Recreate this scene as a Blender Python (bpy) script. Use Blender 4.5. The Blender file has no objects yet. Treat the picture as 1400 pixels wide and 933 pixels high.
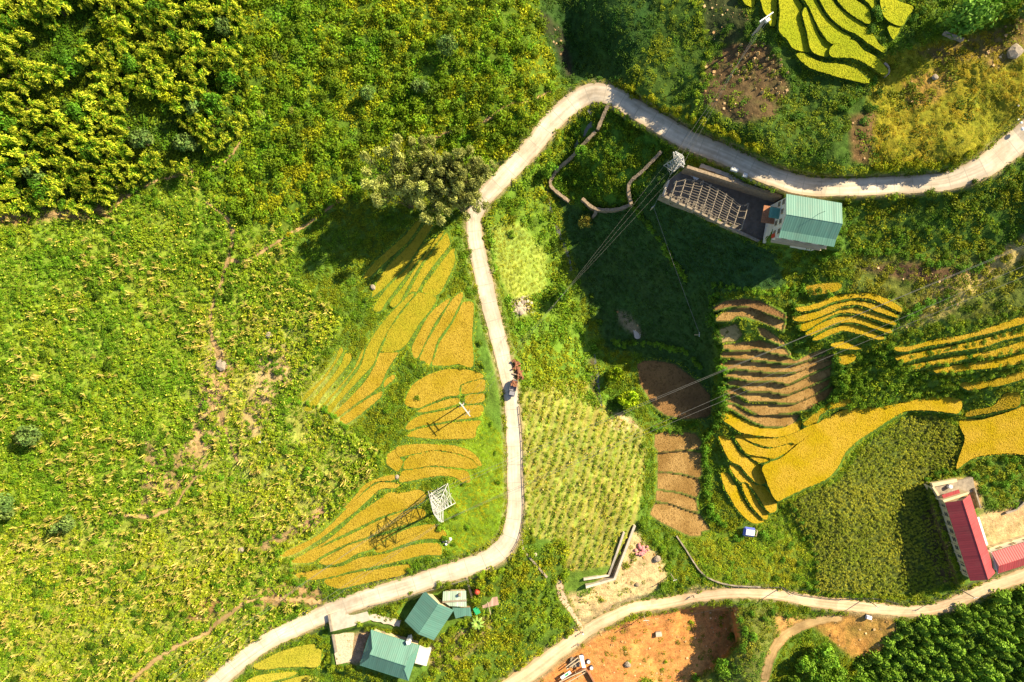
import bpy, math, random
import numpy as np
from mathutils import Vector, Matrix

random.seed(7)
RNG = np.random.default_rng(11)
SC = bpy.context.scene
COL = SC.collection
R = math.radians

# ------------------------------------------------------------------ camera, sky, sun, exposure
H = 190.0                       # camera height above the road bend in the middle
M = 0.2                         # metres per photograph pixel at height 0
cam_d = bpy.data.cameras.new('camera')
cam_d.sensor_width = 36.0
cam_d.lens = 36.0 * H / (1400 * M)
cam_d.clip_start = 1.0
cam_d.clip_end = 5000
cam = bpy.data.objects.new('camera', cam_d)
cam.location = (0, 0, H)
COL.objects.link(cam)
SC.camera = cam

SUN_EL, SUN_AZ = 36.5, 57.0      # azimuth clockwise from +Y
world = bpy.data.worlds.new('World')
SC.world = world
world.use_nodes = True
wn = world.node_tree
sky = wn.nodes.new('ShaderNodeTexSky')
sky.sky_type = 'NISHITA'
sky.sun_disc = False
sky.sun_elevation = R(SUN_EL)
sky.sun_rotation = R(SUN_AZ)
wn.links.new(sky.outputs[0], wn.nodes['Background'].inputs[0])
wn.nodes['Background'].inputs[1].default_value = 0.075
sl = bpy.data.lights.new('sun', 'SUN')
sl.energy = 5.0
sl.angle = R(0.5)
sl.color = (1.0, 0.86, 0.58)
sun = bpy.data.objects.new('sun', sl)
LD = Vector((math.sin(R(SUN_AZ)) * math.cos(R(SUN_EL)), math.cos(R(SUN_AZ)) * math.cos(R(SUN_EL)), math.sin(R(SUN_EL))))
sun.rotation_euler = LD.to_track_quat('Z', 'Y').to_euler()
sun.location = (60, 40, 150)
COL.objects.link(sun)
SC.view_settings.view_transform = 'Standard'
SC.view_settings.look = 'None'
SC.view_settings.exposure = 1.38
SC.view_settings.gamma = 1.0
SC.view_settings.use_curve_mapping = False

# ------------------------------------------------------------------ materials
def new_mat(name):
    m = bpy.data.materials.new(name)
    m.use_nodes = True
    return m, m.node_tree, m.node_tree.nodes['Principled BSDF']

def N(nt, t, **kw):
    n = nt.nodes.new(t)
    for k, v in kw.items():
        setattr(n, k, v)
    return n

def mat(name, color, rough=0.8, var=0.25, scale=1.0, bump=0.0, bscale=None, metal=0.0, spec=0.3):
    m, nt, b = new_mat(name)
    tc = N(nt, 'ShaderNodeTexCoord')
    no = N(nt, 'ShaderNodeTexNoise')
    no.inputs['Scale'].default_value = scale
    no.inputs['Detail'].default_value = 5
    no.inputs['Roughness'].default_value = 0.65
    nt.links.new(tc.outputs['Object'], no.inputs['Vector'])
    rp = N(nt, 'ShaderNodeValToRGB')
    c = np.array(color)
    rp.color_ramp.elements[0].position = 0.25
    rp.color_ramp.elements[1].position = 0.75
    rp.color_ramp.elements[0].color = (*np.clip(c * (1 - var), 0, 1), 1)
    rp.color_ramp.elements[1].color = (*np.clip(c * (1 + var), 0, 1), 1)
    nt.links.new(no.outputs['Fac'], rp.inputs['Fac'])
    nt.links.new(rp.outputs['Color'], b.inputs['Base Color'])
    b.inputs['Roughness'].default_value = rough
    b.inputs['Metallic'].default_value = metal
    b.inputs['Specular IOR Level'].default_value = spec
    if bump > 0:
        n2 = N(nt, 'ShaderNodeTexNoise')
        n2.inputs['Scale'].default_value = bscale or scale * 4
        n2.inputs['Detail'].default_value = 4
        nt.links.new(tc.outputs['Object'], n2.inputs['Vector'])
        bp = N(nt, 'ShaderNodeBump')
        bp.inputs['Strength'].default_value = bump
        bp.inputs['Distance'].default_value = 0.2
        nt.links.new(n2.outputs['Fac'], bp.inputs['Height'])
        nt.links.new(bp.outputs['Normal'], b.inputs['Normal'])
    return m

def leaf_mat(name, trans=0.25):
    m, nt, b = new_mat(name)
    at = N(nt, 'ShaderNodeAttribute', attribute_name='Col')
    oi = N(nt, 'ShaderNodeObjectInfo')
    hs = N(nt, 'ShaderNodeHueSaturation')
    mr = N(nt, 'ShaderNodeMapRange')
    mr.inputs['To Min'].default_value = 0.72
    mr.inputs['To Max'].default_value = 1.28
    nt.links.new(oi.outputs['Random'], mr.inputs['Value'])
    nt.links.new(mr.outputs['Result'], hs.inputs['Value'])
    nt.links.new(at.outputs['Color'], hs.inputs['Color'])
    b.inputs['Roughness'].default_value = 0.6
    b.inputs['Specular IOR Level'].default_value = 0.12
    nt.links.new(hs.outputs['Color'], b.inputs['Base Color'])
    tr = N(nt, 'ShaderNodeBsdfTranslucent')
    nt.links.new(hs.outputs['Color'], tr.inputs['Color'])
    mx = N(nt, 'ShaderNodeMixShader')
    mx.inputs[0].default_value = trans
    nt.links.new(b.outputs[0], mx.inputs[1])
    nt.links.new(tr.outputs[0], mx.inputs[2])
    nt.links.new(mx.outputs[0], nt.nodes['Material Output'].inputs['Surface'])
    return m

def ground_mat():
    m, nt, b = new_mat('ground')
    at = N(nt, 'ShaderNodeAttribute', attribute_name='Col')
    tc = N(nt, 'ShaderNodeTexCoord')
    n1 = N(nt, 'ShaderNodeTexNoise')
    n1.inputs['Scale'].default_value = 0.7
    n1.inputs['Detail'].default_value = 8
    n1.inputs['Roughness'].default_value = 0.7
    nt.links.new(tc.outputs['Object'], n1.inputs['Vector'])
    mr = N(nt, 'ShaderNodeMapRange')
    mr.inputs['From Min'].default_value = 0.3
    mr.inputs['From Max'].default_value = 0.7
    mr.inputs['To Min'].default_value = 0.55
    mr.inputs['To Max'].default_value = 1.4
    nt.links.new(n1.outputs['Fac'], mr.inputs['Value'])
    mx = N(nt, 'ShaderNodeMix', data_type='RGBA', blend_type='MULTIPLY')
    mx.inputs[0].default_value = 1.0
    nt.links.new(at.outputs['Color'], mx.inputs[6])
    nt.links.new(mr.outputs['Result'], mx.inputs[7])
    nt.links.new(mx.outputs[2], b.inputs['Base Color'])
    n9 = N(nt, 'ShaderNodeTexNoise')
    n9.inputs['Scale'].default_value = 3.5
    n9.inputs['Detail'].default_value = 6
    n9.inputs['Roughness'].default_value = 0.75
    nt.links.new(tc.outputs['Object'], n9.inputs['Vector'])
    m9 = N(nt, 'ShaderNodeMapRange')
    m9.inputs['From Min'].default_value = 0.3
    m9.inputs['From Max'].default_value = 0.7
    m9.inputs['To Min'].default_value = 0.65
    m9.inputs['To Max'].default_value = 1.3
    nt.links.new(n9.outputs['Fac'], m9.inputs['Value'])
    x9 = N(nt, 'ShaderNodeMix', data_type='RGBA', blend_type='MULTIPLY')
    x9.inputs[0].default_value = 1.0
    nt.links.new(mx.outputs[2], x9.inputs[6])
    nt.links.new(m9.outputs['Result'], x9.inputs[7])
    nt.links.new(x9.outputs[2], b.inputs['Base Color'])
    b.inputs['Roughness'].default_value = 0.95
    b.inputs['Specular IOR Level'].default_value = 0.1
    n2 = N(nt, 'ShaderNodeTexNoise')
    n2.inputs['Scale'].default_value = 2.2
    n2.inputs['Detail'].default_value = 6
    nt.links.new(tc.outputs['Object'], n2.inputs['Vector'])
    bp = N(nt, 'ShaderNodeBump')
    bp.inputs['Strength'].default_value = 0.6
    bp.inputs['Distance'].default_value = 0.35
    nt.links.new(n2.outputs['Fac'], bp.inputs['Height'])
    nt.links.new(bp.outputs['Normal'], b.inputs['Normal'])
    return m

def crop_mat(name, c1, c2, c3, cell=3.2):
    """ripe rice from above: millet-sized heads over leaf colour, slow patches of ripeness"""
    m, nt, b = new_mat(name)
    tc = N(nt, 'ShaderNodeTexCoord')
    vo = N(nt, 'ShaderNodeTexVoronoi')
    vo.inputs['Scale'].default_value = cell
    nt.links.new(tc.outputs['Object'], vo.inputs['Vector'])
    n1 = N(nt, 'ShaderNodeTexNoise')
    n1.inputs['Scale'].default_value = 0.16
    n1.inputs['Detail'].default_value = 4
    nt.links.new(tc.outputs['Object'], n1.inputs['Vector'])
    rp = N(nt, 'ShaderNodeValToRGB')
    rp.color_ramp.elements[0].position = 0.35
    rp.color_ramp.elements[1].position = 0.62
    rp.color_ramp.elements[0].color = (*c1, 1)
    rp.color_ramp.elements[1].color = (*c2, 1)
    nt.links.new(n1.outputs['Fac'], rp.inputs['Fac'])
    mx = N(nt, 'ShaderNodeMix', data_type='RGBA')
    mr = N(nt, 'ShaderNodeMapRange')
    mr.inputs['From Min'].default_value = 0.0
    mr.inputs['From Max'].default_value = 0.16
    nt.links.new(vo.outputs['Color'], mr.inputs['Value'])
    mr.inputs['From Min'].default_value = 0.55
    mr.inputs['From Max'].default_value = 0.95
    nt.links.new(mr.outputs['Result'], mx.inputs[0])
    nt.links.new(rp.outputs['Color'], mx.inputs[6])
    mx.inputs[7].default_value = (*c3, 1)
    nt.links.new(mx.outputs[2], b.inputs['Base Color'])
    b.inputs['Roughness'].default_value = 0.9
    b.inputs['Specular IOR Level'].default_value = 0.1
    n2 = N(nt, 'ShaderNodeTexNoise')
    n2.inputs['Scale'].default_value = 3.5
    n2.inputs['Detail'].default_value = 3
    nt.links.new(tc.outputs['Object'], n2.inputs['Vector'])
    bp = N(nt, 'ShaderNodeBump')
    bp.inputs['Strength'].default_value = 0.9
    bp.inputs['Distance'].default_value = 0.3
    nt.links.new(n2.outputs['Fac'], bp.inputs['Height'])
    nt.links.new(bp.outputs['Normal'], b.inputs['Normal'])
    return m

def roof_mat(name, color, period=0.5, rust=0.12):
    m, nt, b = new_mat(name)
    tc = N(nt, 'ShaderNodeTexCoord')
    wv = N(nt, 'ShaderNodeTexWave', wave_type='BANDS', bands_direction='X')
    wv.inputs['Scale'].default_value = 1.0 / period / 3.0
    wv.inputs['Distortion'].default_value = 0.0
    nt.links.new(tc.outputs['Object'], wv.inputs['Vector'])
    mp = N(nt, 'ShaderNodeMapping')
    mp.inputs['Scale'].default_value = (1.6, 0.12, 0.12)
    nt.links.new(tc.outputs['Object'], mp.inputs['Vector'])
    no = N(nt, 'ShaderNodeTexNoise')
    no.inputs['Scale'].default_value = 1.0
    no.inputs['Detail'].default_value = 6
    nt.links.new(mp.outputs[0], no.inputs['Vector'])
    c = np.array(color)
    rp = N(nt, 'ShaderNodeValToRGB')
    rp.color_ramp.elements[0].position = 0.3
    rp.color_ramp.elements[1].position = 0.7
    rp.color_ramp.elements[0].color = (*(c * (1 - rust * 1.6)), 1)
    rp.color_ramp.elements[1].color = (*np.clip(c * (1 + rust), 0, 1), 1)
    nt.links.new(no.outputs['Fac'], rp.inputs['Fac'])
    n6 = N(nt, 'ShaderNodeTexNoise')
    n6.inputs['Scale'].default_value = 0.55
    n6.inputs['Detail'].default_value = 8
    nt.links.new(tc.outputs['Object'], n6.inputs['Vector'])
    r6 = N(nt, 'ShaderNodeMapRange')
    r6.inputs['From Min'].default_value = 0.5
    r6.inputs['From Max'].default_value = 0.85
    r6.inputs['To Max'].default_value = 0.75
    nt.links.new(n6.outputs['Fac'], r6.inputs['Value'])
    mxr = N(nt, 'ShaderNodeMix', data_type='RGBA')
    nt.links.new(r6.outputs['Result'], mxr.inputs[0])
    nt.links.new(rp.outputs['Color'], mxr.inputs[6])
    mxr.inputs[7].default_value = (*(c * 0.75 + np.array((0.045, 0.038, 0.028))), 1)
    sh_ = N(nt, 'ShaderNodeSeparateXYZ')
    nt.links.new(tc.outputs['Object'], sh_.inputs[0])
    q1 = N(nt, 'ShaderNodeMath', operation='MULTIPLY')
    q1.inputs[1].default_value = 1 / 1.05
    nt.links.new(sh_.outputs[0], q1.inputs[0])
    q2 = N(nt, 'ShaderNodeMath', operation='FLOOR')
    nt.links.new(q1.outputs[0], q2.inputs[0])
    q3 = N(nt, 'ShaderNodeTexWhiteNoise', noise_dimensions='1D')
    nt.links.new(q2.outputs[0], q3.inputs['W'])
    q4 = N(nt, 'ShaderNodeMapRange')
    q4.inputs['To Min'].default_value = 0.9
    q4.inputs['To Max'].default_value = 1.08
    nt.links.new(q3.outputs['Value'], q4.inputs['Value'])
    q5 = N(nt, 'ShaderNodeMix', data_type='RGBA', blend_type='MULTIPLY')
    q5.inputs[0].default_value = 1.0
    nt.links.new(mxr.outputs[2], q5.inputs[6])
    nt.links.new(q4.outputs['Result'], q5.inputs[7])
    nt.links.new(q5.outputs[2], b.inputs['Base Color'])
    b.inputs['Roughness'].default_value = 0.5
    b.inputs['Specular IOR Level'].default_value = 0.35
    bp = N(nt, 'ShaderNodeBump')
    bp.inputs['Strength'].default_value = 0.35
    bp.inputs['Distance'].default_value = 0.06
    nt.links.new(wv.outputs['Fac'], bp.inputs['Height'])
    nt.links.new(bp.outputs['Normal'], b.inputs['Normal'])
    return m

def road_mat(name, color, dark=0.75, seams=True):
    m, nt, b = new_mat(name)
    tc = N(nt, 'ShaderNodeTexCoord')
    uv = N(nt, 'ShaderNodeUVMap')
    n1 = N(nt, 'ShaderNodeTexNoise')
    n1.inputs['Scale'].default_value = 0.25
    n1.inputs['Detail'].default_value = 9
    n1.inputs['Roughness'].default_value = 0.7
    nt.links.new(tc.outputs['Object'], n1.inputs['Vector'])
    c = np.array(color)
    rp = N(nt, 'ShaderNodeValToRGB')
    rp.color_ramp.elements[0].position = 0.32
    rp.color_ramp.elements[1].position = 0.62
    rp.color_ramp.elements[0].color = (*(c * dark * np.array((1, .93, .85))), 1)
    rp.color_ramp.elements[1].color = (*np.clip(c * 1.08, 0, 1), 1)
    nt.links.new(n1.outputs['Fac'], rp.inputs['Fac'])
    # wheel tracks and slab joints follow the road
    sx = N(nt, 'ShaderNodeSeparateXYZ')
    nt.links.new(uv.outputs[0], sx.inputs[0])
    last = rp.outputs['Color']
    mp = N(nt, 'ShaderNodeMapping')
    mp.inputs['Scale'].default_value = (7.0, 0.035, 1)
    nt.links.new(uv.outputs[0], mp.inputs['Vector'])
    n3 = N(nt, 'ShaderNodeTexNoise')
    n3.inputs['Scale'].default_value = 1.0
    n3.inputs['Detail'].default_value = 3
    nt.links.new(mp.outputs[0], n3.inputs['Vector'])
    mr = N(nt, 'ShaderNodeMapRange')
    mr.inputs['From Min'].default_value = 0.35
    mr.inputs['From Max'].default_value = 0.65
    mr.inputs['To Min'].default_value = 0.8
    mr.inputs['To Max'].default_value = 1.1
    nt.links.new(n3.outputs['Fac'], mr.inputs['Value'])
    mx = N(nt, 'ShaderNodeMix', data_type='RGBA', blend_type='MULTIPLY')
    mx.inputs[0].default_value = 1.0
    nt.links.new(last, mx.inputs[6])
    nt.links.new(mr.outputs['Result'], mx.inputs[7])
    last = mx.outputs[2]
    if seams:
        fr = N(nt, 'ShaderNodeMath', operation='FRACT')
        ml = N(nt, 'ShaderNodeMath', operation='MULTIPLY')
        ml.inputs[1].default_value = 1 / 5.0
        nt.links.new(sx.outputs[1], ml.inputs[0])
        nt.links.new(ml.outputs[0], fr.inputs[0])
        lt = N(nt, 'ShaderNodeMath', operation='LESS_THAN')
        lt.inputs[1].default_value = 0.03
        nt.links.new(fr.outputs[0], lt.inputs[0])
        m2 = N(nt, 'ShaderNodeMix', data_type='RGBA')
        nt.links.new(lt.outputs[0], m2.inputs[0])
        nt.links.new(last, m2.inputs[6])
        m2.inputs[7].default_value = (*(c * 0.62), 1)
        last = m2.outputs[2]
    # dust and soil washed in along both edges
    ab = N(nt, 'ShaderNodeMath', operation='SUBTRACT')
    ab.inputs[1].default_value = 0.5
    nt.links.new(sx.outputs[0], ab.inputs[0])
    a2 = N(nt, 'ShaderNodeMath', operation='ABSOLUTE')
    nt.links.new(ab.outputs[0], a2.inputs[0])
    n5 = N(nt, 'ShaderNodeTexNoise')
    n5.inputs['Scale'].default_value = 0.5
    n5.inputs['Detail'].default_value = 6
    nt.links.new(tc.outputs['Object'], n5.inputs['Vector'])
    a3 = N(nt, 'ShaderNodeMath', operation='MULTIPLY_ADD')
    a3.inputs[1].default_value = 0.35
    nt.links.new(n5.outputs['Fac'], a3.inputs[0])
    nt.links.new(a2.outputs[0], a3.inputs[2])
    m4 = N(nt, 'ShaderNodeMapRange')
    m4.inputs['From Min'].default_value = 0.5
    m4.inputs['From Max'].default_value = 0.72
    nt.links.new(a3.outputs[0], m4.inputs['Value'])
    m5 = N(nt, 'ShaderNodeMix', data_type='RGBA')
    nt.links.new(m4.outputs['Result'], m5.inputs[0])
    nt.links.new(last, m5.inputs[6])
    m5.inputs[7].default_value = (*(c * np.array((0.66, 0.56, 0.42))), 1)
    # old repair patches
    vp = N(nt, 'ShaderNodeTexVoronoi')
    vp.inputs['Scale'].default_value = 0.22
    nt.links.new(tc.outputs['Object'], vp.inputs['Vector'])
    m6 = N(nt, 'ShaderNodeMapRange')
    m6.inputs['To Min'].default_value = 0.86
    m6.inputs['To Max'].default_value = 1.1
    nt.links.new(vp.outputs['Color'], m6.inputs['Value'])
    m7 = N(nt, 'ShaderNodeMix', data_type='RGBA', blend_type='MULTIPLY')
    m7.inputs[0].default_value = 1.0
    nt.links.new(m5.outputs[2], m7.inputs[6])
    nt.links.new(m6.outputs['Result'], m7.inputs[7])
    last = m7.outputs[2]
    nt.links.new(last, b.inputs['Base Color'])
    b.inputs['Roughness'].default_value = 0.9
    b.inputs['Specular IOR Level'].default_value = 0.15
    bp = N(nt, 'ShaderNodeBump')
    bp.inputs['Strength'].default_value = 0.25
    bp.inputs['Distance'].default_value = 0.05
    n4 = N(nt, 'ShaderNodeTexNoise')
    n4.inputs['Scale'].default_value = 5
    n4.inputs['Detail'].default_value = 5
    nt.links.new(tc.outputs['Object'], n4.inputs['Vector'])
    nt.links.new(n4.outputs['Fac'], bp.inputs['Height'])
    nt.links.new(bp.outputs['Normal'], b.inputs['Normal'])
    return m

MT = {
    'leaf': leaf_mat('leaves', 0.22),
    'trunk': mat('bark', (0.16, 0.11, 0.07), 0.9, 0.35, 3, 0.5),
    'ground': ground_mat(),
    'rice_gold': crop_mat('ripe_rice', (0.295, 0.21, 0.012), (0.36, 0.25, 0.028), (0.195, 0.13, 0.009)),
    'rice_olive': crop_mat('ripening_rice', (0.25, 0.235, 0.012), (0.32, 0.25, 0.018), (0.175, 0.155, 0.009)),
    'rice_yellow': crop_mat('yellow_rice', (0.365, 0.255, 0.004), (0.43, 0.28, 0.025), (0.29, 0.185, 0.004)),
    'rice_green': crop_mat('green_rice', (0.235, 0.27, 0.008), (0.31, 0.31, 0.012), (0.16, 0.18, 0.006)),
    'rice_lemon': crop_mat('lemon_rice', (0.27, 0.25, 0.02), (0.33, 0.28, 0.03), (0.15, 0.15, 0.012)),
    'mud': crop_mat('drained_mud', (0.17, 0.09, 0.035), (0.25, 0.135, 0.05), (0.12, 0.065, 0.022), 2.2),
    'stubble': crop_mat('stubble', (0.22, 0.125, 0.036), (0.35, 0.215, 0.075), (0.155, 0.085, 0.024), 2.6),
    'straw': crop_mat('straw', (0.40, 0.29, 0.11), (0.46, 0.33, 0.15), (0.13, 0.12, 0.03), 1.6),
    'concrete': mat('concrete', (0.42, 0.36, 0.29), 0.9, 0.25, 0.8, 0.2),
    'oldconcrete': mat('weathered_concrete', (0.25, 0.205, 0.155), 0.9, 0.4, 0.9, 0.3),
    'stone': mat('stone', (0.24, 0.18, 0.12), 0.95, 0.45, 1.6, 0.8, 3),
    'wallwhite': mat('white_plaster', (0.62, 0.58, 0.52), 0.85, 0.12, 0.8, 0.1),
    'wallcream': mat('cream_plaster', (0.52, 0.42, 0.26), 0.85, 0.18, 0.8, 0.1),
    'white': mat('white_paint', (0.72, 0.72, 0.72), 0.6, 0.08, 2),
    'steelwhite': mat('galvanised_steel', (0.47, 0.46, 0.44), 0.5, 0.12, 2, metal=0.0),
    'glass': mat('window_glass', (0.02, 0.022, 0.028), 0.3, 0.2, 1, spec=0.3),
    'wood': mat('timber', (0.30, 0.20, 0.11), 0.85, 0.4, 2.5, 0.4),
    'palewood': mat('pale_timber', (0.45, 0.35, 0.23), 0.85, 0.3, 2.5, 0.4),
    'darkmetal': mat('dark_metal', (0.04, 0.04, 0.045), 0.5, 0.2, 3),
    'rubber': mat('rubber', (0.02, 0.02, 0.02), 0.8, 0.2, 6),
    'wire': mat('wire', (0.2, 0.19, 0.17), 0.5, 0.1, 1),
    'green_roof': roof_mat('green_sheet_roof', (0.085, 0.195, 0.155), 0.6, 0.08),
    'green_roof_pale': roof_mat('faded_green_sheet', (0.36, 0.46, 0.36), 0.6, 0.25),
    'green_roof_dark': roof_mat('dark_green_sheet', (0.07, 0.21, 0.17), 0.6),
    'red_roof': roof_mat('red_sheet_roof', (0.31, 0.04, 0.045), 0.7, 0.1),
    'rust_roof': roof_mat('weathered_plank_roof', (0.40, 0.25, 0.19), 0.3, 0.35),
    'road': road_mat('concrete_road', (0.56, 0.48, 0.38), 0.76),
    'dirtroad': road_mat('dusty_road', (0.58, 0.43, 0.28), 0.8, False),
    'trail': road_mat('earth_trail', (0.38, 0.26, 0.12), 0.6, False),
    'blue': mat('blue_plastic', (0.10, 0.13, 0.55), 0.5, 0.15, 2),
    'red': mat('red_plastic', (0.5, 0.06, 0.03), 0.5, 0.15, 2),
    'pink': mat('pink_plastic', (0.55, 0.2, 0.2), 0.6, 0.25, 4),
    'brick': mat('fired_clay', (0.30, 0.13, 0.065), 0.9, 0.4, 3, 0.4),
    'brickdark': mat('dark_clay', (0.19, 0.08, 0.045), 0.9, 0.4, 3, 0.4),
    'grey': mat('grey_paint', (0.22, 0.21, 0.23), 0.45, 0.1, 2),
    'skin': mat('skin', (0.35, 0.2, 0.13), 0.6, 0.1, 5),
    'hair': mat('hair', (0.015, 0.012, 0.01), 0.6, 0.1, 5),
    'cloth_dark': mat('dark_cloth', (0.05, 0.05, 0.08), 0.9, 0.2, 4),
    'cloth_white': mat('white_cloth', (0.62, 0.62, 0.70), 0.9, 0.1, 4),
    'cloth_blue': mat('blue_cloth', (0.12, 0.14, 0.5), 0.9, 0.1, 4),
    'floor': mat('grey_slab', (0.13, 0.11, 0.09), 0.9, 0.35, 0.7, 0.3),
    'stream': mat('stream_water', (0.10, 0.10, 0.08), 0.15, 0.5, 1.2, 0.4, spec=0.6),
    'gravel': mat('gravel', (0.5, 0.4, 0.28), 0.95, 0.4, 2.5, 0.8, 5),
    'rock': mat('rock', (0.27, 0.22, 0.17), 0.95, 0.35, 1.5, 0.6),
    'dark_earth': mat('charred_earth', (0.03, 0.025, 0.02), 0.95, 0.4, 2),
    'net': mat('green_net', (0.02, 0.3, 0.12), 0.7, 0.15, 3),
}

# ------------------------------------------------------------------ raster helpers (photograph pixel grid)
X0, X1, Y0, Y1 = -140, 1540, -140, 1074
NX, NY = X1 - X0 + 1, Y1 - Y0 + 1
GX, GY = np.meshgrid(np.arange(X0, X1 + 1, dtype=np.float32), np.arange(Y0, Y1 + 1, dtype=np.float32))

def fill(poly):
    """boolean raster of a polygon"""
    p = np.asarray(poly, float)
    m = np.zeros((NY, NX), bool)
    xa, xb = int(max(X0, math.floor(p[:, 0].min()))), int(min(X1, math.ceil(p[:, 0].max())))
    ya, yb = int(max(Y0, math.floor(p[:, 1].min()))), int(min(Y1, math.ceil(p[:, 1].max())))
    if xb <= xa or yb <= ya:
        return m
    sx = GX[ya - Y0:yb - Y0 + 1, xa - X0:xb - X0 + 1]
    sy = GY[ya - Y0:yb - Y0 + 1, xa - X0:xb - X0 + 1]
    ins = np.zeros(sx.shape, bool)
    n = len(p)
    for i in range(n):
        x1, y1 = p[i]
        x2, y2 = p[(i + 1) % n]
        if y1 == y2:
            continue
        c = ((y1 > sy) != (y2 > sy)) & (sx < (x2 - x1) * (sy - y1) / (y2 - y1) + x1)
        ins ^= c
    m[ya - Y0:yb - Y0 + 1, xa - X0:xb - X0 + 1] = ins
    return m

def blur(a, r):
    if r < 1:
        return a
    for ax in (0, 1):
        p = np.pad(a, [(r + 1, r) if i == ax else (0, 0) for i in range(a.ndim)], mode='edge')
        c = np.cumsum(p, axis=ax, dtype=np.float64)
        n = a.shape[ax]
        hi = np.take(c, np.arange(2 * r + 1, 2 * r + 1 + n), axis=ax)
        lo = np.take(c, np.arange(0, n), axis=ax)
        a = ((hi - lo) / (2 * r + 1)).astype(np.float32)
    return a

def dilate(m, r):
    return blur(m.astype(np.float32), r) > 1e-4

def vnoise(cell, seed):
    """smooth value noise on the raster, 0..1"""
    g = np.random.default_rng(seed)
    ny, nx = int(NY / cell) + 4, int(NX / cell) + 4
    a = g.random((ny, nx)).astype(np.float32)
    ys = (GY[:, 0] - Y0) / cell
    xs = (GX[0] - X0) / cell
    yi, xi = ys.astype(int), xs.astype(int)
    fy, fx = ys - yi, xs - xi
    fy, fx = fy * fy * (3 - 2 * fy), fx * fx * (3 - 2 * fx)
    r0 = a[yi][:, xi] * (1 - fx) + a[yi][:, xi + 1] * fx
    r1 = a[yi + 1][:, xi] * (1 - fx) + a[yi + 1][:, xi + 1] * fx
    return r0 * (1 - fy)[:, None] + r1 * fy[:, None]

def fbm(cell, seed, o=4):
    s, t, w = 0, 0, 1.0
    for k in range(o):
        s = s + vnoise(max(cell / 2 ** k, 1.0), seed + k) * w
        t += w
        w *= 0.55
    return s / t

def Z(ox, oy, s, pts):
    return [(ox + x / s, oy + y / s) for x, y in pts]

def smooth_line(pts, step=3.0, closed=False):
    """Catmull-Rom resampling; pts may carry extra columns"""
    p = np.asarray(pts, float)
    n = len(p)
    out = []
    rng = range(n) if closed else range(n - 1)
    for i in rng:
        if closed:
            a, b, c, d = p[(i - 1) % n], p[i], p[(i + 1) % n], p[(i + 2) % n]
        else:
            a, b, c, d = p[max(i - 1, 0)], p[i], p[i + 1], p[min(i + 2, n - 1)]
        k = max(1, int(np.hypot(*(c - b)[:2]) / step))
        for t in np.arange(k) / k:
            out.append(0.5 * ((2 * b) + (c - a) * t + (2 * a - 5 * b + 4 * c - d) * t * t + (3 * b - a - 3 * c + d) * t ** 3))
    if not closed:
        out.append(p[-1])
    return np.array(out)

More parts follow.
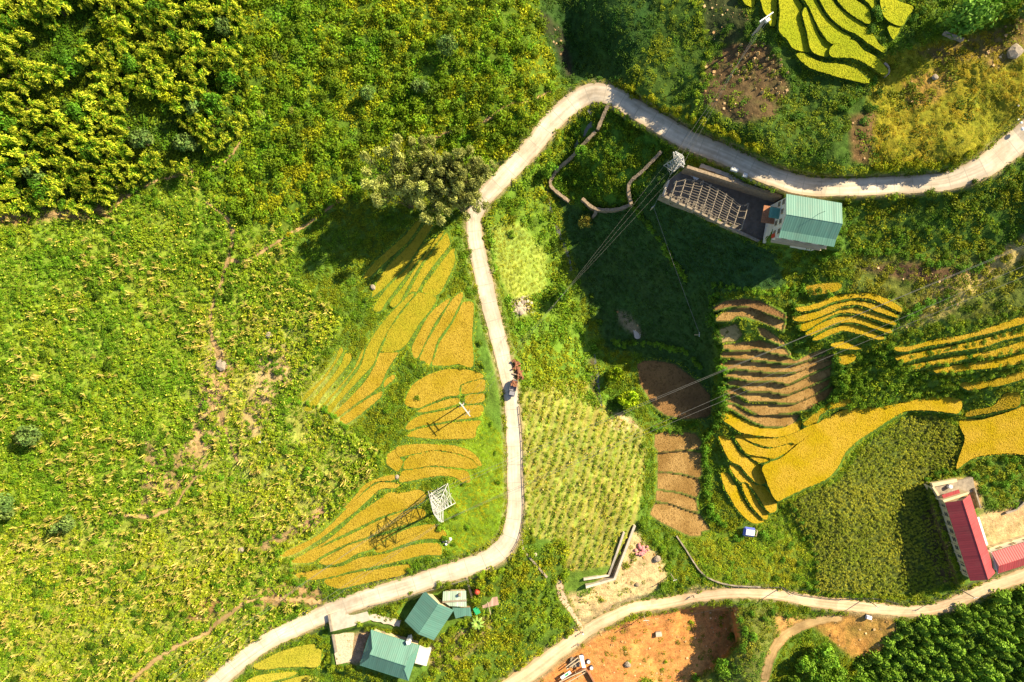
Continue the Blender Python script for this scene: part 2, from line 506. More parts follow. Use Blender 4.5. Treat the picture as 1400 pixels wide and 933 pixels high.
# ------------------------------------------------------------------ lie of the land
CTRL = [
    (-100, -100, 36), (0, 0, 30), (150, 60, 24), (300, 0, 19), (300, 120, 16), (450, 60, 12), (600, 0, 9), (600, 110, 7), (690, 40, 6), (735, 60, 3.5),
    (-100, 250, 32), (0, 200, 25), (150, 240, 18), (300, 230, 12), (450, 200, 8), (560, 230, 5), (640, 200, 4),
    (-100, 466, 26), (0, 430, 21), (150, 400, 14), (300, 400, 8), (420, 420, 4.5), (520, 380, 3), (600, 360, 1.5), (640, 330, 0.3),
    (0, 620, 17), (150, 600, 11), (300, 590, 6), (420, 560, 2.5), (520, 520, 1.5), (600, 470, 0.8), (640, 560, -0.5), (560, 640, -0.8), (480, 700, -1.5),
    (-100, 750, 20), (0, 800, 12), (150, 760, 7), (300, 740, 2.5), (400, 770, -0.5), (500, 770, -2), (590, 720, -1.8), (650, 690, -1.2), (600, 800, -3.4),
    (-80, 1000, 9), (100, 900, 4.5), (200, 930, 0.5), (300, 860, -1),
    # ravine and stream
    (770, -60, -1), (768, 30, -2), (782, 85, -2), (745, 40, 2.5), (775, 185, -1), (765, 240, -4), (775, 330, -8), (810, 400, -11), (825, 460, -13), (835, 540, -14),
    (885, 640, -15), (890, 700, -16), (905, 745, -16),
    # shaded hill east of the ravine
    (800, 45, 3), (832, 22, 9.5), (872, 50, 11.5), (900, 0, 13), (845, 105, 7.5), (950, 40, 16), (930, 120, 14), (1010, 100, 19.5), (1000, 20, 19), (1080, 60, 24), (1100, 150, 24), (1180, 60, 28),
    (1240, 150, 28), (1300, 80, 31), (1400, 60, 34), (1300, 0, 32), (1450, -60, 37), (1100, -60, 24), (900, -80, 13), (1400, 120, 33), (1345, 190, 29),
    (960, 162, 19), (1050, 203, 25), (1150, 226, 27.5), (1240, 223, 28), (890, 128, 14.2), (1320, 215, 29.5),
    (1100, -140, 25), (1250, -140, 31), (1400, -140, 36), (1540, -140, 40), (900, -140, 13), (700, -140, 6), (500, -140, 12), (1540, 60, 37), (1540, 400, 20), (1540, 700, -3), (1540, 560, 2),
    # upper road
    (813, 128, 5.5), (871, 151, 8.5), (940, 191, 13.5), (1000, 216, 17.5), (1101, 254, 21.5), (1215, 254, 22.5), (1300, 248, 24), (1390, 192, 27), (1480, 120, 31),
    (754, 167, 5), (703, 226, 2.5), (648, 297, 0.5), (661, 380, 0), (692, 508, -0.5), (705, 640, -1), (700, 730, -2), (630, 777, -3), (492, 820, -4.2), (355, 884, -4.8),
    # below the upper road
    (840, 200, 5), (880, 235, 7.5), (850, 265, 3), (820, 260, 1.5), (805, 205, 2.5), (930, 300, 10), (890, 320, 1), (860, 370, -6), (900, 420, -6), (850, 430, -11), (950, 400, -1), (990, 350, 8), (930, 470, -9),
    (1060, 345, 14), (1080, 380, 10), (1130, 360, 14), (1200, 300, 18.5), (1200, 355, 15), (1300, 320, 19), (1330, 365, 16.5), (1400, 300, 22), (1480, 250, 30),
    # western side of the stream
    (720, 260, 0), (720, 340, -3), (745, 400, -6), (700, 440, -2), (770, 470, -8), (740, 540, -4), (800, 560, -8.5), (850, 620, -10), (760, 640, -5), (720, 680, -3),
    (800, 720, -8), (860, 690, -10.5), (760, 760, -7), (850, 590, -10),
    # pond and small brown fields
    (880, 520, -13.5), (920, 540, -13.5), (955, 560, -13), (960, 500, -12), (910, 600, -14), (950, 620, -14.2), (915, 690, -15), (955, 715, -15.5), (895, 690, -15),
    # sunlit terraces
    (985, 410, 6), (990, 500, -1), (985, 570, -7), (1070, 415, 9), (1060, 500, -0.5), (1050, 575, -7), (1130, 500, 1.5), (1110, 545, -4),
    (1150, 400, 12.5), (1150, 430, 9.5), (1150, 465, 6.5), (1230, 420, 12), (1180, 500, 3), (1200, 545, -1.5),
    (1250, 480, 8), (1300, 440, 13), (1300, 500, 5), (1400, 430, 15), (1400, 470, 10), (1400, 515, 4.5), (1330, 525, 1), (1250, 400, 13.5), (1330, 400, 16), (1400, 370, 19), (1480, 420, 18), (1480, 560, -3),
    (1000, 600, -9.5), (1000, 650, -12), (1015, 700, -13.5), (1030, 590, -8), (1060, 680, -10), (1100, 640, -7.5), (1250, 555, -6), (1350, 590, -6.5), (1330, 560, -4.5),
    (1150, 720, -10), (1240, 620, -9.5), (1250, 780, -12), (1120, 790, -12.5), (1280, 700, -9.5), (1030, 760, -14), (1080, 740, -13), (970, 770, -15.5),
    (1320, 700, -6), (1390, 720, -6), (1345, 790, -9), (1400, 650, -5), (1480, 700, -4),
    # lower road and below
    (1400, 787, -9), (1283, 832, -12.5), (1170, 829, -13.5), (1067, 814, -14.5), (957, 816, -16), (866, 831, -16.5), (776, 883, -17.5), (703, 935, -18.5),
    (870, 790, -15.5), (810, 820, -15.5), (760, 800, -11), (740, 870, -14), (680, 850, -10), (650, 900, -12), (590, 840, -8), (530, 890, -9), (460, 880, -9.5), (380, 910, -9), (300, 980, -8),
    (560, 980, -13), (700, 1000, -18), (850, 900, -19), (920, 870, -22), (950, 860, -23), (955, 910, -23.5), (1008, 838, -15), (1018, 870, -13), (1060, 880, -15), (1020, 900, -13), (1160, 880, -16.5), (1120, 930, -18),
    (1250, 880, -15), (1350, 870, -12.5), (1400, 930, -14), (1300, 960, -18), (1480, 850, -9), (1100, 1050, -22), (850, 1050, -22), (1480, 1050, -18),
]

def tps(ctrl, lam=4.0):
    c = np.array(ctrl, float)
    p = c[:, :2] / 100.0
    z = c[:, 2]
    n = len(p)
    d2 = ((p[:, None] - p[None]) ** 2).sum(-1)
    K = 0.5 * d2 * np.log(d2 + 1e-12)
    A = np.zeros((n + 3, n + 3))
    A[:n, :n] = K + lam * 0.01 * np.eye(n)
    A[:n, n] = 1
    A[:n, n + 1:] = p
    A[n:, :n] = A[:n, n:].T
    s = np.linalg.solve(A, np.concatenate([z, np.zeros(3)]))
    st = 6
    xs = np.arange(X0, X1 + st, st)
    ys = np.arange(Y0, Y1 + st, st)
    qx, qy = np.meshgrid(xs / 100.0, ys / 100.0)
    q = np.stack([qx.ravel(), qy.ravel()], 1)
    out = np.zeros(len(q))
    for i in range(0, len(q), 20000):
        b = q[i:i + 20000]
        d2 = ((b[:, None] - p[None]) ** 2).sum(-1)
        out[i:i + 20000] = (0.5 * d2 * np.log(d2 + 1e-12)) @ s[:n] + s[n] + b @ s[n + 1:]
    o = out.reshape(qx.shape)
    fy = (GY[:, 0] - Y0) / st
    fx = (GX[0] - X0) / st
    yi, xi = fy.astype(int), fx.astype(int)
    yi = np.minimum(yi, o.shape[0] - 2)
    xi = np.minimum(xi, o.shape[1] - 2)
    fy, fx = (fy - yi)[:, None], (fx - xi)[None]
    return (o[yi][:, xi] * (1 - fy) * (1 - fx) + o[yi + 1][:, xi] * fy * (1 - fx) + o[yi][:, xi + 1] * (1 - fy) * fx + o[yi + 1][:, xi + 1] * fy * fx)

BASE = np.clip(tps(CTRL), -26, 60).astype(np.float32)
HG = BASE + (fbm(40, 3) - 0.5) * 1.6 + (fbm(9, 33, 3) - 0.5) * 0.5

def samp(a, px, py):
    x = np.clip(np.asarray(px, float) - X0, 0, NX - 1.001)
    y = np.clip(np.asarray(py, float) - Y0, 0, NY - 1.001)
    xi, yi = x.astype(int), y.astype(int)
    fx, fy = x - xi, y - yi
    return a[yi, xi] * (1 - fx) * (1 - fy) + a[yi, xi + 1] * fx * (1 - fy) + a[yi + 1, xi] * (1 - fx) * fy + a[yi + 1, xi + 1] * fx * fy

def U(px, py, z):
    s = M * (H - z) / H
    return Vector(((px - 700) * s, (466.5 - py) * s, z))

def UU(px, py, z):
    s = M * (H - z) / H
    return np.stack([(px - 700) * s, (466.5 - py) * s, z], -1)

def hg(px, py):
    return float(samp(HG, px, py))

def W(px, py, dz=0.0):
    v = U(px, py, hg(px, py))
    v.z += dz
    return v

# ------------------------------------------------------------------ rice terraces: outlines
ZA, ZB, ZC = (400, 300, 4.99), (400, 440, 4.99), (380, 600, 4.99)
ZG, ZH, ZK, ZM, ZN, ZQ, ZP = (1000, 0, 4.99), (960, 400, 4.99), (940, 530, 4.99), (1120, 400, 4.99), (720, 380, 4.99), (720, 560, 4.99), (320, 860, 8.75)
ORD = ['first', 'second', 'third', 'fourth', 'fifth', 'sixth', 'seventh', 'eighth', 'ninth', 'tenth', 'eleventh', 'twelfth', 'thirteenth']
PADS = []      # (outline px, material, crop height, label, group)

def grow(poly, d=0.7):
    p = np.asarray(poly, float)
    a = 0.5 * np.sum(p[:, 0] * np.roll(p[:, 1], -1) - np.roll(p[:, 0], -1) * p[:, 1])
    t = np.roll(p, -1, 0) - np.roll(p, 1, 0)
    t /= np.linalg.norm(t, axis=1)[:, None] + 1e-9
    n = np.stack([t[:, 1], -t[:, 0]], 1) * (1 if a > 0 else -1)
    return p + n * d

def cluster(z, mats, crop, label, group, polys):
    for i, p in enumerate(polys):
        m = mats[i % len(mats)] if isinstance(mats, list) else mats
        PADS.append((grow(Z(*z, p) if z else p, -0.1 if z in (ZA, ZB, ZG) else 0.5), m, crop, label.format(ORD[i]), group))

cluster(ZA, 'rice_olive', 0.28, 'olive gold rice strip, {} from the left in the terraces below the bamboo', 'rice strips below the bamboo', [
    [(480, 395), (545, 310), (640, 220), (760, 115), (850, 10), (880, 15), (790, 150), (690, 240), (610, 315), (525, 395)],
    [(580, 420), (640, 335), (715, 255), (810, 160), (905, 30), (955, 40), (860, 195), (780, 310), (690, 400), (610, 480), (540, 530)],
    [(550, 610), (620, 500), (710, 400), (800, 310), (880, 190), (960, 130), (975, 140), (840, 300), (740, 430), (645, 555), (600, 625)],
    [(665, 570), (760, 450), (860, 300), (1005, 95), (1025, 105), (880, 300), (790, 450), (735, 560), (690, 600)],
    [(755, 560), (810, 470), (900, 300), (1035, 105), (1060, 110), (1075, 170), (1060, 190), (950, 330), (870, 450), (850, 490), (800, 500)],
    [(885, 480), (960, 370), (1090, 200), (1105, 230), (1105, 300), (1060, 400), (1015, 490), (975, 520), (930, 510)]])
cluster(ZB, ['rice_olive', 'rice_olive', 'rice_olive', 'rice_olive', 'rice_gold', 'rice_gold', 'rice_gold', 'rice_olive'], 0.28,
        'golden rice strip, {} from the left in the long curving terraces', 'rice strips in the long curving terraces', [
    [(60, 555), (90, 490), (200, 390), (290, 260), (320, 180), (345, 190), (310, 260), (220, 390), (130, 490), (80, 540)],
    [(75, 600), (140, 530), (250, 400), (330, 290), (360, 220), (400, 215), (395, 270), (320, 370), (210, 500), (160, 580), (120, 610)],
    [(185, 590), (290, 470), (400, 345), (450, 250), (470, 200), (490, 190), (450, 290), (360, 410), (250, 540), (205, 600)],
    [(195, 615), (270, 550), (370, 430), (460, 310), (500, 190), (560, 80), (610, 10), (690, -80), (800, -185), (830, -185), (720, -50), (640, 80), (590, 180), (550, 290), (450, 400), (330, 530), (245, 640)],
    [(275, 640), (400, 510), (500, 400), (560, 300), (600, 210), (720, 210), (690, 260), (640, 340), (600, 430), (520, 500), (430, 560), (340, 630), (300, 660)],
    [(320, 665), (430, 580), (520, 520), (610, 475), (605, 510), (550, 560), (490, 610), (430, 655), (370, 695)],
    [(620, 430), (640, 390), (690, 360), (700, 385), (660, 420), (625, 450)],
    [(870, -199), (980, -160), (940, -80), (860, 20), (780, 150), (720, 195), (605, 200), (650, 70), (740, -60), (830, -170)]])
cluster(ZB, 'rice_gold', 0.28, 'tan gold rice paddy, {} from left of three beside the road bank', 'three tan rice paddies beside the road', [
    [(1050, -150), (1070, -140), (970, 10), (900, 150), (855, 245), (820, 230), (815, 170), (870, 60), (940, -60)],
    [(1140, -195), (1165, -180), (1080, 0), (990, 130), (940, 290), (900, 270), (865, 250), (920, 130), (1000, 0), (1080, -140)],
    [(1170, -135), (1230, -130), (1235, -50), (1225, 100), (1230, 300), (1130, 290), (1050, 300), (950, 290), (1000, 150), (1090, 10), (1150, -110)]])
cluster(ZB, 'rice_gold', 0.28, 'tan rice paddy, {} down the steps around the wooden double utility pole', 'rice paddies around the double pole', [
    [(765, 560), (790, 480), (830, 420), (930, 360), (1050, 325), (1180, 325), (1280, 350), (1300, 380), (1200, 410), (1140, 440), (1135, 500), (1050, 510), (930, 560), (850, 590)],
    [(1150, 440), (1200, 415), (1300, 390), (1315, 440), (1300, 475), (1200, 490), (1155, 490)],
    [(850, 610), (960, 560), (1080, 525), (1135, 525), (1130, 560), (1060, 580), (940, 610), (860, 620)],
    [(1190, 500), (1300, 490), (1300, 545), (1190, 560), (1175, 530)],
    [(770, 730), (800, 680), (870, 640), (960, 620), (1060, 600), (1130, 580), (1290, 570), (1285, 640), (1200, 660), (1100, 670), (1000, 690), (880, 710), (810, 735)],
    [(780, 780), (830, 740), (960, 710), (1080, 690), (1280, 675), (1255, 730), (1240, 790), (1130, 800), (960, 800), (840, 790)]])
cluster(ZC, 'rice_gold', 0.28, 'tan rice paddy, {} in the small arched terraces above the pylon', 'arched rice terraces above the pylon', [
    [(810, 60), (920, 40), (1050, 40), (1200, 50), (1300, 80), (1360, 130), (1390, 180), (1370, 185), (1330, 140), (1230, 100), (1080, 75), (930, 100), (830, 120)],
    [(745, 170), (750, 110), (800, 75), (825, 125), (850, 160), (820, 220), (780, 200)],
    [(860, 165), (900, 120), (1060, 85), (1200, 105), (1310, 140), (1360, 190), (1310, 205), (1180, 190), (1060, 180), (960, 195), (865, 205)],
    [(830, 290), (850, 225), (960, 205), (1070, 195), (1200, 210), (1290, 225), (1310, 290), (1270, 300), (1200, 260), (1100, 250), (980, 270), (880, 290)]])
cluster(ZC, 'rice_gold', 0.28, 'long golden rice strip, {} from top in the fan beside the pylon', 'fan of rice terraces left of the pylon', [
    [(450, 480), (520, 400), (600, 310), (720, 260), (790, 250), (790, 280), (680, 290), (600, 340), (480, 470)],
    [(10, 795), (120, 740), (260, 670), (360, 590), (450, 500), (600, 360), (700, 300), (830, 310), (800, 335), (700, 340), (620, 410), (520, 500), (430, 570), (330, 650), (180, 750), (60, 800)],
    [(180, 790), (330, 700), (430, 620), (540, 520), (700, 410), (760, 370), (860, 370), (960, 350), (1010, 385), (980, 430), (860, 480), (700, 530), (540, 605), (330, 710), (200, 790)],
    [(95, 830), (330, 730), (540, 635), (700, 555), (860, 495), (950, 480), (1000, 490), (1000, 530), (960, 555), (850, 590), (700, 640), (480, 710), (310, 790), (230, 840), (120, 845)],
    [(290, 830), (480, 730), (640, 680), (760, 650), (860, 610), (780, 650), (640, 750), (540, 780), (440, 840), (330, 860)],
    [(660, 755), (760, 680), (880, 620), (1000, 590), (1090, 590), (1150, 650), (1130, 680), (1000, 680), (880, 710), (740, 760), (680, 775)],
    [(120, 925), (300, 890), (440, 870), (560, 815), (740, 785), (890, 735), (1010, 715), (1100, 720), (1110, 790), (1000, 790), (850, 825), (700, 860), (500, 900), (400, 930), (250, 960), (150, 950)],
    [(330, 960), (500, 920), (640, 900), (880, 860), (900, 880), (840, 930), (700, 960), (520, 1000), (420, 1020), (330, 990)]])
cluster(ZG, 'rice_green', 0.7, 'yellow green rice paddy, {} from left in the terraces along the top edge', 'yellow green rice terraces at the top', [
    [(60, -60), (155, -60), (155, 40), (120, 45), (80, 10)],
    [(195, -60), (295, -60), (310, 60), (300, 170), (265, 175), (245, 120), (215, 60)],
    [(330, -60), (430, -60), (455, 0), (485, 45), (470, 90), (490, 180), (540, 345), (430, 335), (380, 270), (325, 210), (330, 100)],
    [(490, 70), (510, 55), (560, 150), (600, 240), (680, 310), (665, 385), (550, 350), (510, 200), (485, 110)],
    [(460, -60), (560, -60), (580, 0), (640, 110), (740, 200), (815, 260), (690, 300), (620, 230), (570, 140), (530, 50)],
    [(580, -60), (660, -60), (690, 0), (740, 60), (860, 140), (940, 200), (1010, 300), (1055, 335), (1040, 360), (940, 300), (860, 240), (760, 190), (660, 100)],
    [(690, -60), (820, -60), (850, 0), (930, 50), (950, 110), (945, 160), (900, 150), (780, 70)],
    [(860, -60), (960, -60), (980, 0), (1000, 60), (990, 95), (950, 40)],
    [(1020, -60), (1130, -60), (1130, 0), (1240, 50), (1200, 120), (1155, 180), (1040, 110)],
    [(1070, 180), (1150, 190), (1110, 270), (1075, 220)],
    [(690, 310), (820, 270), (900, 340), (1000, 400), (1065, 480), (1040, 515), (940, 450), (840, 400), (680, 385)],
    [(445, 370), (500, 365), (600, 420), (760, 440), (860, 480), (940, 550), (920, 570), (800, 545), (640, 500), (530, 460), (460, 400)]])
cluster(ZH, 'rice_yellow', 0.4, 'bright yellow rice strip, {} from top in the arched terraces under power lines', 'arched yellow rice terraces under the power lines', [
    [(715, -40), (930, -62), (920, -15), (740, 15)],
    [(640, 100), (700, 100), (800, 70), (900, 30), (1000, 10), (1150, 5), (1240, 40), (1350, 100), (1355, 130), (1260, 90), (1150, 40), (1030, 35), (900, 60), (800, 100), (700, 125), (650, 120)],
    [(620, 155), (700, 150), (800, 130), (880, 90), (980, 60), (1060, 60), (1200, 90), (1310, 150), (1330, 170), (1200, 130), (1080, 85), (960, 90), (860, 140), (720, 190), (630, 190)],
    [(650, 215), (760, 190), (860, 155), (950, 115), (1050, 110), (1180, 145), (1310, 200), (1310, 220), (1180, 180), (1050, 140), (930, 140), (820, 190), (720, 250), (680, 255)],
    [(710, 280), (780, 230), (860, 190), (960, 165), (1060, 170), (1180, 215), (1290, 260), (1280, 275), (1160, 240), (1050, 205), (930, 205), (860, 230), (790, 270), (740, 290)],
    [(755, 320), (840, 270), (920, 240), (1000, 215), (1100, 235), (1200, 290), (1240, 310), (1200, 320), (1080, 280), (960, 260), (880, 285), (800, 320)],
    [(880, 355), (960, 340), (1060, 370), (1085, 385), (1000, 385), (900, 370)],
    [(930, 430), (1040, 430), (1030, 470), (950, 490)]])
cluster(ZH, ['mud', 'stubble', 'straw', 'stubble', 'stubble', 'stubble', 'stubble', 'stubble', 'stubble', 'stubble', 'stubble', 'stubble'], 0.06,
        'harvested brown terrace, {} from top of the stepped brown terraces', 'harvested brown terraces', [
    [(80, 100), (160, 60), (280, 45), (400, 60), (560, 150), (565, 180), (440, 140), (300, 90), (190, 95), (90, 120)],
    [(95, 180), (140, 140), (260, 105), (330, 105), (440, 155), (560, 200), (550, 260), (480, 230), (380, 190), (300, 165), (230, 160), (190, 195), (100, 195)],
    [(95, 290), (130, 250), (230, 215), (275, 290), (230, 330), (120, 340)],
    [(380, 240), (430, 250), (560, 340), (560, 360), (480, 330), (400, 290)],
    [(150, 360), (280, 340), (400, 330), (570, 390), (600, 430), (480, 410), (380, 385), (250, 390), (150, 385)],
    [(130, 440), (140, 410), (250, 405), (370, 400), (480, 425), (600, 450), (640, 470), (720, 430), (840, 385), (845, 405), (720, 460), (620, 485), (480, 470), (330, 455), (200, 445)],
    [(125, 500), (140, 465), (280, 465), (430, 485), (560, 500), (640, 500), (760, 460), (890, 420), (890, 440), (780, 490), (640, 540), (500, 545), (350, 530), (220, 515), (150, 530)],
    [(150, 570), (230, 535), (350, 545), (480, 560), (620, 560), (760, 500), (880, 460), (880, 490), (720, 560), (590, 625), (480, 600), (340, 605), (240, 580)],
    [(140, 620), (230, 600), (340, 620), (480, 615), (590, 640), (740, 570), (880, 510), (870, 570), (720, 640), (580, 695), (470, 675), (330, 675), (250, 635)],
    [(130, 680), (220, 650), (320, 690), (460, 690), (580, 710), (730, 650), (880, 590), (860, 630), (740, 710), (620, 755), (500, 745), (330, 745), (260, 700)],
    [(125, 735), (200, 700), (300, 760), (480, 765), (620, 770), (760, 710), (900, 640), (860, 700), (790, 770), (700, 800), (590, 820), (480, 830), (380, 830), (250, 760)],
    [(120, 780), (210, 765), (340, 840), (430, 840), (600, 840), (660, 840), (640, 880), (550, 915), (440, 915), (330, 870), (200, 790)]])
cluster(ZK, ['rice_yellow'] * 9, 0.4, 'golden rice paddy, {} counted down the curved steps above the blue roofed hut', 'golden curved rice steps', [
    [(225, 160), (290, 170), (330, 200), (420, 240), (520, 275), (640, 280), (770, 225), (770, 265), (740, 300), (620, 335), (480, 325), (370, 305), (300, 260), (235, 210)],
    [(790, 250), (880, 170), (990, 100), (1110, 85), (1080, 120), (950, 150), (900, 190), (880, 230), (800, 260)],
    [(375, 315), (480, 335), (620, 345), (760, 300), (880, 235), (860, 290), (750, 380), (700, 375), (580, 405), (470, 380), (400, 350)],
    [(320, 330), (370, 330), (450, 395), (560, 420), (700, 385), (745, 390), (700, 430), (600, 480), (520, 470), (410, 450), (360, 390)],
    [(430, 465), (500, 470), (550, 495), (500, 510), (450, 490)],
    [(215, 330), (290, 350), (350, 440), (440, 500), (490, 530), (555, 625), (530, 650), (480, 655), (400, 580), (360, 530), (290, 495), (235, 390)],
    [(290, 530), (340, 540), (400, 610), (460, 660), (520, 675), (580, 740), (605, 790), (600, 840), (560, 850), (520, 800), (470, 720), (410, 650), (360, 640), (310, 580)],
    [(375, 655), (400, 660), (450, 730), (490, 810), (540, 850), (545, 890), (520, 895), (450, 820), (400, 740)],
    [(230, 590), (270, 590), (330, 680), (400, 800), (440, 850), (520, 910), (440, 920), (350, 840), (300, 760), (260, 690)]])
PADS.append(([(1043, 638), (1068, 626), (1088, 610), (1112, 590), (1120, 578), (1150, 562), (1175, 558), (1200, 557), (1225, 553), (1270, 544), (1312, 546), (1310, 565), (1280, 562), (1240, 562), (1215, 575),
              (1195, 588), (1172, 603), (1155, 620), (1145, 640), (1130, 655), (1100, 668), (1075, 680), (1062, 685), (1052, 668), (1047, 655)], 'rice_yellow', 0.7,
             'large golden rice field sweeping round the dark green maize field', 'large golden rice fields'))
PADS.append(([(1312, 576), (1345, 573), (1380, 563), (1400, 554), (1430, 547), (1450, 640), (1400, 622), (1360, 621), (1330, 627), (1308, 641), (1313, 620), (1319, 600)], 'rice_yellow', 0.7,
             'large golden rice field at the right edge above the red roofed farm', 'large golden rice fields'))
cluster(ZM, 'rice_yellow', 0.4, 'orange yellow rice strip, {} from top of the terraces at the right edge', 'orange yellow rice strips at the right edge', [
    [(520, 375), (620, 370), (800, 320), (900, 305), (1000, 290), (1200, 230), (1480, 135), (1480, 180), (1200, 265), (1050, 300), (960, 325), (850, 345), (700, 370), (600, 400), (525, 395)],
    [(520, 440), (640, 420), (780, 390), (900, 365), (1030, 345), (1200, 300), (1480, 235), (1480, 270), (1250, 325), (1120, 370), (980, 390), (850, 410), (700, 440), (600, 470), (560, 475)],
    [(620, 500), (740, 475), (860, 450), (990, 430), (1010, 445), (880, 480), (760, 490), (680, 515), (625, 520)],
    [(1050, 430), (1200, 395), (1480, 315), (1480, 370), (1250, 425), (1100, 445)],
    [(790, 520), (900, 505), (1020, 485), (1200, 460), (1480, 400), (1480, 455), (1250, 505), (1100, 520), (900, 540), (800, 545)],
    [(960, 630), (1000, 615), (1150, 605), (1250, 580), (1480, 510), (1480, 555), (1250, 630), (1120, 650), (1020, 665)],
    [(1240, 720), (1280, 690), (1360, 690), (1360, 770), (1250, 800), (1100, 830), (1000, 845), (1030, 810), (1180, 780)]])
PADS.append((Z(*ZN, [(755, 590), (800, 565), (920, 570), (1010, 590), (1090, 650), (1180, 720), (1250, 800), (1255, 930), (1220, 955), (1080, 965), (940, 935), (870, 880), (820, 800), (770, 720)]), 'mud', 0.05,
             'large bare brown mud field half in hill shadow below the valley', 'bare brown mud fields'))
cluster(ZQ, 'stubble', 0.05, 'bare brown mud paddy, {} from top of the column left of gold steps', 'bare brown paddies in a column', [
    [(880, 170), (960, 150), (1150, 165), (1190, 220), (1190, 270), (1080, 270), (900, 290), (870, 250)],
    [(890, 300), (1080, 280), (1190, 300), (1195, 440), (1170, 465), (1040, 430), (900, 420)],
    [(890, 430), (1040, 445), (1170, 475), (1185, 540), (1160, 600), (1040, 560), (890, 540)],
    [(885, 555), (1040, 575), (1150, 610), (1170, 700), (1090, 680), (980, 640), (880, 620)],
    [(875, 640), (980, 650), (1090, 690), (1180, 720), (1250, 820), (1190, 830), (1190, 860), (1120, 865), (1000, 810), (920, 770), (840, 715)]])
cluster(ZP, 'rice_lemon', 0.8, 'lemon green rice paddy, {} down from the road bend at the bottom left', 'lemon green rice paddies', [
    [(230, 430), (330, 390), (520, 290), (780, 210), (960, 190), (970, 240), (1030, 250), (1040, 330), (1000, 450), (800, 450), (560, 460), (400, 480), (270, 475)],
    [(150, 640), (240, 580), (420, 540), (740, 520), (700, 560), (540, 600), (400, 640), (250, 690)],
    [(430, 690), (680, 600), (880, 560), (900, 580), (760, 690)]])

PADMASK = np.zeros((NY, NX), bool)
BROWNMASK = np.zeros((NY, NX), bool)
PADLEV = []
PADWIN = []
for outline, m, crop, lab, grp in PADS:
    pm = fill(outline)
    pts = np.argwhere(pm)
    if len(pts) < 4:
        p = np.array(outline).mean(0)
        PADLEV.append((float(samp(BASE, *p)), 0, 0, *p))
        continue
    yy, xx = pts[:, 0] + Y0, pts[:, 1] + X0
    z = BASE[pts[:, 0], pts[:, 1]]
    cx, cy = xx.mean(), yy.mean()
    A = np.stack([xx - cx, yy - cy, np.ones(len(xx))], 1)
    g, _, _, _ = np.linalg.lstsq(A, z, rcond=None)
    u, s, vt = np.linalg.svd(A[:, :2] - A[:, :2].mean(0), full_matrices=False)
    ax = vt[0]
    long_ratio = s[0] / max(s[1], 1e-6)
    k = float(np.dot(g[:2], ax)) * (0.9 if long_ratio > 1.7 else 0.3)
    lev = float(g[2])
    PADLEV.append((lev, k * ax[0], k * ax[1], cx, cy))
    y0, x0 = max(pts[:, 0].min() - 3, 0), max(pts[:, 1].min() - 3, 0)
    y1, x1 = pts[:, 0].max() + 4, pts[:, 1].max() + 4
    PADWIN.append((lev, slice(y0, y1), slice(x0, x1), pm[y0:y1, x0:x1], k * ax[0], k * ax[1], cx, cy, crop))
    PADMASK |= pm
    if crop < 0.2:
        BROWNMASK |= pm

for lev, sy, sx, pm, gx_, gy_, cx, cy, crop in sorted(PADWIN, key=lambda t: t[0]):
    zz = lev + gx_ * (GX[sy, sx] - cx) + gy_ * (GY[sy, sx] - cy)
    lip = dilate(pm, 2) & ~PADMASK[sy, sx]
    HG[sy, sx][lip] = zz[lip] + (0.35 if crop < 0.2 else 0.28)
    HG[sy, sx][pm] = zz[pm]

def pad_z(i, px, py):
    lev, gx, gy, cx, cy = PADLEV[i]
    return lev + gx * (px - cx) + gy * (py - cy)

# ------------------------------------------------------------------ level platforms for buildings and yards
def pad(poly, z=None, feather=2):
    m = fill(poly)
    lev = BASE[m].mean() if z is None else z
    w = blur(dilate(m, 1).astype(np.float32), feather)
    HG[:] = HG * (1 - w) + lev * w
    return float(lev)

GREENHOUSE_PAD = pad([(1046, 262), (1078, 258), (1158, 272), (1150, 340), (1050, 332)], 20.0)
FRAME_PAD = pad([(905, 262), (940, 226), (1070, 268), (1050, 322), (1040, 332), (905, 270)], 13.0, 1)
RED_PAD = pad([(1268, 662), (1312, 652), (1338, 662), (1368, 735), (1450, 715), (1450, 765), (1366, 785), (1312, 804), (1276, 700)], -6.0)
COURT_PAD = pad([(1338, 705), (1450, 672), (1450, 725), (1352, 752)], -6.2, 3)
pad([(550, 803), (590, 800), (650, 803), (650, 850), (600, 880), (545, 850)], -8.0, 4)
pad([(452, 862), (505, 858), (590, 880), (580, 920), (555, 940), (450, 912)], -9.0, 4)
pad([(448, 840), (500, 826), (506, 850), (481, 860), (452, 866)], -5.2, 2)
pad([(838, 778), (870, 716), (900, 745), (912, 790), (885, 815), (850, 828), (800, 815)], -15.5, 3)
pad([(735, 885), (790, 860), (850, 850), (870, 900), (850, 960), (740, 960)], -18.5, 6)
pad([(930, 835), (1000, 832), (1008, 880), (960, 925), (905, 960), (890, 900), (925, 870)], -23.5, 3)

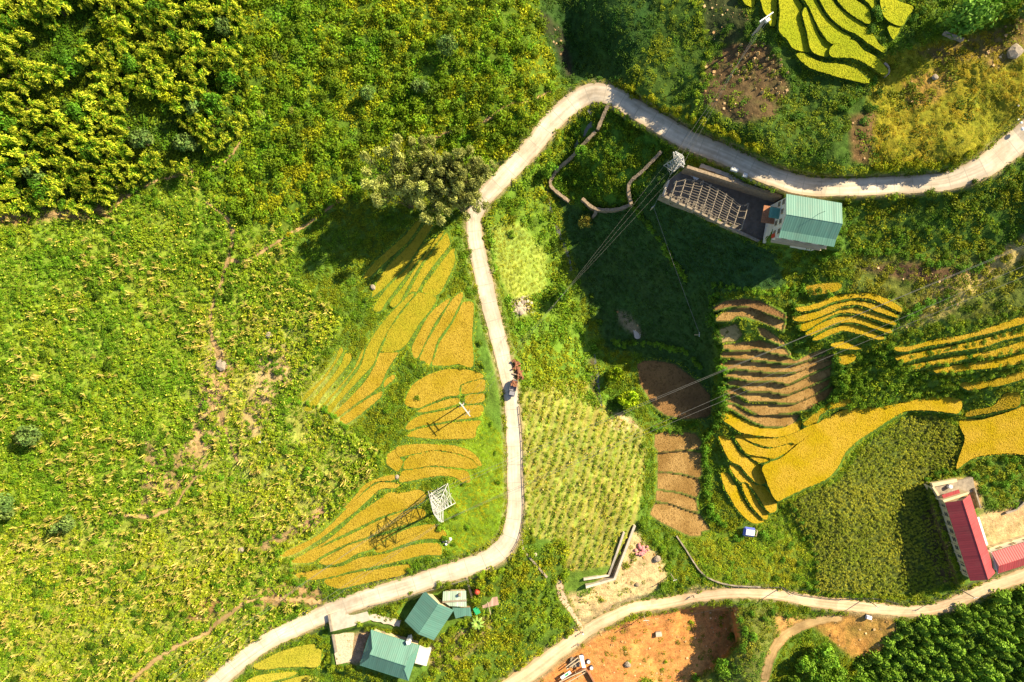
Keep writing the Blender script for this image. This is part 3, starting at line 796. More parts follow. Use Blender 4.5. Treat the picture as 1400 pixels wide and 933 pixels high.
# ------------------------------------------------------------------ roads: centre lines (px, py, width in px)
ROAD = [(1480, 118, 34), (1440, 150, 34), (1395, 190, 34), (1372, 208, 34), (1345, 228, 31), (1297, 247, 25), (1250, 252, 24), (1215, 254, 24), (1153, 256, 24), (1101, 254, 26), (1050, 239, 26), (992, 212, 26), (940, 191, 27),
        (906, 171, 27), (871, 151, 27), (842, 133, 26), (813, 127, 27), (786, 139, 27), (754, 167, 27), (731, 196, 26), (706, 223, 26), (688, 242, 25), (666, 265, 25), (650, 290, 22), (648, 310, 21), (651, 336, 22), (661, 380, 23),
        (670, 420, 22), (682, 465, 22), (692, 508, 20), (698, 535, 20), (700, 557, 20), (703, 600, 21), (704, 650, 21), (705, 680, 22), (703, 708, 23), (697, 735, 25), (685, 752, 27), (664, 766, 26), (630, 778, 25), (592, 790, 25), (559, 801, 25),
        (492, 821, 24), (452, 836, 24), (407, 857, 23), (355, 884, 22), (297, 932, 22), (260, 972, 22), (230, 1010, 22)]
LOWROAD = [(1480, 752, 18), (1440, 770, 18), (1400, 787, 18), (1345, 806, 17), (1314, 820, 17), (1283, 831, 16), (1242, 836, 15), (1204, 833, 16), (1170, 829, 16), (1118, 823, 16), (1067, 814, 14), (1043, 812, 14), (1002, 811, 14),
           (957, 816, 13), (906, 825, 15), (866, 831, 15), (842, 841, 16), (808, 859, 17), (776, 882, 20), (735, 913, 23), (703, 935, 24), (660, 965, 25), (620, 1000, 25)]
TRAILS = {
    'upper': ([(-40, 300, 4), (0, 298, 5), (60, 294, 4), (110, 289, 5), (150, 283, 4), (172, 268, 4), (205, 250, 4), (250, 238, 4), (300, 225, 4), (330, 192, 3)], 'earth footpath along the foot of the wooded slope'),
    'slope': ([(540, 222, 3), (559, 209, 3), (604, 184, 4), (642, 177, 3), (669, 162, 4), (700, 141, 3), (725, 138, 3), (752, 124, 3)], 'thin earth footpath climbing past the bamboo to the road'),
    'gully': ([(280, 278, 4), (305, 296, 4), (316, 312, 6), (318, 330, 5), (312, 358, 5), (303, 385, 4), (290, 420, 4), (287, 450, 4), (297, 480, 6), (307, 498, 8), (298, 520, 5), (300, 555, 4), (310, 590, 4), (330, 640, 3)], 'dry earth gully running down the maize slope'),
    'fork': ([(480, 262, 3), (445, 288, 4), (400, 318, 4), (365, 340, 4), (338, 356, 5), (316, 358, 4)], 'earth footpath forking off below the bamboo shadow'),
    'lower': ([(170, 945, 5), (185, 926, 6), (215, 900, 6), (240, 885, 6), (280, 864, 6), (310, 842, 5), (345, 820, 5), (400, 818, 8), (440, 822, 8)], 'reddish earth path climbing from the road at the lower left'),
    'mid': ([(150, 700, 4), (165, 704, 4), (195, 706, 6), (225, 702, 6), (240, 690, 4), (260, 660, 3), (285, 630, 3)], 'faint earth path across the lower maize slope'),
    'pit': ([(1045, 960, 10), (1046, 925, 11), (1055, 895, 12), (1070, 872, 13), (1095, 857, 12), (1125, 848, 10), (1150, 845, 8)], 'rutted orange dirt track curving from the lower road'),
    'yard': ([(764, 793, 8), (766, 808, 10), (772, 822, 8), (782, 838, 6), (793, 855, 6), (798, 866, 5)], 'pale gravel ramp dropping from the field to the lower road'),
}

def carve(line, zs, extra=1.5, fall=7.0):
    """flatten the ground across a road; zs = height along the line"""
    D = np.full((NY, NX), 1e9, np.float32)
    T = np.zeros((NY, NX), np.float32)
    for (x, y, w), z in zip(line, zs):
        r = w / 2 + extra + fall
        xa, xb = int(max(x - r, X0)) - X0, int(min(x + r, X1)) - X0 + 1
        ya, yb = int(max(y - r, Y0)) - Y0, int(min(y + r, Y1)) - Y0 + 1
        if xb <= xa or yb <= ya:
            continue
        d = np.hypot(GX[ya:yb, xa:xb] - x, GY[ya:yb, xa:xb] - y) - w / 2 - extra
        s = d < D[ya:yb, xa:xb]
        D[ya:yb, xa:xb][s] = d[s]
        T[ya:yb, xa:xb][s] = z
    w = np.clip(1 - D / fall, 0, 1)
    w = w * w * (3 - 2 * w)
    HG[:] = HG * (1 - w) + T * w
    return D < 0

def heights(line, win):
    z = samp(HG, line[:, 0], line[:, 1])
    k = np.ones(win) / win
    return np.convolve(np.pad(z, win // 2, mode='edge'), k, mode='same')[win // 2: win // 2 + len(z)]

RL = smooth_line(ROAD, 2.5)
LL = smooth_line(LOWROAD, 2.5)
RZ = np.convolve(np.pad(samp(BASE, RL[:, 0], RL[:, 1]), 15, mode='edge'), np.ones(31) / 31, mode='valid')
LZ = np.convolve(np.pad(samp(BASE, LL[:, 0], LL[:, 1]), 15, mode='edge'), np.ones(31) / 31, mode='valid')
PADKEEP = PADMASK.copy()
HK = HG.copy()
ROADMASK = carve(RL, RZ) | carve(LL, LZ)
TRAILMASK = np.zeros((NY, NX), bool)
TR = {}
for k, (pts, lab) in TRAILS.items():
    l = smooth_line(pts, 2.5)
    jit = np.cumsum(RNG.normal(0, 0.25, (len(l), 2)), 0)
    jit -= jit.mean(0)
    l[:, :2] += np.clip(jit, -1.5, 1.5)
    l[:, 2] *= (0.65 + 0.6 * RNG.random(len(l))) if k not in ('pit', 'yard') else 0.9 + 0.3 * RNG.random(len(l))
    z = np.convolve(np.pad(samp(HG, l[:, 0], l[:, 1]), 4, mode='edge'), np.ones(9) / 9, mode='valid')
    TRAILMASK |= carve(l, z, 0.5, 2.5)
    TR[k] = (l, z, lab)
keep = PADKEEP & ~ROADMASK
HG[keep] = HK[keep]

# ------------------------------------------------------------------ ground colours (what grows or lies there)
GC = np.zeros((NY, NX, 3), np.float32)
GC[:] = (0.085, 0.15, 0.018)
PN = 0.6 + 0.8 * fbm(10, 77, 3)
def bbox(m, pad):
    ys, xs = np.nonzero(m.any(1))[0], np.nonzero(m.any(0))[0]
    if len(ys) == 0:
        return None
    return slice(max(ys[0] - pad, 0), ys[-1] + pad + 1), slice(max(xs[0] - pad, 0), xs[-1] + pad + 1)
def paint(poly, c, soft=2, amount=1.0, mask=None):
    m = fill(poly) if mask is None else mask
    w = bbox(m, soft + 2)
    if w is None:
        return
    k = blur(m[w].astype(np.float32), soft) * amount
    if soft > 2:
        k = np.clip(k * PN[w], 0, 1)
    GC[w] = GC[w] * (1 - k[..., None]) + np.array(c, np.float32) * k[..., None]

ZONE = {
    'wood': [(-140, -140), (345, -140), (335, 60), (340, 180), (262, 232), (170, 270), (140, 290), (-140, 300)],
    'brush': [(345, -140), (715, -140), (745, 60), (765, 105), (742, 150), (690, 215), (630, 262), (500, 260), (400, 310), (330, 300), (262, 235), (340, 180), (335, 60)],
    'maize': [(-140, 300), (140, 290), (262, 235), (330, 300), (400, 310), (405, 380), (480, 440), (440, 480), (400, 560), (480, 590), (530, 620), (500, 660), (440, 720), (380, 770), (400, 815), (440, 825), (360, 870), (270, 960), (180, 1074), (-140, 1074)],
    'ravine': [(715, -140), (900, -140), (900, 40), (850, 110), (780, 118), (760, 100), (742, 40)],
    'hill': [(900, -140), (1020, -140), (1060, 60), (1190, 110), (1200, 230), (1050, 215), (960, 170), (850, 112), (900, 40)],
    'meadow': [(1200, 80), (1260, 60), (1400, 30), (1540, 0), (1540, 110), (1390, 165), (1330, 215), (1190, 232), (1190, 120)],
    'valley': [(905, 200), (960, 300), (1060, 345), (985, 395), (972, 590), (870, 480), (830, 480), (790, 380), (770, 300), (760, 260), (790, 285), (870, 270)],
    'garden': [(790, 160), (830, 145), (920, 200), (900, 225), (865, 285), (800, 285), (755, 255), (760, 225)],
    'west': [(740, 170), (790, 150), (770, 200), (750, 260), (760, 330), (780, 400), (820, 480), (830, 560), (716, 530), (700, 440), (672, 360), (662, 300), (690, 255)],
    'palefield': [(668, 310), (712, 305), (748, 350), (745, 400), (700, 410), (680, 370)],
    'field': [(716, 532), (760, 522), (800, 522), (830, 560), (880, 590), (884, 620), (880, 660), (872, 700), (868, 715), (838, 772), (785, 780), (772, 775), (776, 742), (732, 735), (719, 720), (716, 600)],
    'southwood': [(730, 735), (776, 742), (772, 790), (764, 800), (795, 862), (690, 935), (590, 1074), (560, 940), (600, 880), (650, 830), (650, 780), (700, 760)],
    'corn': [(1075, 690), (1105, 673), (1145, 657), (1165, 632), (1182, 607), (1207, 587), (1240, 569), (1275, 567), (1303, 579), (1315, 600), (1311, 625), (1298, 648), (1272, 668), (1285, 720), (1305, 780), (1298, 796), (1250, 814), (1200, 812), (1150, 808), (1113, 811), (1115, 780), (1108, 745), (1092, 722)],
    'thicket': [(1150, 490), (1220, 470), (1225, 500), (1300, 520), (1320, 540), (1220, 555), (1130, 560), (1140, 520)],
    'scrub': [(925, 735), (1000, 725), (1070, 700), (1105, 750), (1110, 810), (1040, 803), (975, 800), (945, 785)],
    'darkfield': [(890, 290), (1060, 345), (1075, 395), (985, 400), (920, 360)],
    'slope': [(1155, 268), (1350, 245), (1420, 210), (1420, 320), (1340, 350), (1180, 345), (1150, 335)],
    'rightbank': [(1170, 345), (1340, 350), (1420, 320), (1420, 430), (1300, 440), (1230, 430), (1160, 400)],
    'plantation': [(1180, 850), (1250, 850), (1330, 825), (1420, 795), (1540, 760), (1540, 1074), (1150, 1074), (1170, 920)],
    'southgreen': [(1005, 830), (1060, 828), (1075, 850), (1050, 890), (1040, 960), (900, 1074), (930, 940), (985, 905)],
    'yardgreen': [(1305, 645), (1330, 630), (1420, 625), (1420, 690), (1345, 705), (1335, 665), (1310, 655)],
    'roadgrass': [(610, 640), (660, 560), (690, 600), (694, 690), (675, 742), (620, 760), (590, 730), (610, 690)],
    'roadbank': [(640, 400), (680, 500), (690, 600), (660, 580), (660, 520)],
}
ZM_ = {k: fill(v) for k, v in ZONE.items()}
paint(None, (0.05, 0.09, 0.012), 6, 1, ZM_['wood'])
paint(None, (0.075, 0.13, 0.012), 6, 1, ZM_['brush'])
paint(None, (0.165, 0.235, 0.024), 8, 1, ZM_['maize'])
paint([(-140, 740), (200, 720), (380, 680), (440, 720), (360, 870), (180, 1074), (-140, 1074)], (0.25, 0.27, 0.045), 20)
paint([(270, 420), (420, 430), (480, 560), (500, 640), (420, 720), (300, 680), (250, 560)], (0.24, 0.26, 0.05), 20)
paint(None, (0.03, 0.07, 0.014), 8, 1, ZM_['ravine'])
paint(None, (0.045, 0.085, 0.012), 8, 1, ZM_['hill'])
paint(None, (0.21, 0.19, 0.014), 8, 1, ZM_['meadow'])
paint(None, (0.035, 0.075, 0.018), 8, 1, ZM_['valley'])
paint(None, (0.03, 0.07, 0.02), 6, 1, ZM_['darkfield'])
paint(None, (0.07, 0.15, 0.015), 5, 1, ZM_['garden'])
paint(None, (0.12, 0.20, 0.02), 6, 1, ZM_['west'])
paint(None, (0.24, 0.30, 0.05), 4, 1, ZM_['palefield'])
paint(None, (0.22, 0.23, 0.045), 4, 1, ZM_['field'])
paint(None, (0.08, 0.14, 0.015), 6, 1, ZM_['southwood'])
paint(None, (0.08, 0.10, 0.018), 3, 1, ZM_['corn'])
paint(None, (0.12, 0.17, 0.015), 5, 1, ZM_['scrub'])
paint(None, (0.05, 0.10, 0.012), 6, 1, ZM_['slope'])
paint(None, (0.11, 0.13, 0.022), 6, 1, ZM_['rightbank'])
paint(None, (0.04, 0.09, 0.015), 5, 1, ZM_['plantation'])
paint(None, (0.13, 0.15, 0.03), 6, 1, ZM_['southgreen'])
paint(None, (0.14, 0.22, 0.014), 5, 1, ZM_['roadgrass'])
# patches where the soil shows
SOIL = [
    ([(40, 292), (110, 280), (180, 262), (150, 298), (90, 302), (0, 310), (-40, 305), (-40, 294)], (0.24, 0.15, 0.06)),
    ([(285, 470), (320, 480), (318, 520), (300, 600), (270, 640), (240, 640), (270, 560)], (0.33, 0.23, 0.11)),
    ([(355, 480), (390, 470), (400, 520), (380, 545), (350, 600), (320, 600), (340, 540)], (0.32, 0.24, 0.11)),
    ([(405, 720), (440, 688), (455, 700), (430, 722), (400, 735), (370, 745)], (0.28, 0.17, 0.10)),
    ([(350, 740), (400, 720), (410, 730), (360, 755)], (0.26, 0.17, 0.08)),
    ([(265, 830), (300, 805), (310, 830), (280, 850), (250, 850)], (0.22, 0.13, 0.05)),
    ([(200, 600), (240, 620), (280, 600), (270, 650), (220, 690), (190, 690)], (0.27, 0.19, 0.08)),
    ([(1000, 60), (1050, 60), (1080, 120), (1060, 160), (1010, 170), (960, 140), (960, 90)], (0.10, 0.065, 0.03)),
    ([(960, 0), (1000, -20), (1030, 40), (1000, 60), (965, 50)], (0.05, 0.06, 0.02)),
    ([(1160, 160), (1200, 150), (1190, 225), (1165, 220)], (0.12, 0.075, 0.03)),
    ([(1235, 110), (1290, 90), (1310, 110), (1280, 140), (1240, 150)], (0.32, 0.19, 0.04)),
    ([(1250, 70), (1300, 60), (1360, 40), (1420, 10), (1420, 60), (1350, 80), (1290, 90)], (0.13, 0.09, 0.03)),
    ([(1345, 85), (1390, 65), (1395, 80), (1360, 95)], (0.22, 0.14, 0.05)),
    ([(1165, 365), (1240, 358), (1330, 372), (1300, 380), (1270, 390), (1200, 375)], (0.10, 0.06, 0.03)),
    ([(1290, 385), (1330, 365), (1400, 322), (1420, 320), (1400, 350), (1340, 385), (1300, 400), (1280, 398)], (0.32, 0.21, 0.08)),
    ([(830, 580), (848, 562), (865, 575), (880, 590), (840, 590)], (0.48, 0.33, 0.19)),
    ([(842, 425), (860, 430), (880, 455), (872, 462), (850, 445)], (0.20, 0.16, 0.09)),
    ([(695, 415), (722, 405), (730, 425), (705, 432)], (0.48, 0.40, 0.30)),
    ([(805, 480), (815, 490), (822, 560), (812, 565), (805, 520)], (0.08, 0.06, 0.03)),
    ([(835, 782), (868, 722), (885, 745), (905, 765), (912, 790), (885, 815), (850, 826), (815, 850), (796, 862), (786, 835), (775, 812), (800, 812)], (0.46, 0.33, 0.17)),
    ([(1280, 655), (1335, 655), (1345, 700), (1330, 690)], (0.36, 0.22, 0.10)),
    ([(1338, 705), (1400, 685), (1450, 672), (1450, 725), (1352, 752)], (0.46, 0.31, 0.16)),
    ([(1105, 850), (1170, 835), (1220, 838), (1225, 860), (1200, 895), (1165, 900), (1130, 870)], (0.36, 0.19, 0.05)),
    ([(690, 945), (760, 905), (800, 872), (850, 850), (900, 838), (960, 826), (1010, 830), (1012, 870), (985, 905), (930, 940), (900, 990), (690, 1010)], (0.45, 0.19, 0.06)),
    ([(1060, 840), (1110, 845), (1090, 858), (1065, 880)], (0.38, 0.22, 0.07)),
    ([(380, 798), (440, 800), (440, 826), (350, 832), (330, 820)], (0.33, 0.22, 0.09)),
    ([(482, 868), (506, 862), (498, 905), (478, 910)], (0.30, 0.20, 0.13)),
    ([(575, 880), (620, 870), (640, 850), (680, 840), (660, 880), (610, 915), (590, 915)], (0.25, 0.19, 0.07)),
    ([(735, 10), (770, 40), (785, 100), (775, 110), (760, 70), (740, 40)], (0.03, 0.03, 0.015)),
    ([(1285, 680), (1262, 700), (1268, 760), (1290, 800), (1310, 800), (1300, 740)], (0.10, 0.07, 0.03)),
    ([(945, 800), (1040, 803), (1040, 807), (940, 812)], (0.25, 0.22, 0.06)),
]
for k_ in range(6):
    q_ = np.array([(1272, 392), (1305, 388), (1345, 372), (1385, 342), (1440, 300), (1460, 285)], float) + np.array((2, 11)) * k_ + np.array((-12 * k_, 0))
    q_ = smooth_line([(x, y) for x, y in q_], 4)
    w_ = 2.6
    SOIL.append(([(x, y - w_) for x, y in q_] + [(x, y + w_) for x, y in q_[::-1]], (0.36, 0.27, 0.09)))
SOILMASK = np.zeros((NY, NX), bool)
for p, c in SOIL:
    paint(p, c, 4)
    SOILMASK |= fill(p)
paint(None, (0.235, 0.21, 0.05), 0, 0.75, ZM_['field'] & (np.sin((GX * 0.96 + GY * 0.28 + 5 * fbm(60, 12, 2)) * 2 * math.pi / 11.0) < -0.1))
paint(None, (0.19, 0.25, 0.035), 0, 0.75, ZM_['field'] & (np.sin((GX * 0.96 + GY * 0.28 + 5 * fbm(60, 12, 2)) * 2 * math.pi / 11.0) > 0.3))
for tr in ([(748, 920), (800, 885), (850, 868), (900, 858), (930, 850)], [(752, 926), (803, 890), (852, 873), (902, 863), (934, 856)], [(800, 925), (840, 905), (880, 895), (900, 870)], [(806, 928), (844, 909), (885, 899), (905, 874)]):
    q_ = smooth_line(tr, 3)
    paint([(x, y - 0.9) for x, y in q_] + [(x, y + 0.9) for x, y in q_[::-1]], (0.33, 0.13, 0.04), 1, 0.9)
gn = fbm(14, 91, 4)
GC *= (0.72 + 0.56 * gn)[..., None]
GC[..., 0] *= 0.85 + 0.3 * fbm(40, 55, 3)
paint(None, (0.16, 0.10, 0.045), 1, 0.7, TRAILMASK)
paint(None, (0.26, 0.20, 0.10), 3, 1.0, dilate(ROADMASK, 2))
paint(None, (0.15, 0.08, 0.035), 1, 0.9, BROWNMASK)

# ------------------------------------------------------------------ mesh helpers
def link(o, parent=None):
    COL.objects.link(o)
    if parent is not None:
        o.parent = parent
    return o

def tag(o, label=None, cat=None, group=None, kind=None):
    if label: o['label'] = label
    if cat: o['category'] = cat
    if group: o['group'] = group
    if kind: o['kind'] = kind
    return o

def empty(name, loc, rz=0.0):
    o = bpy.data.objects.new(name, None)
    o.location = loc
    o.rotation_euler = (0, 0, rz)
    o.empty_display_size = 0.3
    return link(o)

class MB:
    def __init__(s):
        s.v, s.f, s.m = [], [], []
    def add(s, vs, fs, mi=0):
        b = len(s.v)
        s.v += [tuple(v) for v in vs]
        s.f += [tuple(b + i for i in f) for f in fs]
        s.m += [mi] * len(fs)
        return s
    def box(s, c, size, rz=0.0, mi=0, taper=1.0):
        x, y, z = size[0] / 2, size[1] / 2, size[2] / 2
        co, si = math.cos(rz), math.sin(rz)
        vs = []
        for dz, t in ((-z, 1.0), (z, taper)):
            for dx, dy in ((-x, -y), (x, -y), (x, y), (-x, y)):
                dx, dy = dx * t, dy * t
                vs.append((c[0] + dx * co - dy * si, c[1] + dx * si + dy * co, c[2] + dz))
        return s.add(vs, [(3, 2, 1, 0), (4, 5, 6, 7), (0, 1, 5, 4), (1, 2, 6, 5), (2, 3, 7, 6), (3, 0, 4, 7)], mi)
    def beam(s, p, q, w, h=None, mi=0):
        p, q = Vector(p), Vector(q)
        d = (q - p)
        if d.length < 1e-6:
            return s
        d.normalize()
        up = Vector((0, 0, 1)) if abs(d.z) < 0.95 else Vector((1, 0, 0))
        a = d.cross(up).normalized() * (w / 2)
        b = a.cross(d).normalized() * ((h or w) / 2)
        vs = [p - a - b, p + a - b, p + a + b, p - a + b, q - a - b, q + a - b, q + a + b, q - a + b]
        return s.add(vs, [(0, 1, 2, 3), (7, 6, 5, 4), (0, 4, 5, 1), (1, 5, 6, 2), (2, 6, 7, 3), (3, 7, 4, 0)], mi)
    def tube(s, pts, radii, n=8, mi=0, cap=True):
        rings = []
        P = [Vector(p) for p in pts]
        for i, p in enumerate(P):
            d = (P[min(i + 1, len(P) - 1)] - P[max(i - 1, 0)]).normalized()
            up = Vector((0, 0, 1)) if abs(d.z) < 0.9 else Vector((1, 0, 0))
            a = d.cross(up).normalized()
            b = a.cross(d).normalized()
            r = radii[i] if hasattr(radii, '__len__') else radii
            rings.append([p + a * (r * math.cos(t)) + b * (r * math.sin(t)) for t in [2 * math.pi * k / n for k in range(n)]])
        vs = [v for r in rings for v in r]
        fs = []
        for i in range(len(P) - 1):
            for k in range(n):
                fs.append((i * n + k, i * n + (k + 1) % n, (i + 1) * n + (k + 1) % n, (i + 1) * n + k))
        if cap:
            fs.append(tuple(range(n - 1, -1, -1)))
            fs.append(tuple((len(P) - 1) * n + k for k in range(n)))
        return s.add(vs, fs, mi)
    def prism(s, top, bottom, mi=0):
        n = len(top)
        vs = [tuple(p) for p in top] + [tuple(p) for p in bottom]
        fs = [tuple(range(n)), tuple(range(2 * n - 1, n - 1, -1))]
        for i in range(n):
            j = (i + 1) % n
            fs.append((j, i, n + i, n + j))
        return s.add(vs, fs, mi)
    def build(s, name, mats, parent=None, smooth=False):
        me = bpy.data.meshes.new(name)
        me.from_pydata([tuple(v) for v in s.v], [], s.f)
        for m in (mats if isinstance(mats, (list, tuple)) else [mats]):
            me.materials.append(MT[m] if isinstance(m, str) else m)
        if len(me.materials) > 1:
            me.polygons.foreach_set('material_index', s.m)
        if smooth:
            me.polygons.foreach_set('use_smooth', [True] * len(me.polygons))
        me.update()
        return link(bpy.data.objects.new(name, me), parent)

def quadmesh(name, V, F, C, m):
    """big mesh of quads with a point colour"""
    me = bpy.data.meshes.new(name)
    nv, nf = len(V), len(F)
    me.vertices.add(nv)
    me.vertices.foreach_set('co', V.astype(np.float32).ravel())
    me.loops.add(nf * 4)
    me.loops.foreach_set('vertex_index', F.astype(np.int32).ravel())
    me.polygons.add(nf)
    me.polygons.foreach_set('loop_start', np.arange(0, nf * 4, 4, dtype=np.int32))
    me.polygons.foreach_set('loop_total', np.full(nf, 4, np.int32))
    me.update(calc_edges=True)
    at = me.color_attributes.new('Col', 'FLOAT_COLOR', 'POINT')
    at.data.foreach_set('color', np.concatenate([C, np.ones((nv, 1))], 1).astype(np.float32).ravel())
    me.materials.append(m)
    return me

# ------------------------------------------------------------------ ground sheet
def make_ground():
    far = np.array([-9000, -5000, -2500, -1200, -600, -320, -200])
    xs = np.concatenate([far, np.arange(X0, X1 + 1, 2), 1400 - far[::-1]]).astype(float)
    ys = np.concatenate([far, np.arange(Y0, Y1 + 1, 2), 933 - far[::-1]]).astype(float)
    gx, gy = np.meshgrid(xs, ys)
    z = samp(HG, gx, gy)
    out = np.maximum(np.maximum(X0 - gx, gx - X1), np.maximum(Y0 - gy, gy - Y1)).clip(0)
    z = z * np.exp(-out / 4000)
    V = UU(gx, gy, z).reshape(-1, 3)
    ny, nx = gx.shape
    i = np.arange(ny * nx).reshape(ny, nx)
    F = np.stack([i[1:, :-1], i[1:, 1:], i[:-1, 1:], i[:-1, :-1]], -1).reshape(-1, 4)
    C = np.stack([samp(GC[..., k], gx, gy) for k in range(3)], -1).reshape(-1, 3)
    me = quadmesh('ground', V, F, C, MT['ground'])
    me.polygons.foreach_set('use_smooth', np.ones(len(F), bool))
    o = link(bpy.data.objects.new('ground', me))
    tag(o, kind='structure')
make_ground()

def ribbon(name, line, zs, m, lift, cols=6, edge=0.12, ragged=0.0):
    """road or path surface laid on the carved ground"""
    n = len(line)
    t = np.gradient(line[:, :2], axis=0)
    t /= np.linalg.norm(t, axis=1)[:, None] + 1e-9
    nr = np.stack([-t[:, 1], t[:, 0]], 1)
    V, F, UVv = [], [], []
    dist = np.concatenate([[0], np.cumsum(np.linalg.norm(np.diff(line[:, :2], axis=0), axis=1))]) * M
    rg = RNG.normal(0, 1, (n, 2))
    rg = (rg + np.roll(rg, 1, 0) + np.roll(rg, -1, 0)) / 2.2
    us = np.linspace(-1, 1, cols)
    for i in range(n):
        for j, u in enumerate(us):
            w = line[i, 2] / 2
            if j in (0, cols - 1):
                w += ragged * rg[i, 0 if j == 0 else 1]
            px, py = line[i, :2] + nr[i] * u * w
            p = U(px, py, zs[i] + lift)
            V.append(p)
            UVv.append(((u + 1) / 2, dist[i]))
    for i in range(n - 1):
        for j in range(cols - 1):
            a = i * cols + j
            F.append((a, a + 1, a + cols + 1, a + cols))
    # sides
    for j in (0, cols - 1):
        b = len(V)
        for i in range(n):
            p = Vector(V[i * cols + j])
            p.z -= 0.5
            V.append(p)
            UVv.append(UVv[i * cols + j])
        for i in range(n - 1):
            a = i * cols + j
            f = (a, a + cols, b + i + 1, b + i)
            F.append(f if j == 0 else f[::-1])
    me = bpy.data.meshes.new(name)
    me.from_pydata([tuple(v) for v in V], [], F)
    uvl = me.uv_layers.new(name='UVMap')
    li = np.zeros(len(me.loops), np.int32)
    me.loops.foreach_get('vertex_index', li)
    uvl.data.foreach_set('uv', np.array(UVv, np.float32)[li].ravel())
    me.materials.append(MT[m])
    me.update()
    return tag(link(bpy.data.objects.new(name, me)), kind='structure')

o = ribbon('road', RL, RZ, 'road', 0.10, ragged=0.35)
o['label'] = 'pale concrete road winding down the middle of the hillside'
o = ribbon('road', LL, LZ, 'dirtroad', 0.10, ragged=0.6)
o['label'] = 'narrow sandy concrete road along the bottom right'
for k, (l, z, lab) in TR.items():
    o = ribbon('path', l, z, 'dirtroad' if k in ('yard',) else 'trail', 0.06, 4, ragged=0.8)
    o['label'] = lab

# ------------------------------------------------------------------ rice paddies
def make_paddy(i):
    outline, m, crop, lab, grp = PADS[i]
    p = smooth_line(outline, 2.0, True)
    p = p + RNG.normal(0, 0.22, p.shape)
    z = pad_z(i, p[:, 0], p[:, 1])
    top = UU(p[:, 0], p[:, 1], z + crop)
    bot = UU(p[:, 0], p[:, 1], z - 0.5)
    a = 0.5 * np.sum(top[:, 0] * np.roll(top[:, 1], -1) - np.roll(top[:, 0], -1) * top[:, 1])
    if a < 0:
        top, bot = top[::-1], bot[::-1]
    b = MB()
    b.prism(top, bot)
    nm = 'rice_paddy' if m.startswith('rice') else 'mud_paddy'
    if crop > 0.2:
        r = np.random.default_rng(900 + i)
        w = fill(outline)
        yy, xx = np.nonzero(w)
        if len(yy):
            k = r.poisson((M * (H - pad_z(i, xx, yy)) / H) ** 2 * 5.0)
            q = np.stack([np.repeat(xx, k) + X0, np.repeat(yy, k) + Y0], 1) + r.random((k.sum(), 2))
            f = UU(q[:, 0], q[:, 1], pad_z(i, q[:, 0], q[:, 1]) + crop - 0.04)
            for c in f:
                for _ in range(2):
                    a, l = r.random() * 6.283, 0.12 + 0.1 * r.random()
                    d = Vector((math.cos(a) * l, math.sin(a) * l, 0.05 + 0.07 * r.random()))
                    s_ = Vector((-math.sin(a), math.cos(a), 0)) * 0.08
                    c0 = Vector(c)
                    b.add([c0 - s_, c0 + s_, c0 + d + s_, c0 + d - s_], [(0, 1, 2, 3)])
    o = b.build(nm, m)
    tag(o, lab, 'rice paddy' if nm == 'rice_paddy' else 'bare paddy', grp)
for i in range(len(PADS)):
    make_paddy(i)

#@@S
# ------------------------------------------------------------------ streams and puddle
def stream(pts):
    l = smooth_line(pts, 2.5)
    z = np.convolve(np.pad(samp(HG, l[:, 0], l[:, 1]), 4, mode='edge'), np.ones(9) / 9, mode='valid')
    return ribbon('stream', l, z, 'stream', 0.05, 4, ragged=1.2)
stream([(806, 148, 5), (812, 160, 6), (806, 175, 6), (794, 190, 5), (784, 202, 4)])
stream([(748, 258, 3), (750, 280, 4), (760, 310, 5), (772, 340, 5), (782, 370, 4)])
stream([(812, 485, 4), (815, 510, 5), (818, 540, 5), (822, 562, 4)])
pp_ = smooth_line([(866, 449), (872, 451), (876, 458), (874, 463), (868, 462)], 1.5, True)
zz_ = hg(871, 457) + 0.12
tag(MB().prism([U(x, y, zz_) for x, y in pp_][::-1], [U(x, y, zz_ - 0.5) for x, y in pp_][::-1]).build('puddle', 'concrete'), 'small pale puddle on the valley path', kind='structure')

# ------------------------------------------------------------------ houses
def local_frame(c, z):
    """four roof corners (px) at height z -> centre, heading of edge 0-1, length of it, width across"""
    P = [U(x, y, z) for x, y in c]
    cen = sum(P, Vector()) / 4
    ex = ((P[1] - P[0]) + (P[2] - P[3])) / 2
    ey = ((P[2] - P[1]) + (P[3] - P[0])) / 2
    rz = math.atan2(ex.y, ex.x)
    return cen, rz, ex.length, abs(ey.dot(Vector((-math.sin(rz), math.cos(rz), 0)))), 1 if ex.cross(ey).z > 0 else -1

def window(parent, x, y, z, w, h, axis, sign):
    """frame and pane on a wall; axis = wall normal axis"""
    f, g = MB(), MB()
    d = 0.06 * sign
    if axis == 'y':
        for dx in (-w / 2, w / 2):
            f.box((x + dx, y + d, z), (0.06, 0.14, h + 0.06))
        for dz in (-h / 2, 0, h / 2):
            f.box((x, y + d * 1.05, z + dz), (w - 0.09, 0.13, 0.08))
        g.box((x, y + d * 0.3, z), (w - 0.05, 0.07, h - 0.05))
    else:
        for dy in (-w / 2, w / 2):
            f.box((x + d, y + dy, z), (0.14, 0.06, h + 0.06))
        for dz in (-h / 2, 0, h / 2):
            f.box((x + d * 1.05, y, z + dz), (0.13, w - 0.09, 0.08))
        g.box((x + d * 0.3, y, z), (0.07, w - 0.05, h - 0.05))
    o = f.build('window', 'wallcream', parent)
    g.build('pane', 'glass', o)

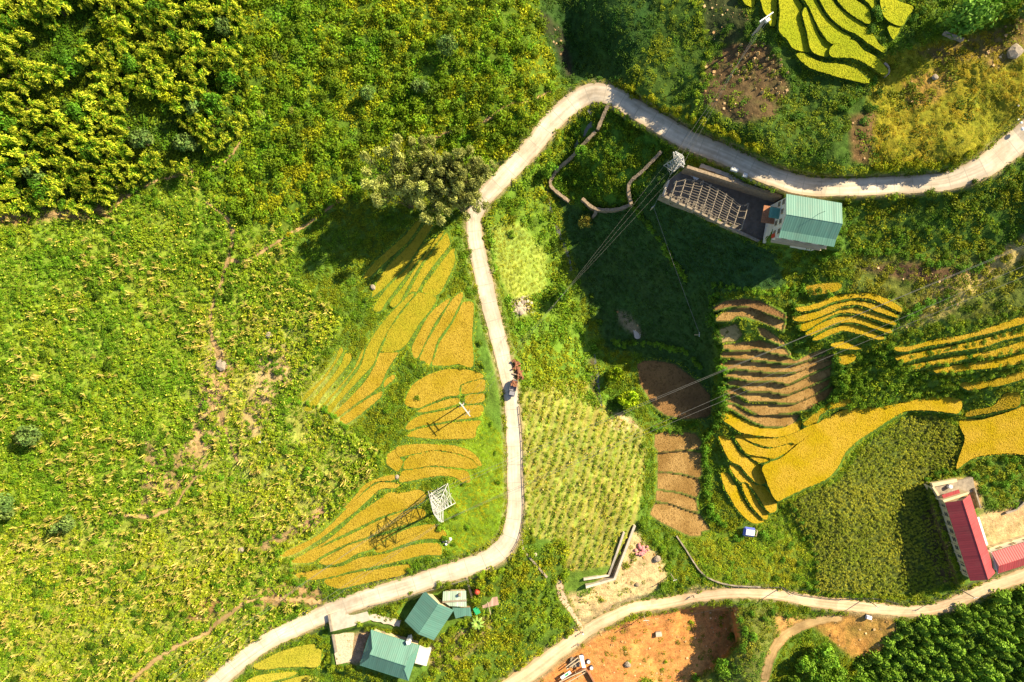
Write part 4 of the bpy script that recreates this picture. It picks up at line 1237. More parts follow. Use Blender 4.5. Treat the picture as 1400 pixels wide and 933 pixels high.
def house(name, label, cat, corners, zg, prof, roofm, wallm, over=0.5, ridge_cap=True, th=0.1, base=1.0):
    """prof: [(u, z)] across the house, u from -1 to 1, eave to eave, absolute z"""
    ze = (prof[0][1] + prof[-1][1]) / 2
    cen, rz, L, Wd, sg = local_frame(corners, ze)
    root = empty(name, (cen.x, cen.y, zg), rz)
    tag(root, label, cat)
    pr = [(sg * u * Wd / 2, z - zg) for u, z in prof]
    r = MB()
    for k in range(len(pr) - 1):
        (y0, z0), (y1, z1) = pr[k], pr[k + 1]
        e = 0.006 * k
        top = [(-L / 2 + e, y0, z0 + th), (L / 2 - e, y0, z0 + th), (L / 2 - e, y1, z1 + th), (-L / 2 + e, y1, z1 + th)]
        bot = [(x, y, z - th) for x, y, z in top]
        if (y1 - y0) < 0:
            top, bot = top[::-1], bot[::-1]
        r.prism(top, bot)
    ro = r.build('roof', roofm, root)
    if ridge_cap:
        k = max(range(len(pr)), key=lambda i: pr[i][1])
        c = MB()
        y, z = pr[k]
        c.tube([(-L / 2 - 0.05, y, z + th), (L / 2 + 0.05, y, z + th)], 0.06, 6)
        c.build('ridge_cap', roofm, ro)
    # walls under the roof
    inner = []
    yl, yr = min(pr[0][0], pr[-1][0]) + over, max(pr[0][0], pr[-1][0]) - over
    ys = sorted([yl, yr] + [p[0] for p in pr[1:-1] if yl < p[0] < yr])
    sp = sorted(pr)
    def zat(y):
        return float(np.interp(y, [p[0] for p in sp], [p[1] for p in sp]))
    w = MB()
    x0, x1 = -L / 2 + over, L / 2 - over
    poly = [(y, zat(y) - 0.03) for y in ys] + [(yr, -base), (yl, -base)]
    a = [(x0, y, z) for y, z in poly]
    b = [(x1, y, z) for y, z in poly]
    w.prism(a, b)
    w.build('wall', wallm, root)
    return root, L, Wd, (x0, x1, yl, yr), pr

# west one of the two roadside houses: hip roof
def hip_house(corners, ze, zr, zg, label):
    cen, rz, L, Wd, sg = local_frame(corners, ze)
    root = empty('house', (cen.x, cen.y, zg), rz)
    tag(root, label, 'house')
    r = MB()
    e, t = ze - zg, 0.14
    rx, zz = L * 0.30, zr - zg
    g = 0.72
    hx = L / 2 - (L / 2 - rx) * g
    hz, hy = e + (zz - e) * g, Wd / 2 * (1 - g)
    E = [(-L / 2, -Wd / 2, e), (L / 2, -Wd / 2, e), (L / 2, Wd / 2, e), (-L / 2, Wd / 2, e)]
    hipw = [(-hx, -hy, hz), (-hx, hy, hz)]
    hipe = [(hx, -hy, hz), (hx, hy, hz)]
    rw, re_ = (-hx - 0.15, 0, zz), (hx + 0.15, 0, zz)
    vs = E + hipw + hipe + [rw, re_]
    r.add(vs, [(0, 1, 6, 9, 8, 4), (2, 3, 5, 8, 9, 7), (3, 0, 4, 5), (1, 2, 7, 6), (4, 8, 5), (7, 9, 6), (3, 2, 1, 0)])
    ro = r.build('roof', 'green_roof', root)
    f = MB()
    for a, b in ((0, 1), (1, 2), (2, 3), (3, 0)):
        f.beam(Vector(E[a]) - Vector((0, 0, 0.1)), Vector(E[b]) - Vector((0, 0, 0.1)), 0.08, 0.2)
    f.build('fascia', 'green_roof_dark', ro)
    c = MB()
    c.tube([rw, re_], 0.12, 6)
    for q, h in ((0, 4), (1, 6), (2, 7), (3, 5)):
        c.tube([vs[q], vs[h]], 0.1, 6)
    c.build('ridge_cap', 'green_roof', ro)
    w = MB().box((0, 0, (e - 1.2) / 2), (L - 1.2, Wd - 1.2, e + 1.2 - 0.02))
    w.build('wall', 'wallcream', root)
    for x in (-L / 4, 0.4, L / 4 + 0.3):
        window(root, x, Wd / 2 - 0.6, 1.6, 1.1, 1.2, 'y', 1)
        window(root, x, -Wd / 2 + 0.6, 1.6, 1.1, 1.2, 'y', -1)
    MB().box((-L / 2 + 0.57, 0, 1.1), (0.08, 1.2, 2.2)).build('door', 'wood', root)
    return root
hip_house([(506, 862.5), (575, 882), (557, 932), (493, 908.6)], -5.3, -2.4, -9.0, 'house with a green hip roof, left one of two below the road')
root, L, Wd, ext, pr = house('house', 'house with a green gable roof, right one of two below the road', 'house', [(582, 807.7), (552, 849), (594.5, 875.5), (619, 834.5)], -8.0,
                             [(-1, -4.2), (0, -1.9), (1, -4.2)], 'green_roof', 'wallcream', over=1.0)
for x in (-2.6, 0, 2.6):
    window(root, x, ext[2], 1.8, 1.1, 1.2, 'y', -1)
    window(root, x, ext[3], 1.8, 1.1, 1.2, 'y', 1)
window(root, ext[1], 1.8, 1.8, 1.1, 1.2, 'x', 1)
MB().box((ext[1] + 0.05, -1.5, 1.05), (0.08, 1.1, 2.1)).build('door', 'wood', root)

root, L, Wd, ext, pr = house('house', 'tall white house with a green sheet roof beside the upper road', 'house', [(1074.4, 265.6), (1150.4, 278), (1140.4, 338), (1065, 325)], 20.0,
                             [(-1, 26.4), (0.02, 28.6), (0.68, 26.6), (1, 26.2)], 'green_roof', 'wallwhite', base=6.0)
for i, y in enumerate((-3.3, -0.9, 1.5, 3.8)):
    for z in (1.6, 4.4):
        window(root, ext[0], y, z, 1.2, 1.4, 'x', -1)
for x in (-4.5, -1.5, 1.5, 4.5):
    for z in (1.6, 4.4):
        window(root, x, ext[2], z, 1.3, 1.4, 'y', -1)
MB().box((ext[0] - 1.3, 1.2, 2.9), (2.5, 2.6, 0.12)).build('awning', 'green_roof_dark', root)
MB().box((ext[0] - 1.6, 1.2, 0.1), (3.2, 4.2, 0.25)).build('porch', 'brick', root)
MB().box((ext[0] - 0.12, ext[2] + 0.8, 1.2), (0.1, 1.0, 2.2)).build('door', 'red', root)
b = MB()
for z in (0.2, 3.0):
    b.box((0, ext[2] - 0.35, z), (L - 0.8, 0.66, 0.16))
b.build('balcony', 'wallcream', root)
t = MB().box((ext[1] + 0.6, ext[2] + 1.4, 3.6), (1.1, 1.9, 1.5))
t.build('water_tank', 'white', root)
MB().box((ext[1] + 0.55, ext[2] + 1.4, 0.85), (1.0, 1.8, 3.9)).build('tank_pier', 'wallcream', root)
MB().tube([(1.0, 1.4, 7.9), (1.0, 1.4, 11.5)], 0.05, 6).build('mast', 'darkmetal', root)

root, L, Wd, ext, pr = house('farm_building', 'long cream building with a dark red gable roof, running down to the lower road', 'building', [(1292.5, 686.5), (1325.5, 795), (1361, 783), (1325, 677)], -6.0,
                             [(-1, -2.0), (0, 0.2), (1, -2.0)], 'red_roof', 'wallcream', over=0.45, base=2.0)
for i in range(9):
    window(root, ext[0] + 1.3 + i * (ext[1] - ext[0] - 2.6) / 8, ext[2] if pr[0][0] < 0 else ext[3], 2.0, 1.3, 1.5, 'y', -1 if pr[0][0] < 0 else 1)
aw = MB()
sgn = 1 if pr[0][0] < 0 else -1
aw.box((-0.5, sgn * (Wd / 2 + 0.35), 3.7), (L * 0.36, 0.8, 0.12))
aw.build('awning', 'white', root)
MB().box((0, sgn * (ext[3] + 0.05), 1.1), (1.2, 0.1, 2.2)).build('door', 'wood', root)
for i in range(8):
    b = MB().box((ext[0] + (i + 0.5) * (ext[1] - ext[0]) / 8 + 0.2, -sgn * (ext[3] + 0.1), 1.0), (0.3, 0.2, 5.2))
    b.build('pilaster', 'wallcream', root)

root, L, Wd, ext, pr = house('farm_building', 'smaller wing with a pinkish red roof at the right edge, beside the lower road', 'building', [(1355, 755), (1450, 726), (1450, 757), (1364, 785)], -6.0,
                             [(-1, -2.2), (0.1, -0.6), (1, -2.2)], 'red_roof', 'wallwhite', over=0.4)
for x in (-6, -2, 2, 6):
    window(root, x, ext[3], 2.0, 1.2, 1.3, 'y', 1)
MB().box((ext[0] - 0.05, 0, 1.1), (0.1, 1.1, 2.2)).build('door', 'wood', root)
MB().beam((-L / 2 + 0.1, -Wd / 2, 3.75), (-L / 2 + 0.1, Wd / 2, 3.75), 0.25, 0.35).build('verge_board', 'white', root)

def wall_line(name, label, cat, pts, h, w, m, group=None, zoff=0.0, depth=1.0, tops=None, smooth=True):
    """free-standing wall following the ground; pts px of the top"""
    l = smooth_line(pts, 4) if smooth else np.array(pts, float)
    z = samp(HG, l[:, 0], l[:, 1])
    z = np.convolve(np.pad(z, 3, mode='edge'), np.ones(7) / 7, mode='valid') if len(z) > 7 else z
    b = MB()
    P = [U(x, y, zz + h + zoff) for (x, y), zz in zip(l[:, :2], z)]
    n = len(P)
    tl, tr = [], []
    for i in range(n):
        d = (P[min(i + 1, n - 1)] - P[max(i - 1, 0)])
        d.z = 0
        d.normalize()
        s = Vector((-d.y, d.x, 0)) * (w / 2) * (1 + 0.18 * math.sin(i * 2.3) if smooth else 1)
        tl.append(P[i] + s + Vector((0, 0, RNG.normal(0, 0.05) if smooth else 0)))
        tr.append(P[i] - s)
    dn = Vector((0, 0, h + depth))
    vs = tl + tr + [v - dn for v in tl] + [v - dn for v in tr]
    fs = []
    for i in range(n - 1):
        fs += [(i, n + i, n + i + 1, i + 1), (2 * n + i, i, i + 1, 2 * n + i + 1), (n + i, 3 * n + i, 3 * n + i + 1, n + i + 1)]
    fs += [(0, 2 * n, 3 * n, n), (n - 1, 2 * n - 1, 4 * n - 1, 3 * n - 1)]
    b.add(vs, fs)
    o = b.build(name, m)
    return tag(o, label, cat, group)

# farm terrace north of the red roof
t = empty('terrace_annex', U(1300, 667, -6.0))
tag(t, 'small walled terrace with a narrow red lean to roof north of the red building', 'annex')
def rel(o, p):
    return Vector(p) - o.location
def block(o, quad, z0, z1, m, name):
    top = [rel(o, U(x, y, z1)) for x, y in quad]
    bot = [v - Vector((0, 0, z1 - z0)) for v in top]
    a = sum(top[i].x * top[(i + 1) % len(top)].y - top[(i + 1) % len(top)].x * top[i].y for i in range(len(top)))
    if a < 0:
        top, bot = top[::-1], bot[::-1]
    return MB().prism(top, bot).build(name, m, o)
block(t, [(1276, 663), (1330, 653), (1334, 672), (1288, 683)], -9.5, -5.6, 'oldconcrete', 'floor')
block(t, [(1274, 661), (1308, 655), (1309, 659), (1276, 666)], -5.5, -4.4, 'wallcream', 'wall')
block(t, [(1274.5, 666), (1277.5, 666), (1289, 684), (1286, 685)], -8.5, -4.4, 'wallcream', 'wall')
block(t, [(1288, 677), (1311, 669.5), (1313, 675), (1290, 683)], -3.2, -3.05, 'red_roof', 'roof')
block(t, [(1289, 684), (1314, 676), (1324, 673), (1325, 675.5), (1313, 680), (1291, 687)], -5.5, -2.0, 'wallcream', 'parapet')
p = U(1300, 666, -4.4)
o = MB().tube([p - Vector((0, 0, 1.1)), p, p + Vector((0, 0, 0.15))], [0.55, 0.55, 0.2], 14).build('water_tank', 'white')
tag(o, 'small round white water tank on the walled terrace', 'water tank')
wall_line('boundary_wall', 'low cream wall along the narrow yard right of the long red roof', 'wall', [(1333, 668), (1341, 695)], 1.2, 0.4, 'oldconcrete')
wall_line('boundary_wall', 'pale wall closing the farm yard above the pinkish roof', 'wall', [(1353, 751), (1380, 742), (1450, 721)], 1.6, 0.5, 'wallcream')
wall_line('retaining_wall', 'low curved stone edge above the farm yard', 'wall', [(1376, 702), (1390, 697), (1398, 690), (1410, 680)], 0.9, 0.5, 'rock')

# ------------------------------------------------------------------ open beam frame beside the white house
fr = empty('open_frame', U(990, 280, 13.0))
tag(fr, 'roofless concrete frame of parallel pale beams over a sunken floor, left of the white house', 'concrete frame')
block(fr, [(907, 266), (914, 246), (940, 229), (1066, 270), (1050, 318), (1039, 330)], 10.0, 13.15, 'floor', 'floor')
block(fr, [(906, 265), (1040, 329), (1038.5, 332), (904.5, 268)], 9.0, 14.0, 'oldconcrete', 'parapet')
block(fr, [(906, 265), (914, 246), (916, 247), (908.5, 266.2)], 9.0, 14.0, 'concrete', 'parapet')
block(fr, [(940, 226), (1070, 267), (1069, 271), (939, 230)], 12.0, 18.6, 'stone', 'retaining_wall')
bp0 = [((175, 290), (138, 402)), ((240, 272), (190, 428)), ((302, 278), (245, 455)), ((360, 285), (300, 483)), ((412, 312), (350, 500)), ((462, 342), (405, 525)), ((517, 375), (457, 548)), ((562, 408), (510, 570)), ((612, 450), (566, 592)), ((667, 442), (620, 615))]
zt = 16.2
for (a, b_) in bp0:
    A, B = U(890 + a[0] / 5, 190 + a[1] / 5, zt), U(890 + b_[0] / 5, 190 + b_[1] / 5, zt)
    MB().beam(rel(fr, A), rel(fr, B), 0.19, 0.42).build('beam', 'oldconcrete', fr)
    for q in (A, A.lerp(B, 0.5), B):
        v = rel(fr, q)
        MB().box((v.x, v.y, (zt - 13.0) / 2 - 0.15), (0.24, 0.24, zt - 13.0 - 0.2)).build('column', 'concrete', fr)
for k in range(11):
    f = 0.04 + 0.92 * k / 10
    q = [rel(fr, U(890 + (a[0] + (b_[0] - a[0]) * f) / 5, 190 + (a[1] + (b_[1] - a[1]) * f) / 5, zt + 0.28)) for a, b_ in bp0]
    i0, i1 = (k * 5) % 3, len(bp0) - (k * 7) % 3
    MB().tube([q[i] for i in range(i0, i1)], 0.06, 4).build('purlin', 'oldconcrete', fr)
WB = [((1003, 233), (10, 4, 4), 'long white box, leftmost of the white containers on the strip beside the upper road'), ((1017, 241), (6, 5, 5), 'white square container, second from left beside the upper road'), ((1026, 247), (5, 4, 4), 'pale white container in the middle of the row beside the upper road'),
      ((1035, 252), (5, 4, 4), 'greyish white container right of the middle one beside the upper road'), ((1056.5, 258), (5, 7, 6), 'tall white container nearest the green roof beside the upper road')]
for (q, sz, lab) in WB:
    o = empty('container', U(q[0] + 0, q[1], 18.9), R(-20))
    tag(o, lab, 'container', 'white containers beside the upper road')
    MB().box((0, 0, 0.55), (sz[0] * 0.17, sz[1] * 0.17, 1.1)).build('tub', 'white', o)
    MB().box((0, 0, 1.14), (sz[0] * 0.17 + 0.08, sz[1] * 0.17 + 0.08, 0.08)).build('lid', 'steelwhite', o)
    MB().box((0, 0, -0.6), (sz[0] * 0.17 - 0.1, sz[1] * 0.17 - 0.1, 1.2)).build('stand', 'oldconcrete', o)
wall_line('roadside_strip', 'pale concrete strip wall between the upper road and the sunken frame', 'wall', [(958, 226), (985, 236), (1003, 243), (1030, 254), (1060, 267)], 0.5, 1.0, 'concrete')
for q, lab in (((946, 238), 'white basin, left one inside the sunken frame'), ((951, 243), 'white basin, right one inside the sunken frame'), ((972, 241), 'small bluish motorbike cover near the frame wall')):
    o = MB()
    p = U(q[0], q[1], 13.15)
    o.tube([p, p + Vector((0, 0, 0.5)), p + Vector((0, 0, 0.52)), p + Vector((0, 0, 0.2))], [0.5, 0.8, 0.68, 0.45], 12)
    tag(o.build('basin', 'white' if 'basin' in lab else 'blue'), lab, 'basin' if 'basin' in lab else 'cover')

# ------------------------------------------------------------------ outbuildings beside the roadside houses
sh = empty('shed', U(622, 819, -8.0))
tag(sh, 'flat shed with a faded green and cream sheet roof, right of the striped green roof', 'shed')
block(sh, [(606, 809), (637, 808), (638, 830), (615, 829), (605, 822)], -5.2, -5.05, 'green_roof_pale', 'roof')
block(sh, [(608, 811), (635, 810), (636, 828), (616, 827), (607, 821)], -9.0, -5.22, 'wallcream', 'wall')
block(sh, [(605, 822), (638, 820), (638, 822.5), (605, 824.5)], -5.03, -4.9, 'oldconcrete', 'roof_strip')
p = U(628.5, 813, -4.9)
tag(MB().tube([p - Vector((0, 0, 0.1)), p + Vector((0, 0, 0.6)), p + Vector((0, 0, 0.75))], [0.45, 0.45, 0.15], 12).build('water_tank', 'oldconcrete'), 'small rusty tank on the flat cream shed roof', 'water tank')
sh = empty('shed', U(632, 837, -8.2))
tag(sh, 'lower shed with a plain green sheet roof and ragged edge below the flat one', 'shed')
block(sh, [(618.5, 831), (643, 831), (645, 843), (637, 842), (630, 844), (623, 846)], -6.0, -5.85, 'green_roof', 'roof')
block(sh, [(620, 832), (642, 832), (643, 842), (624, 844)], -9.5, -6.02, 'wood', 'wall')
sh = empty('shed', U(669, 824, -9.0))
tag(sh, 'small shed with a weathered brownish plank roof standing alone among the shrubs', 'shed')
block(sh, [(657, 820), (680, 816), (682, 827), (660, 832)], -7.2, -7.05, 'rust_roof', 'roof')
block(sh, [(659, 821), (678, 818), (680, 826), (662, 830)], -11.0, -7.22, 'wood', 'wall')
MB().beam(rel(sh, U(664, 813, -7.0)), rel(sh, U(671, 840, -7.0)), 0.16, 0.12).build('pole', 'palewood', sh)
tag(MB().box(tuple(W(652, 834, 0.7)), (1.5, 2.0, 0.1), 0.5).build('tarpaulin', 'net'), 'small turquoise green sheet beside the lower shed', 'tarpaulin')
wall_line('plank_walkway', 'pale plank ramp leading from the road down beside the sheds', 'walkway', [(638, 790), (642, 806), (648, 824)], 0.5, 0.6, 'palewood', smooth=False)
p = W(652.5, 808, 0)
tag(MB().tube([p, p + Vector((0, 0, 0.8)), p + Vector((0, 0, 1.5)), p + Vector((0, 0, 1.7))], [0.7, 0.8, 0.55, 0.2], 10).build('drum', 'red'), 'small red drum among the shrubs right of the flat shed', 'drum')
ap = empty('roadside_slab', U(475, 845, -5.2))
tag(ap, 'pale concrete slab bridging from the road to the houses at the bottom', 'slab')
block(ap, [(448, 842), (472, 832), (499, 828), (506, 848), (494, 852), (481, 857), (452, 864)], -9.5, -4.9, 'concrete', 'slab')
block(ap, [(448, 841.5), (451, 841), (455, 863), (452, 864.5)], -4.88, -4.3, 'oldconcrete', 'kerb')
wall_line('garden_path', 'pale paved path from the slab to the striped green house', 'path', [(500, 842), (522, 847), (547, 853)], 0.25, 1.9, 'concrete')
g = empty('gravel_plot', U(466, 886, -8.9))
tag(g, 'grey gravel plot dotted with round plants left of the hip roofed house', 'garden plot')
block(g, [(452, 864), (484, 866), (480, 905), (460, 909)], -10.5, -8.6, 'gravel', 'bed')
block(g, [(452.5, 863), (456, 863), (461, 892), (458, 893)], -10.5, -8.0, 'oldconcrete', 'kerb')
block(ap, [(567, 907), (583, 911), (589, 890), (573, 886)], -9.5, -6.6, 'white', 'terrace_slab') if False else None
tr_ = empty('terrace_slab', U(578, 898, -9))
tag(tr_, 'bright white concrete slab at the right end of the hip roofed house', 'slab')
block(tr_, [(567, 907), (583, 911), (589, 890), (573, 886)], -11.0, -7.2, 'wallwhite', 'slab')
p = U(558, 879, -4.0)
tag(MB().box((p.x, p.y, p.z - 2.0), (1.0, 1.0, 4.2), 0.3).build('water_tank', 'white'), 'small white tank on the edge of the green hip roof', 'water tank')

# ------------------------------------------------------------------ garden and retaining walls
wc = 'stone'
zt_ = lambda pts: Z(720, 130, 4.99, pts)
wall_line('garden_wall', 'stone garden wall running down from the road bend beside the stream', 'wall', zt_([(555, 70), (520, 150), (485, 235)]), 1.4, 0.9, wc)
wall_line('garden_wall', 'stone wall on the left side of the walled garden', 'wall', zt_([(470, 250), (420, 300), (350, 375), (310, 420), (225, 495), (185, 545), (165, 620), (290, 725)]), 1.6, 0.8, wc)
wall_line('garden_wall', 'broken stone wall along the bottom of the walled garden', 'wall', zt_([(380, 705), (470, 775), (610, 780), (715, 745)]), 1.8, 0.8, wc)
wall_line('garden_wall', 'short stone spur below the broken garden wall', 'wall', zt_([(475, 780), (470, 810), (450, 835)]), 1.5, 0.8, wc)
wall_line('garden_wall', 'stone wall on the right side of the walled garden, rising towards the upper road', 'wall', zt_([(715, 745), (700, 610), (800, 510), (920, 385)]), 1.6, 0.8, wc)
zt_ = lambda pts: Z(720, 680, 4.99, pts)
wall_line('retaining_wall', 'inner of two pale concrete walls holding the lower corner of the cut maize field', 'wall', [tuple(q) for q in zt_([(665, 240), (615, 385), (560, 535), (480, 548), (390, 562)])], 1.2, 0.6, 'concrete', smooth=False)
wall_line('retaining_wall', 'outer of two pale concrete walls, along the dirt yard', 'wall', [tuple(q) for q in zt_([(738, 195), (670, 375), (600, 560), (500, 588), (405, 615)])], 2.6, 0.7, 'concrete', depth=3.5, smooth=False)
wall_line('garden_wall', 'thin pale wall curving along the scrub beside the lower road', 'wall', [(925, 733), (938, 752), (948, 768), (960, 784), (978, 795), (1003, 801), (1040, 803)], 0.6, 0.35, 'oldconcrete')
wall_line('drain_channel', 'pale drain channel running from the road bend down the slope', 'drain', [(714, 738), (715.5, 752), (735, 775), (748, 790)], 0.5, 0.5, 'oldconcrete')
wall_line('garden_wall', 'grey stone edging below the big tree at the top right', 'wall', [(1292, 44), (1304, 49), (1318, 54)], 0.8, 0.6, 'rock')
wall_line('garden_wall', 'short curved stone wall at the end of the top terraces', 'wall', Z(1000, 0, 4.99, [(1045, 430), (1075, 460), (1072, 500), (1045, 525)]), 0.5, 0.5, 'rock')

def rail(label, pts, h=0.55, post=4, m='darkmetal', w=0.16):
    l = smooth_line(pts, 3)
    z = samp(HG, l[:, 0], l[:, 1])
    z = np.convolve(np.pad(z, 4, mode='edge'), np.ones(9) / 9, mode='valid')
    P = [U(x, y, q + h) for (x, y), q in zip(l, z)]
    o0 = P[0] - Vector((0, 0, h))
    root = empty('guard_rail', o0)
    tag(root, label, 'guard rail')
    MB().tube([p - o0 for p in P], w / 2, 6).build('rail', m, root)
    b = MB()
    for p in P[::post]:
        q = p - o0
        b.beam(q - Vector((0, 0, h + 0.3)), q + Vector((0, 0, 0.1)), w * 0.9)
    b.build('post', 'oldconcrete', root)
rail('dark rail along the right side of the main road down to the bend', [(709.5, 556), (712, 580), (714, 610), (715, 650), (716.5, 690), (715, 715), (709, 738), (700, 755)])
rail('low rail along the lower side of the road above the two green roofs', [(505, 829), (540, 821), (575, 811), (610, 801), (640, 792)], m='oldconcrete')
rail('dark pipe rail along the upper side of the lower road, left stretch', [(1000, 803), (1040, 804), (1068, 804), (1090, 812), (1118, 817), (1150, 820), (1183, 818)])
rail('dark pipe rail along the lower road below the maize field', [(1183, 818), (1205, 820), (1230, 826)])

# ------------------------------------------------------------------ poles, pylons, wires
def lattice(name, label, base, half, ht, rz, arms, m='steelwhite'):
    """four-legged lattice tower; arms: (z, half length)"""
    g = W(*base, -0.3)
    root = empty(name, g, rz)
    tag(root, label, 'pylon')
    def corner(k, z):
        f = z / ht
        h = half * (1 - f) ** 1.0 + 0.45 * f if f < 0.72 else half * 0.28 + 0.45 * 0.72 - (half * 0.28 + 0.45 * 0.72 - 0.4) * (f - 0.72) / 0.28
        return Vector(((1, -1, -1, 1)[k] * h, (1, 1, -1, -1)[k] * h, z))
    lv = [0, 0.22, 0.4, 0.55, 0.68, 0.8, 0.9, 1.0]
    for k in range(4):
        MB().tube([corner(k, f * ht) for f in lv], [0.13] * 4 + [0.1] * 4, 6).build('leg', m, root)
        br = MB()
        for i in range(len(lv) - 1):
            a0, a1 = corner(k, lv[i] * ht), corner(k, lv[i + 1] * ht)
            b0, b1 = corner((k + 1) % 4, lv[i] * ht), corner((k + 1) % 4, lv[i + 1] * ht)
            br.beam(a0, b1, 0.09)
            br.beam(b0, a1, 0.09)
            br.beam(a1, b1, 0.09)
            br.beam((a0 + b0) / 2 if i == 0 else a0.lerp(b0, 0.5), a1.lerp(b1, 0.5), 0.08)
        br.build('bracing', m, root)
    for z, hl in arms:
        for s in (-1, 1):
            b = MB()
            tipp = Vector((0, s * hl, z + 0.2))
            for k in ((0, 3) if False else ((0, 1) if s > 0 else (2, 3))):
                b.beam(corner(k, z), tipp, 0.14)
                b.beam(corner(k, min(z + 1.0, ht)), tipp, 0.11)
            b.beam(Vector((-0.4, s * hl * 0.55, z + 0.1)), Vector((0.4, s * hl * 0.55, z + 0.1)), 0.1)
            b.tube([tipp, tipp - Vector((0, 0, 0.9))], [0.12, 0.1], 6)
            b.build('cross_arm', m, root)
    return root
AZW = math.atan2(0.405, 1.0)         # heading of the long wires across the picture
PY = (604, 680)
pyl = lattice('pylon', 'large white lattice pylon between the golden terraces and the road', PY, 2.9, 17.0, AZW, [(12.0, 4.0), (14.2, 3.4), (16.2, 2.6)])
pz = pyl.location.z
PY2 = (919, 228)
pyl2 = lattice('pylon', 'small pale lattice pylon between the walled garden and the open frame', PY2, 1.5, 10.0, R(35), [(7.0, 2.2), (8.6, 1.9)])
pz2 = pyl2.location.z

def wire(label, P, Q, sag, r=0.045, n=28, group=None, m='wire'):
    pts = []
    for i in range(n + 1):
        f = i / n
        p = P.lerp(Q, f)
        p.z -= 4 * sag * f * (1 - f)
        pts.append(p)
    o0 = pts[0].copy()
    o = MB().tube([p - o0 for p in pts], r, 5).build('power_line', m)
    o.location = o0
    tag(o, label, 'power line', group)

def tip(root, z, y):
    c, s = math.cos(root.rotation_euler.z), math.sin(root.rotation_euler.z)
    return Vector((root.location.x - s * y, root.location.y + c * y, root.location.z + z))
GW = 'power lines crossing the right half'
FAR = [(12.0 - 0.6, 4.0, 1480, 306, 46), (12.0 - 0.6, -4.0, 1480, 346, 46), (14.2 - 0.6, 3.4, 1480, 303, 48), (14.2 - 0.6, -3.4, 1480, 330, 48)]
for z, y, fx, fy, fz in FAR:
    wire('long power line from the large pylon across the brown terraces to the right edge', tip(pyl, z, y), U(fx, fy, fz), 3.0, 0.03, 48, GW)
GW2 = 'power lines leaving the pylon to the lower left'
for z, y, fx, fy in ((11.4, 4.0, 235, 930), (11.4, -4.0, 250, 965), (13.6, 3.4, 228, 926), (13.6, -3.4, 244, 955)):
    wire('power line from the large pylon over the fan of terraces to the lower left', tip(pyl, z, y), U(fx, fy, 13.0), 1.5, 0.03, 28, GW2)

def pole(name, label, base, ht, arm_dir=0.0, arms=((0.97, 0.8),), m='oldconcrete', r=0.13, cat='utility pole'):
    root = empty(name, W(*base, -0.3), arm_dir)
    tag(root, label, cat)
    MB().tube([(0, 0, 0), (0, 0, ht * 0.5), (0, 0, ht)], [r * 1.2, r, r * 0.75], 8).build('shaft', m, root)
    for f, hl in arms:
        b = MB().beam((-hl, 0.14, ht * f), (hl, 0.14, ht * f), 0.13)
        b.build('cross_arm', 'steelwhite', root)
        c = MB()
        for x in (-hl * 0.9, hl * 0.9):
            c.tube([(x, 0.14, ht * f + 0.06), (x, 0.14, ht * f + 0.35)], [0.09, 0.06], 6)
        c.build('insulator', 'white', root)
    return root
hp = empty('double_pole', W(638, 556, -0.3), R(-52))
tag(hp, 'double utility pole with white cross arms on the tan paddies left of the road', 'utility pole')
for s in (-1.25, 1.25):
    MB().tube([(s, 0, 0), (s, 0, 9.6)], [0.18, 0.13], 8).build('shaft', 'oldconcrete', hp)
for z, hl in ((9.3, 2.3), (8.2, 1.6)):
    MB().beam((-hl, 0.16, z), (hl, 0.16, z), 0.2).build('cross_arm', 'steelwhite', hp)
for s in (-1.25, 1.25):
    MB().beam((s, -0.8, 9.0), (s, 0.8, 9.0), 0.16).build('bracket', 'steelwhite', hp)
dp = empty('double_pole', W(1030, 48, -0.3), R(35))
tag(dp, 'tall double utility pole with white fittings at the edge of the top terraces', 'utility pole')
for s in (-0.55, 0.55):
    MB().tube([(s, 0, 0), (s, 0, 9.5)], [0.22, 0.16], 8).build('shaft', 'concrete', dp)
for z, hl in ((9.3, 1.9), (8.4, 1.4)):
    MB().beam((-hl, 0.2, z), (hl, 0.2, z), 0.24).build('cross_arm', 'white', dp)
MB().box((0, -0.5, 8.9), (1.0, 0.7, 0.8)).build('transformer', 'white', dp)
for y in (-1.6, 0.0, 1.6):
    c, s = math.cos(R(-52)), math.sin(R(-52))
    q = hp.location + Vector((c * y, s * y, 9.6))
    wire('thin wire from the double pole across the dark valley to the small pylon', q, tip(pyl2, 6.6, y * 1.2), 1.6, 0.014, 28, 'wires over the dark valley')
    wire('thin wire from the small pylon uphill to the tall double pole', tip(pyl2, 8.3, y), dp.location + Vector((y * 0.8, y * 0.5, 9.6)), 0.9, 0.022, 18, 'wires up the shaded hill')
pA = pole('utility_pole', 'short pole with a white cross bar on the dark slope left of the brown terraces', (950, 458), 5.5, R(90), ((0.97, 0.6),), 'palewood')
pB = pole('utility_pole', 'short pale pole on the dark slope below the small pylon', (889.5, 287), 4.2, R(40), ((0.95, 0.5),), 'palewood')
wire('thin wire running down the dark slope from the pale short pole', pB.location + Vector((0, 0, 4.2)), pA.location + Vector((0, 0, 5.5)), 0.6, 0.04)
wire('thin wire between the small pylon and the pale short pole', tip(pyl2, 6.8, 0), pB.location + Vector((0, 0, 4.3)), 0.2, 0.035)
pC = pole('utility_pole', 'utility pole beside the lower road, above the dirt track', (1068, 803), 7.5, R(10), ((0.97, 0.7),))
pD = pole('utility_pole', 'utility pole beside the lower road, below the maize field', (1183, 818), 7.5, R(10), ((0.97, 0.7),))
pE = pole('utility_pole', 'utility pole with a white cross bar on the orange earth below the lower road', (880, 842), 7.0, R(0), ((0.6, 0.8),), 'palewood')
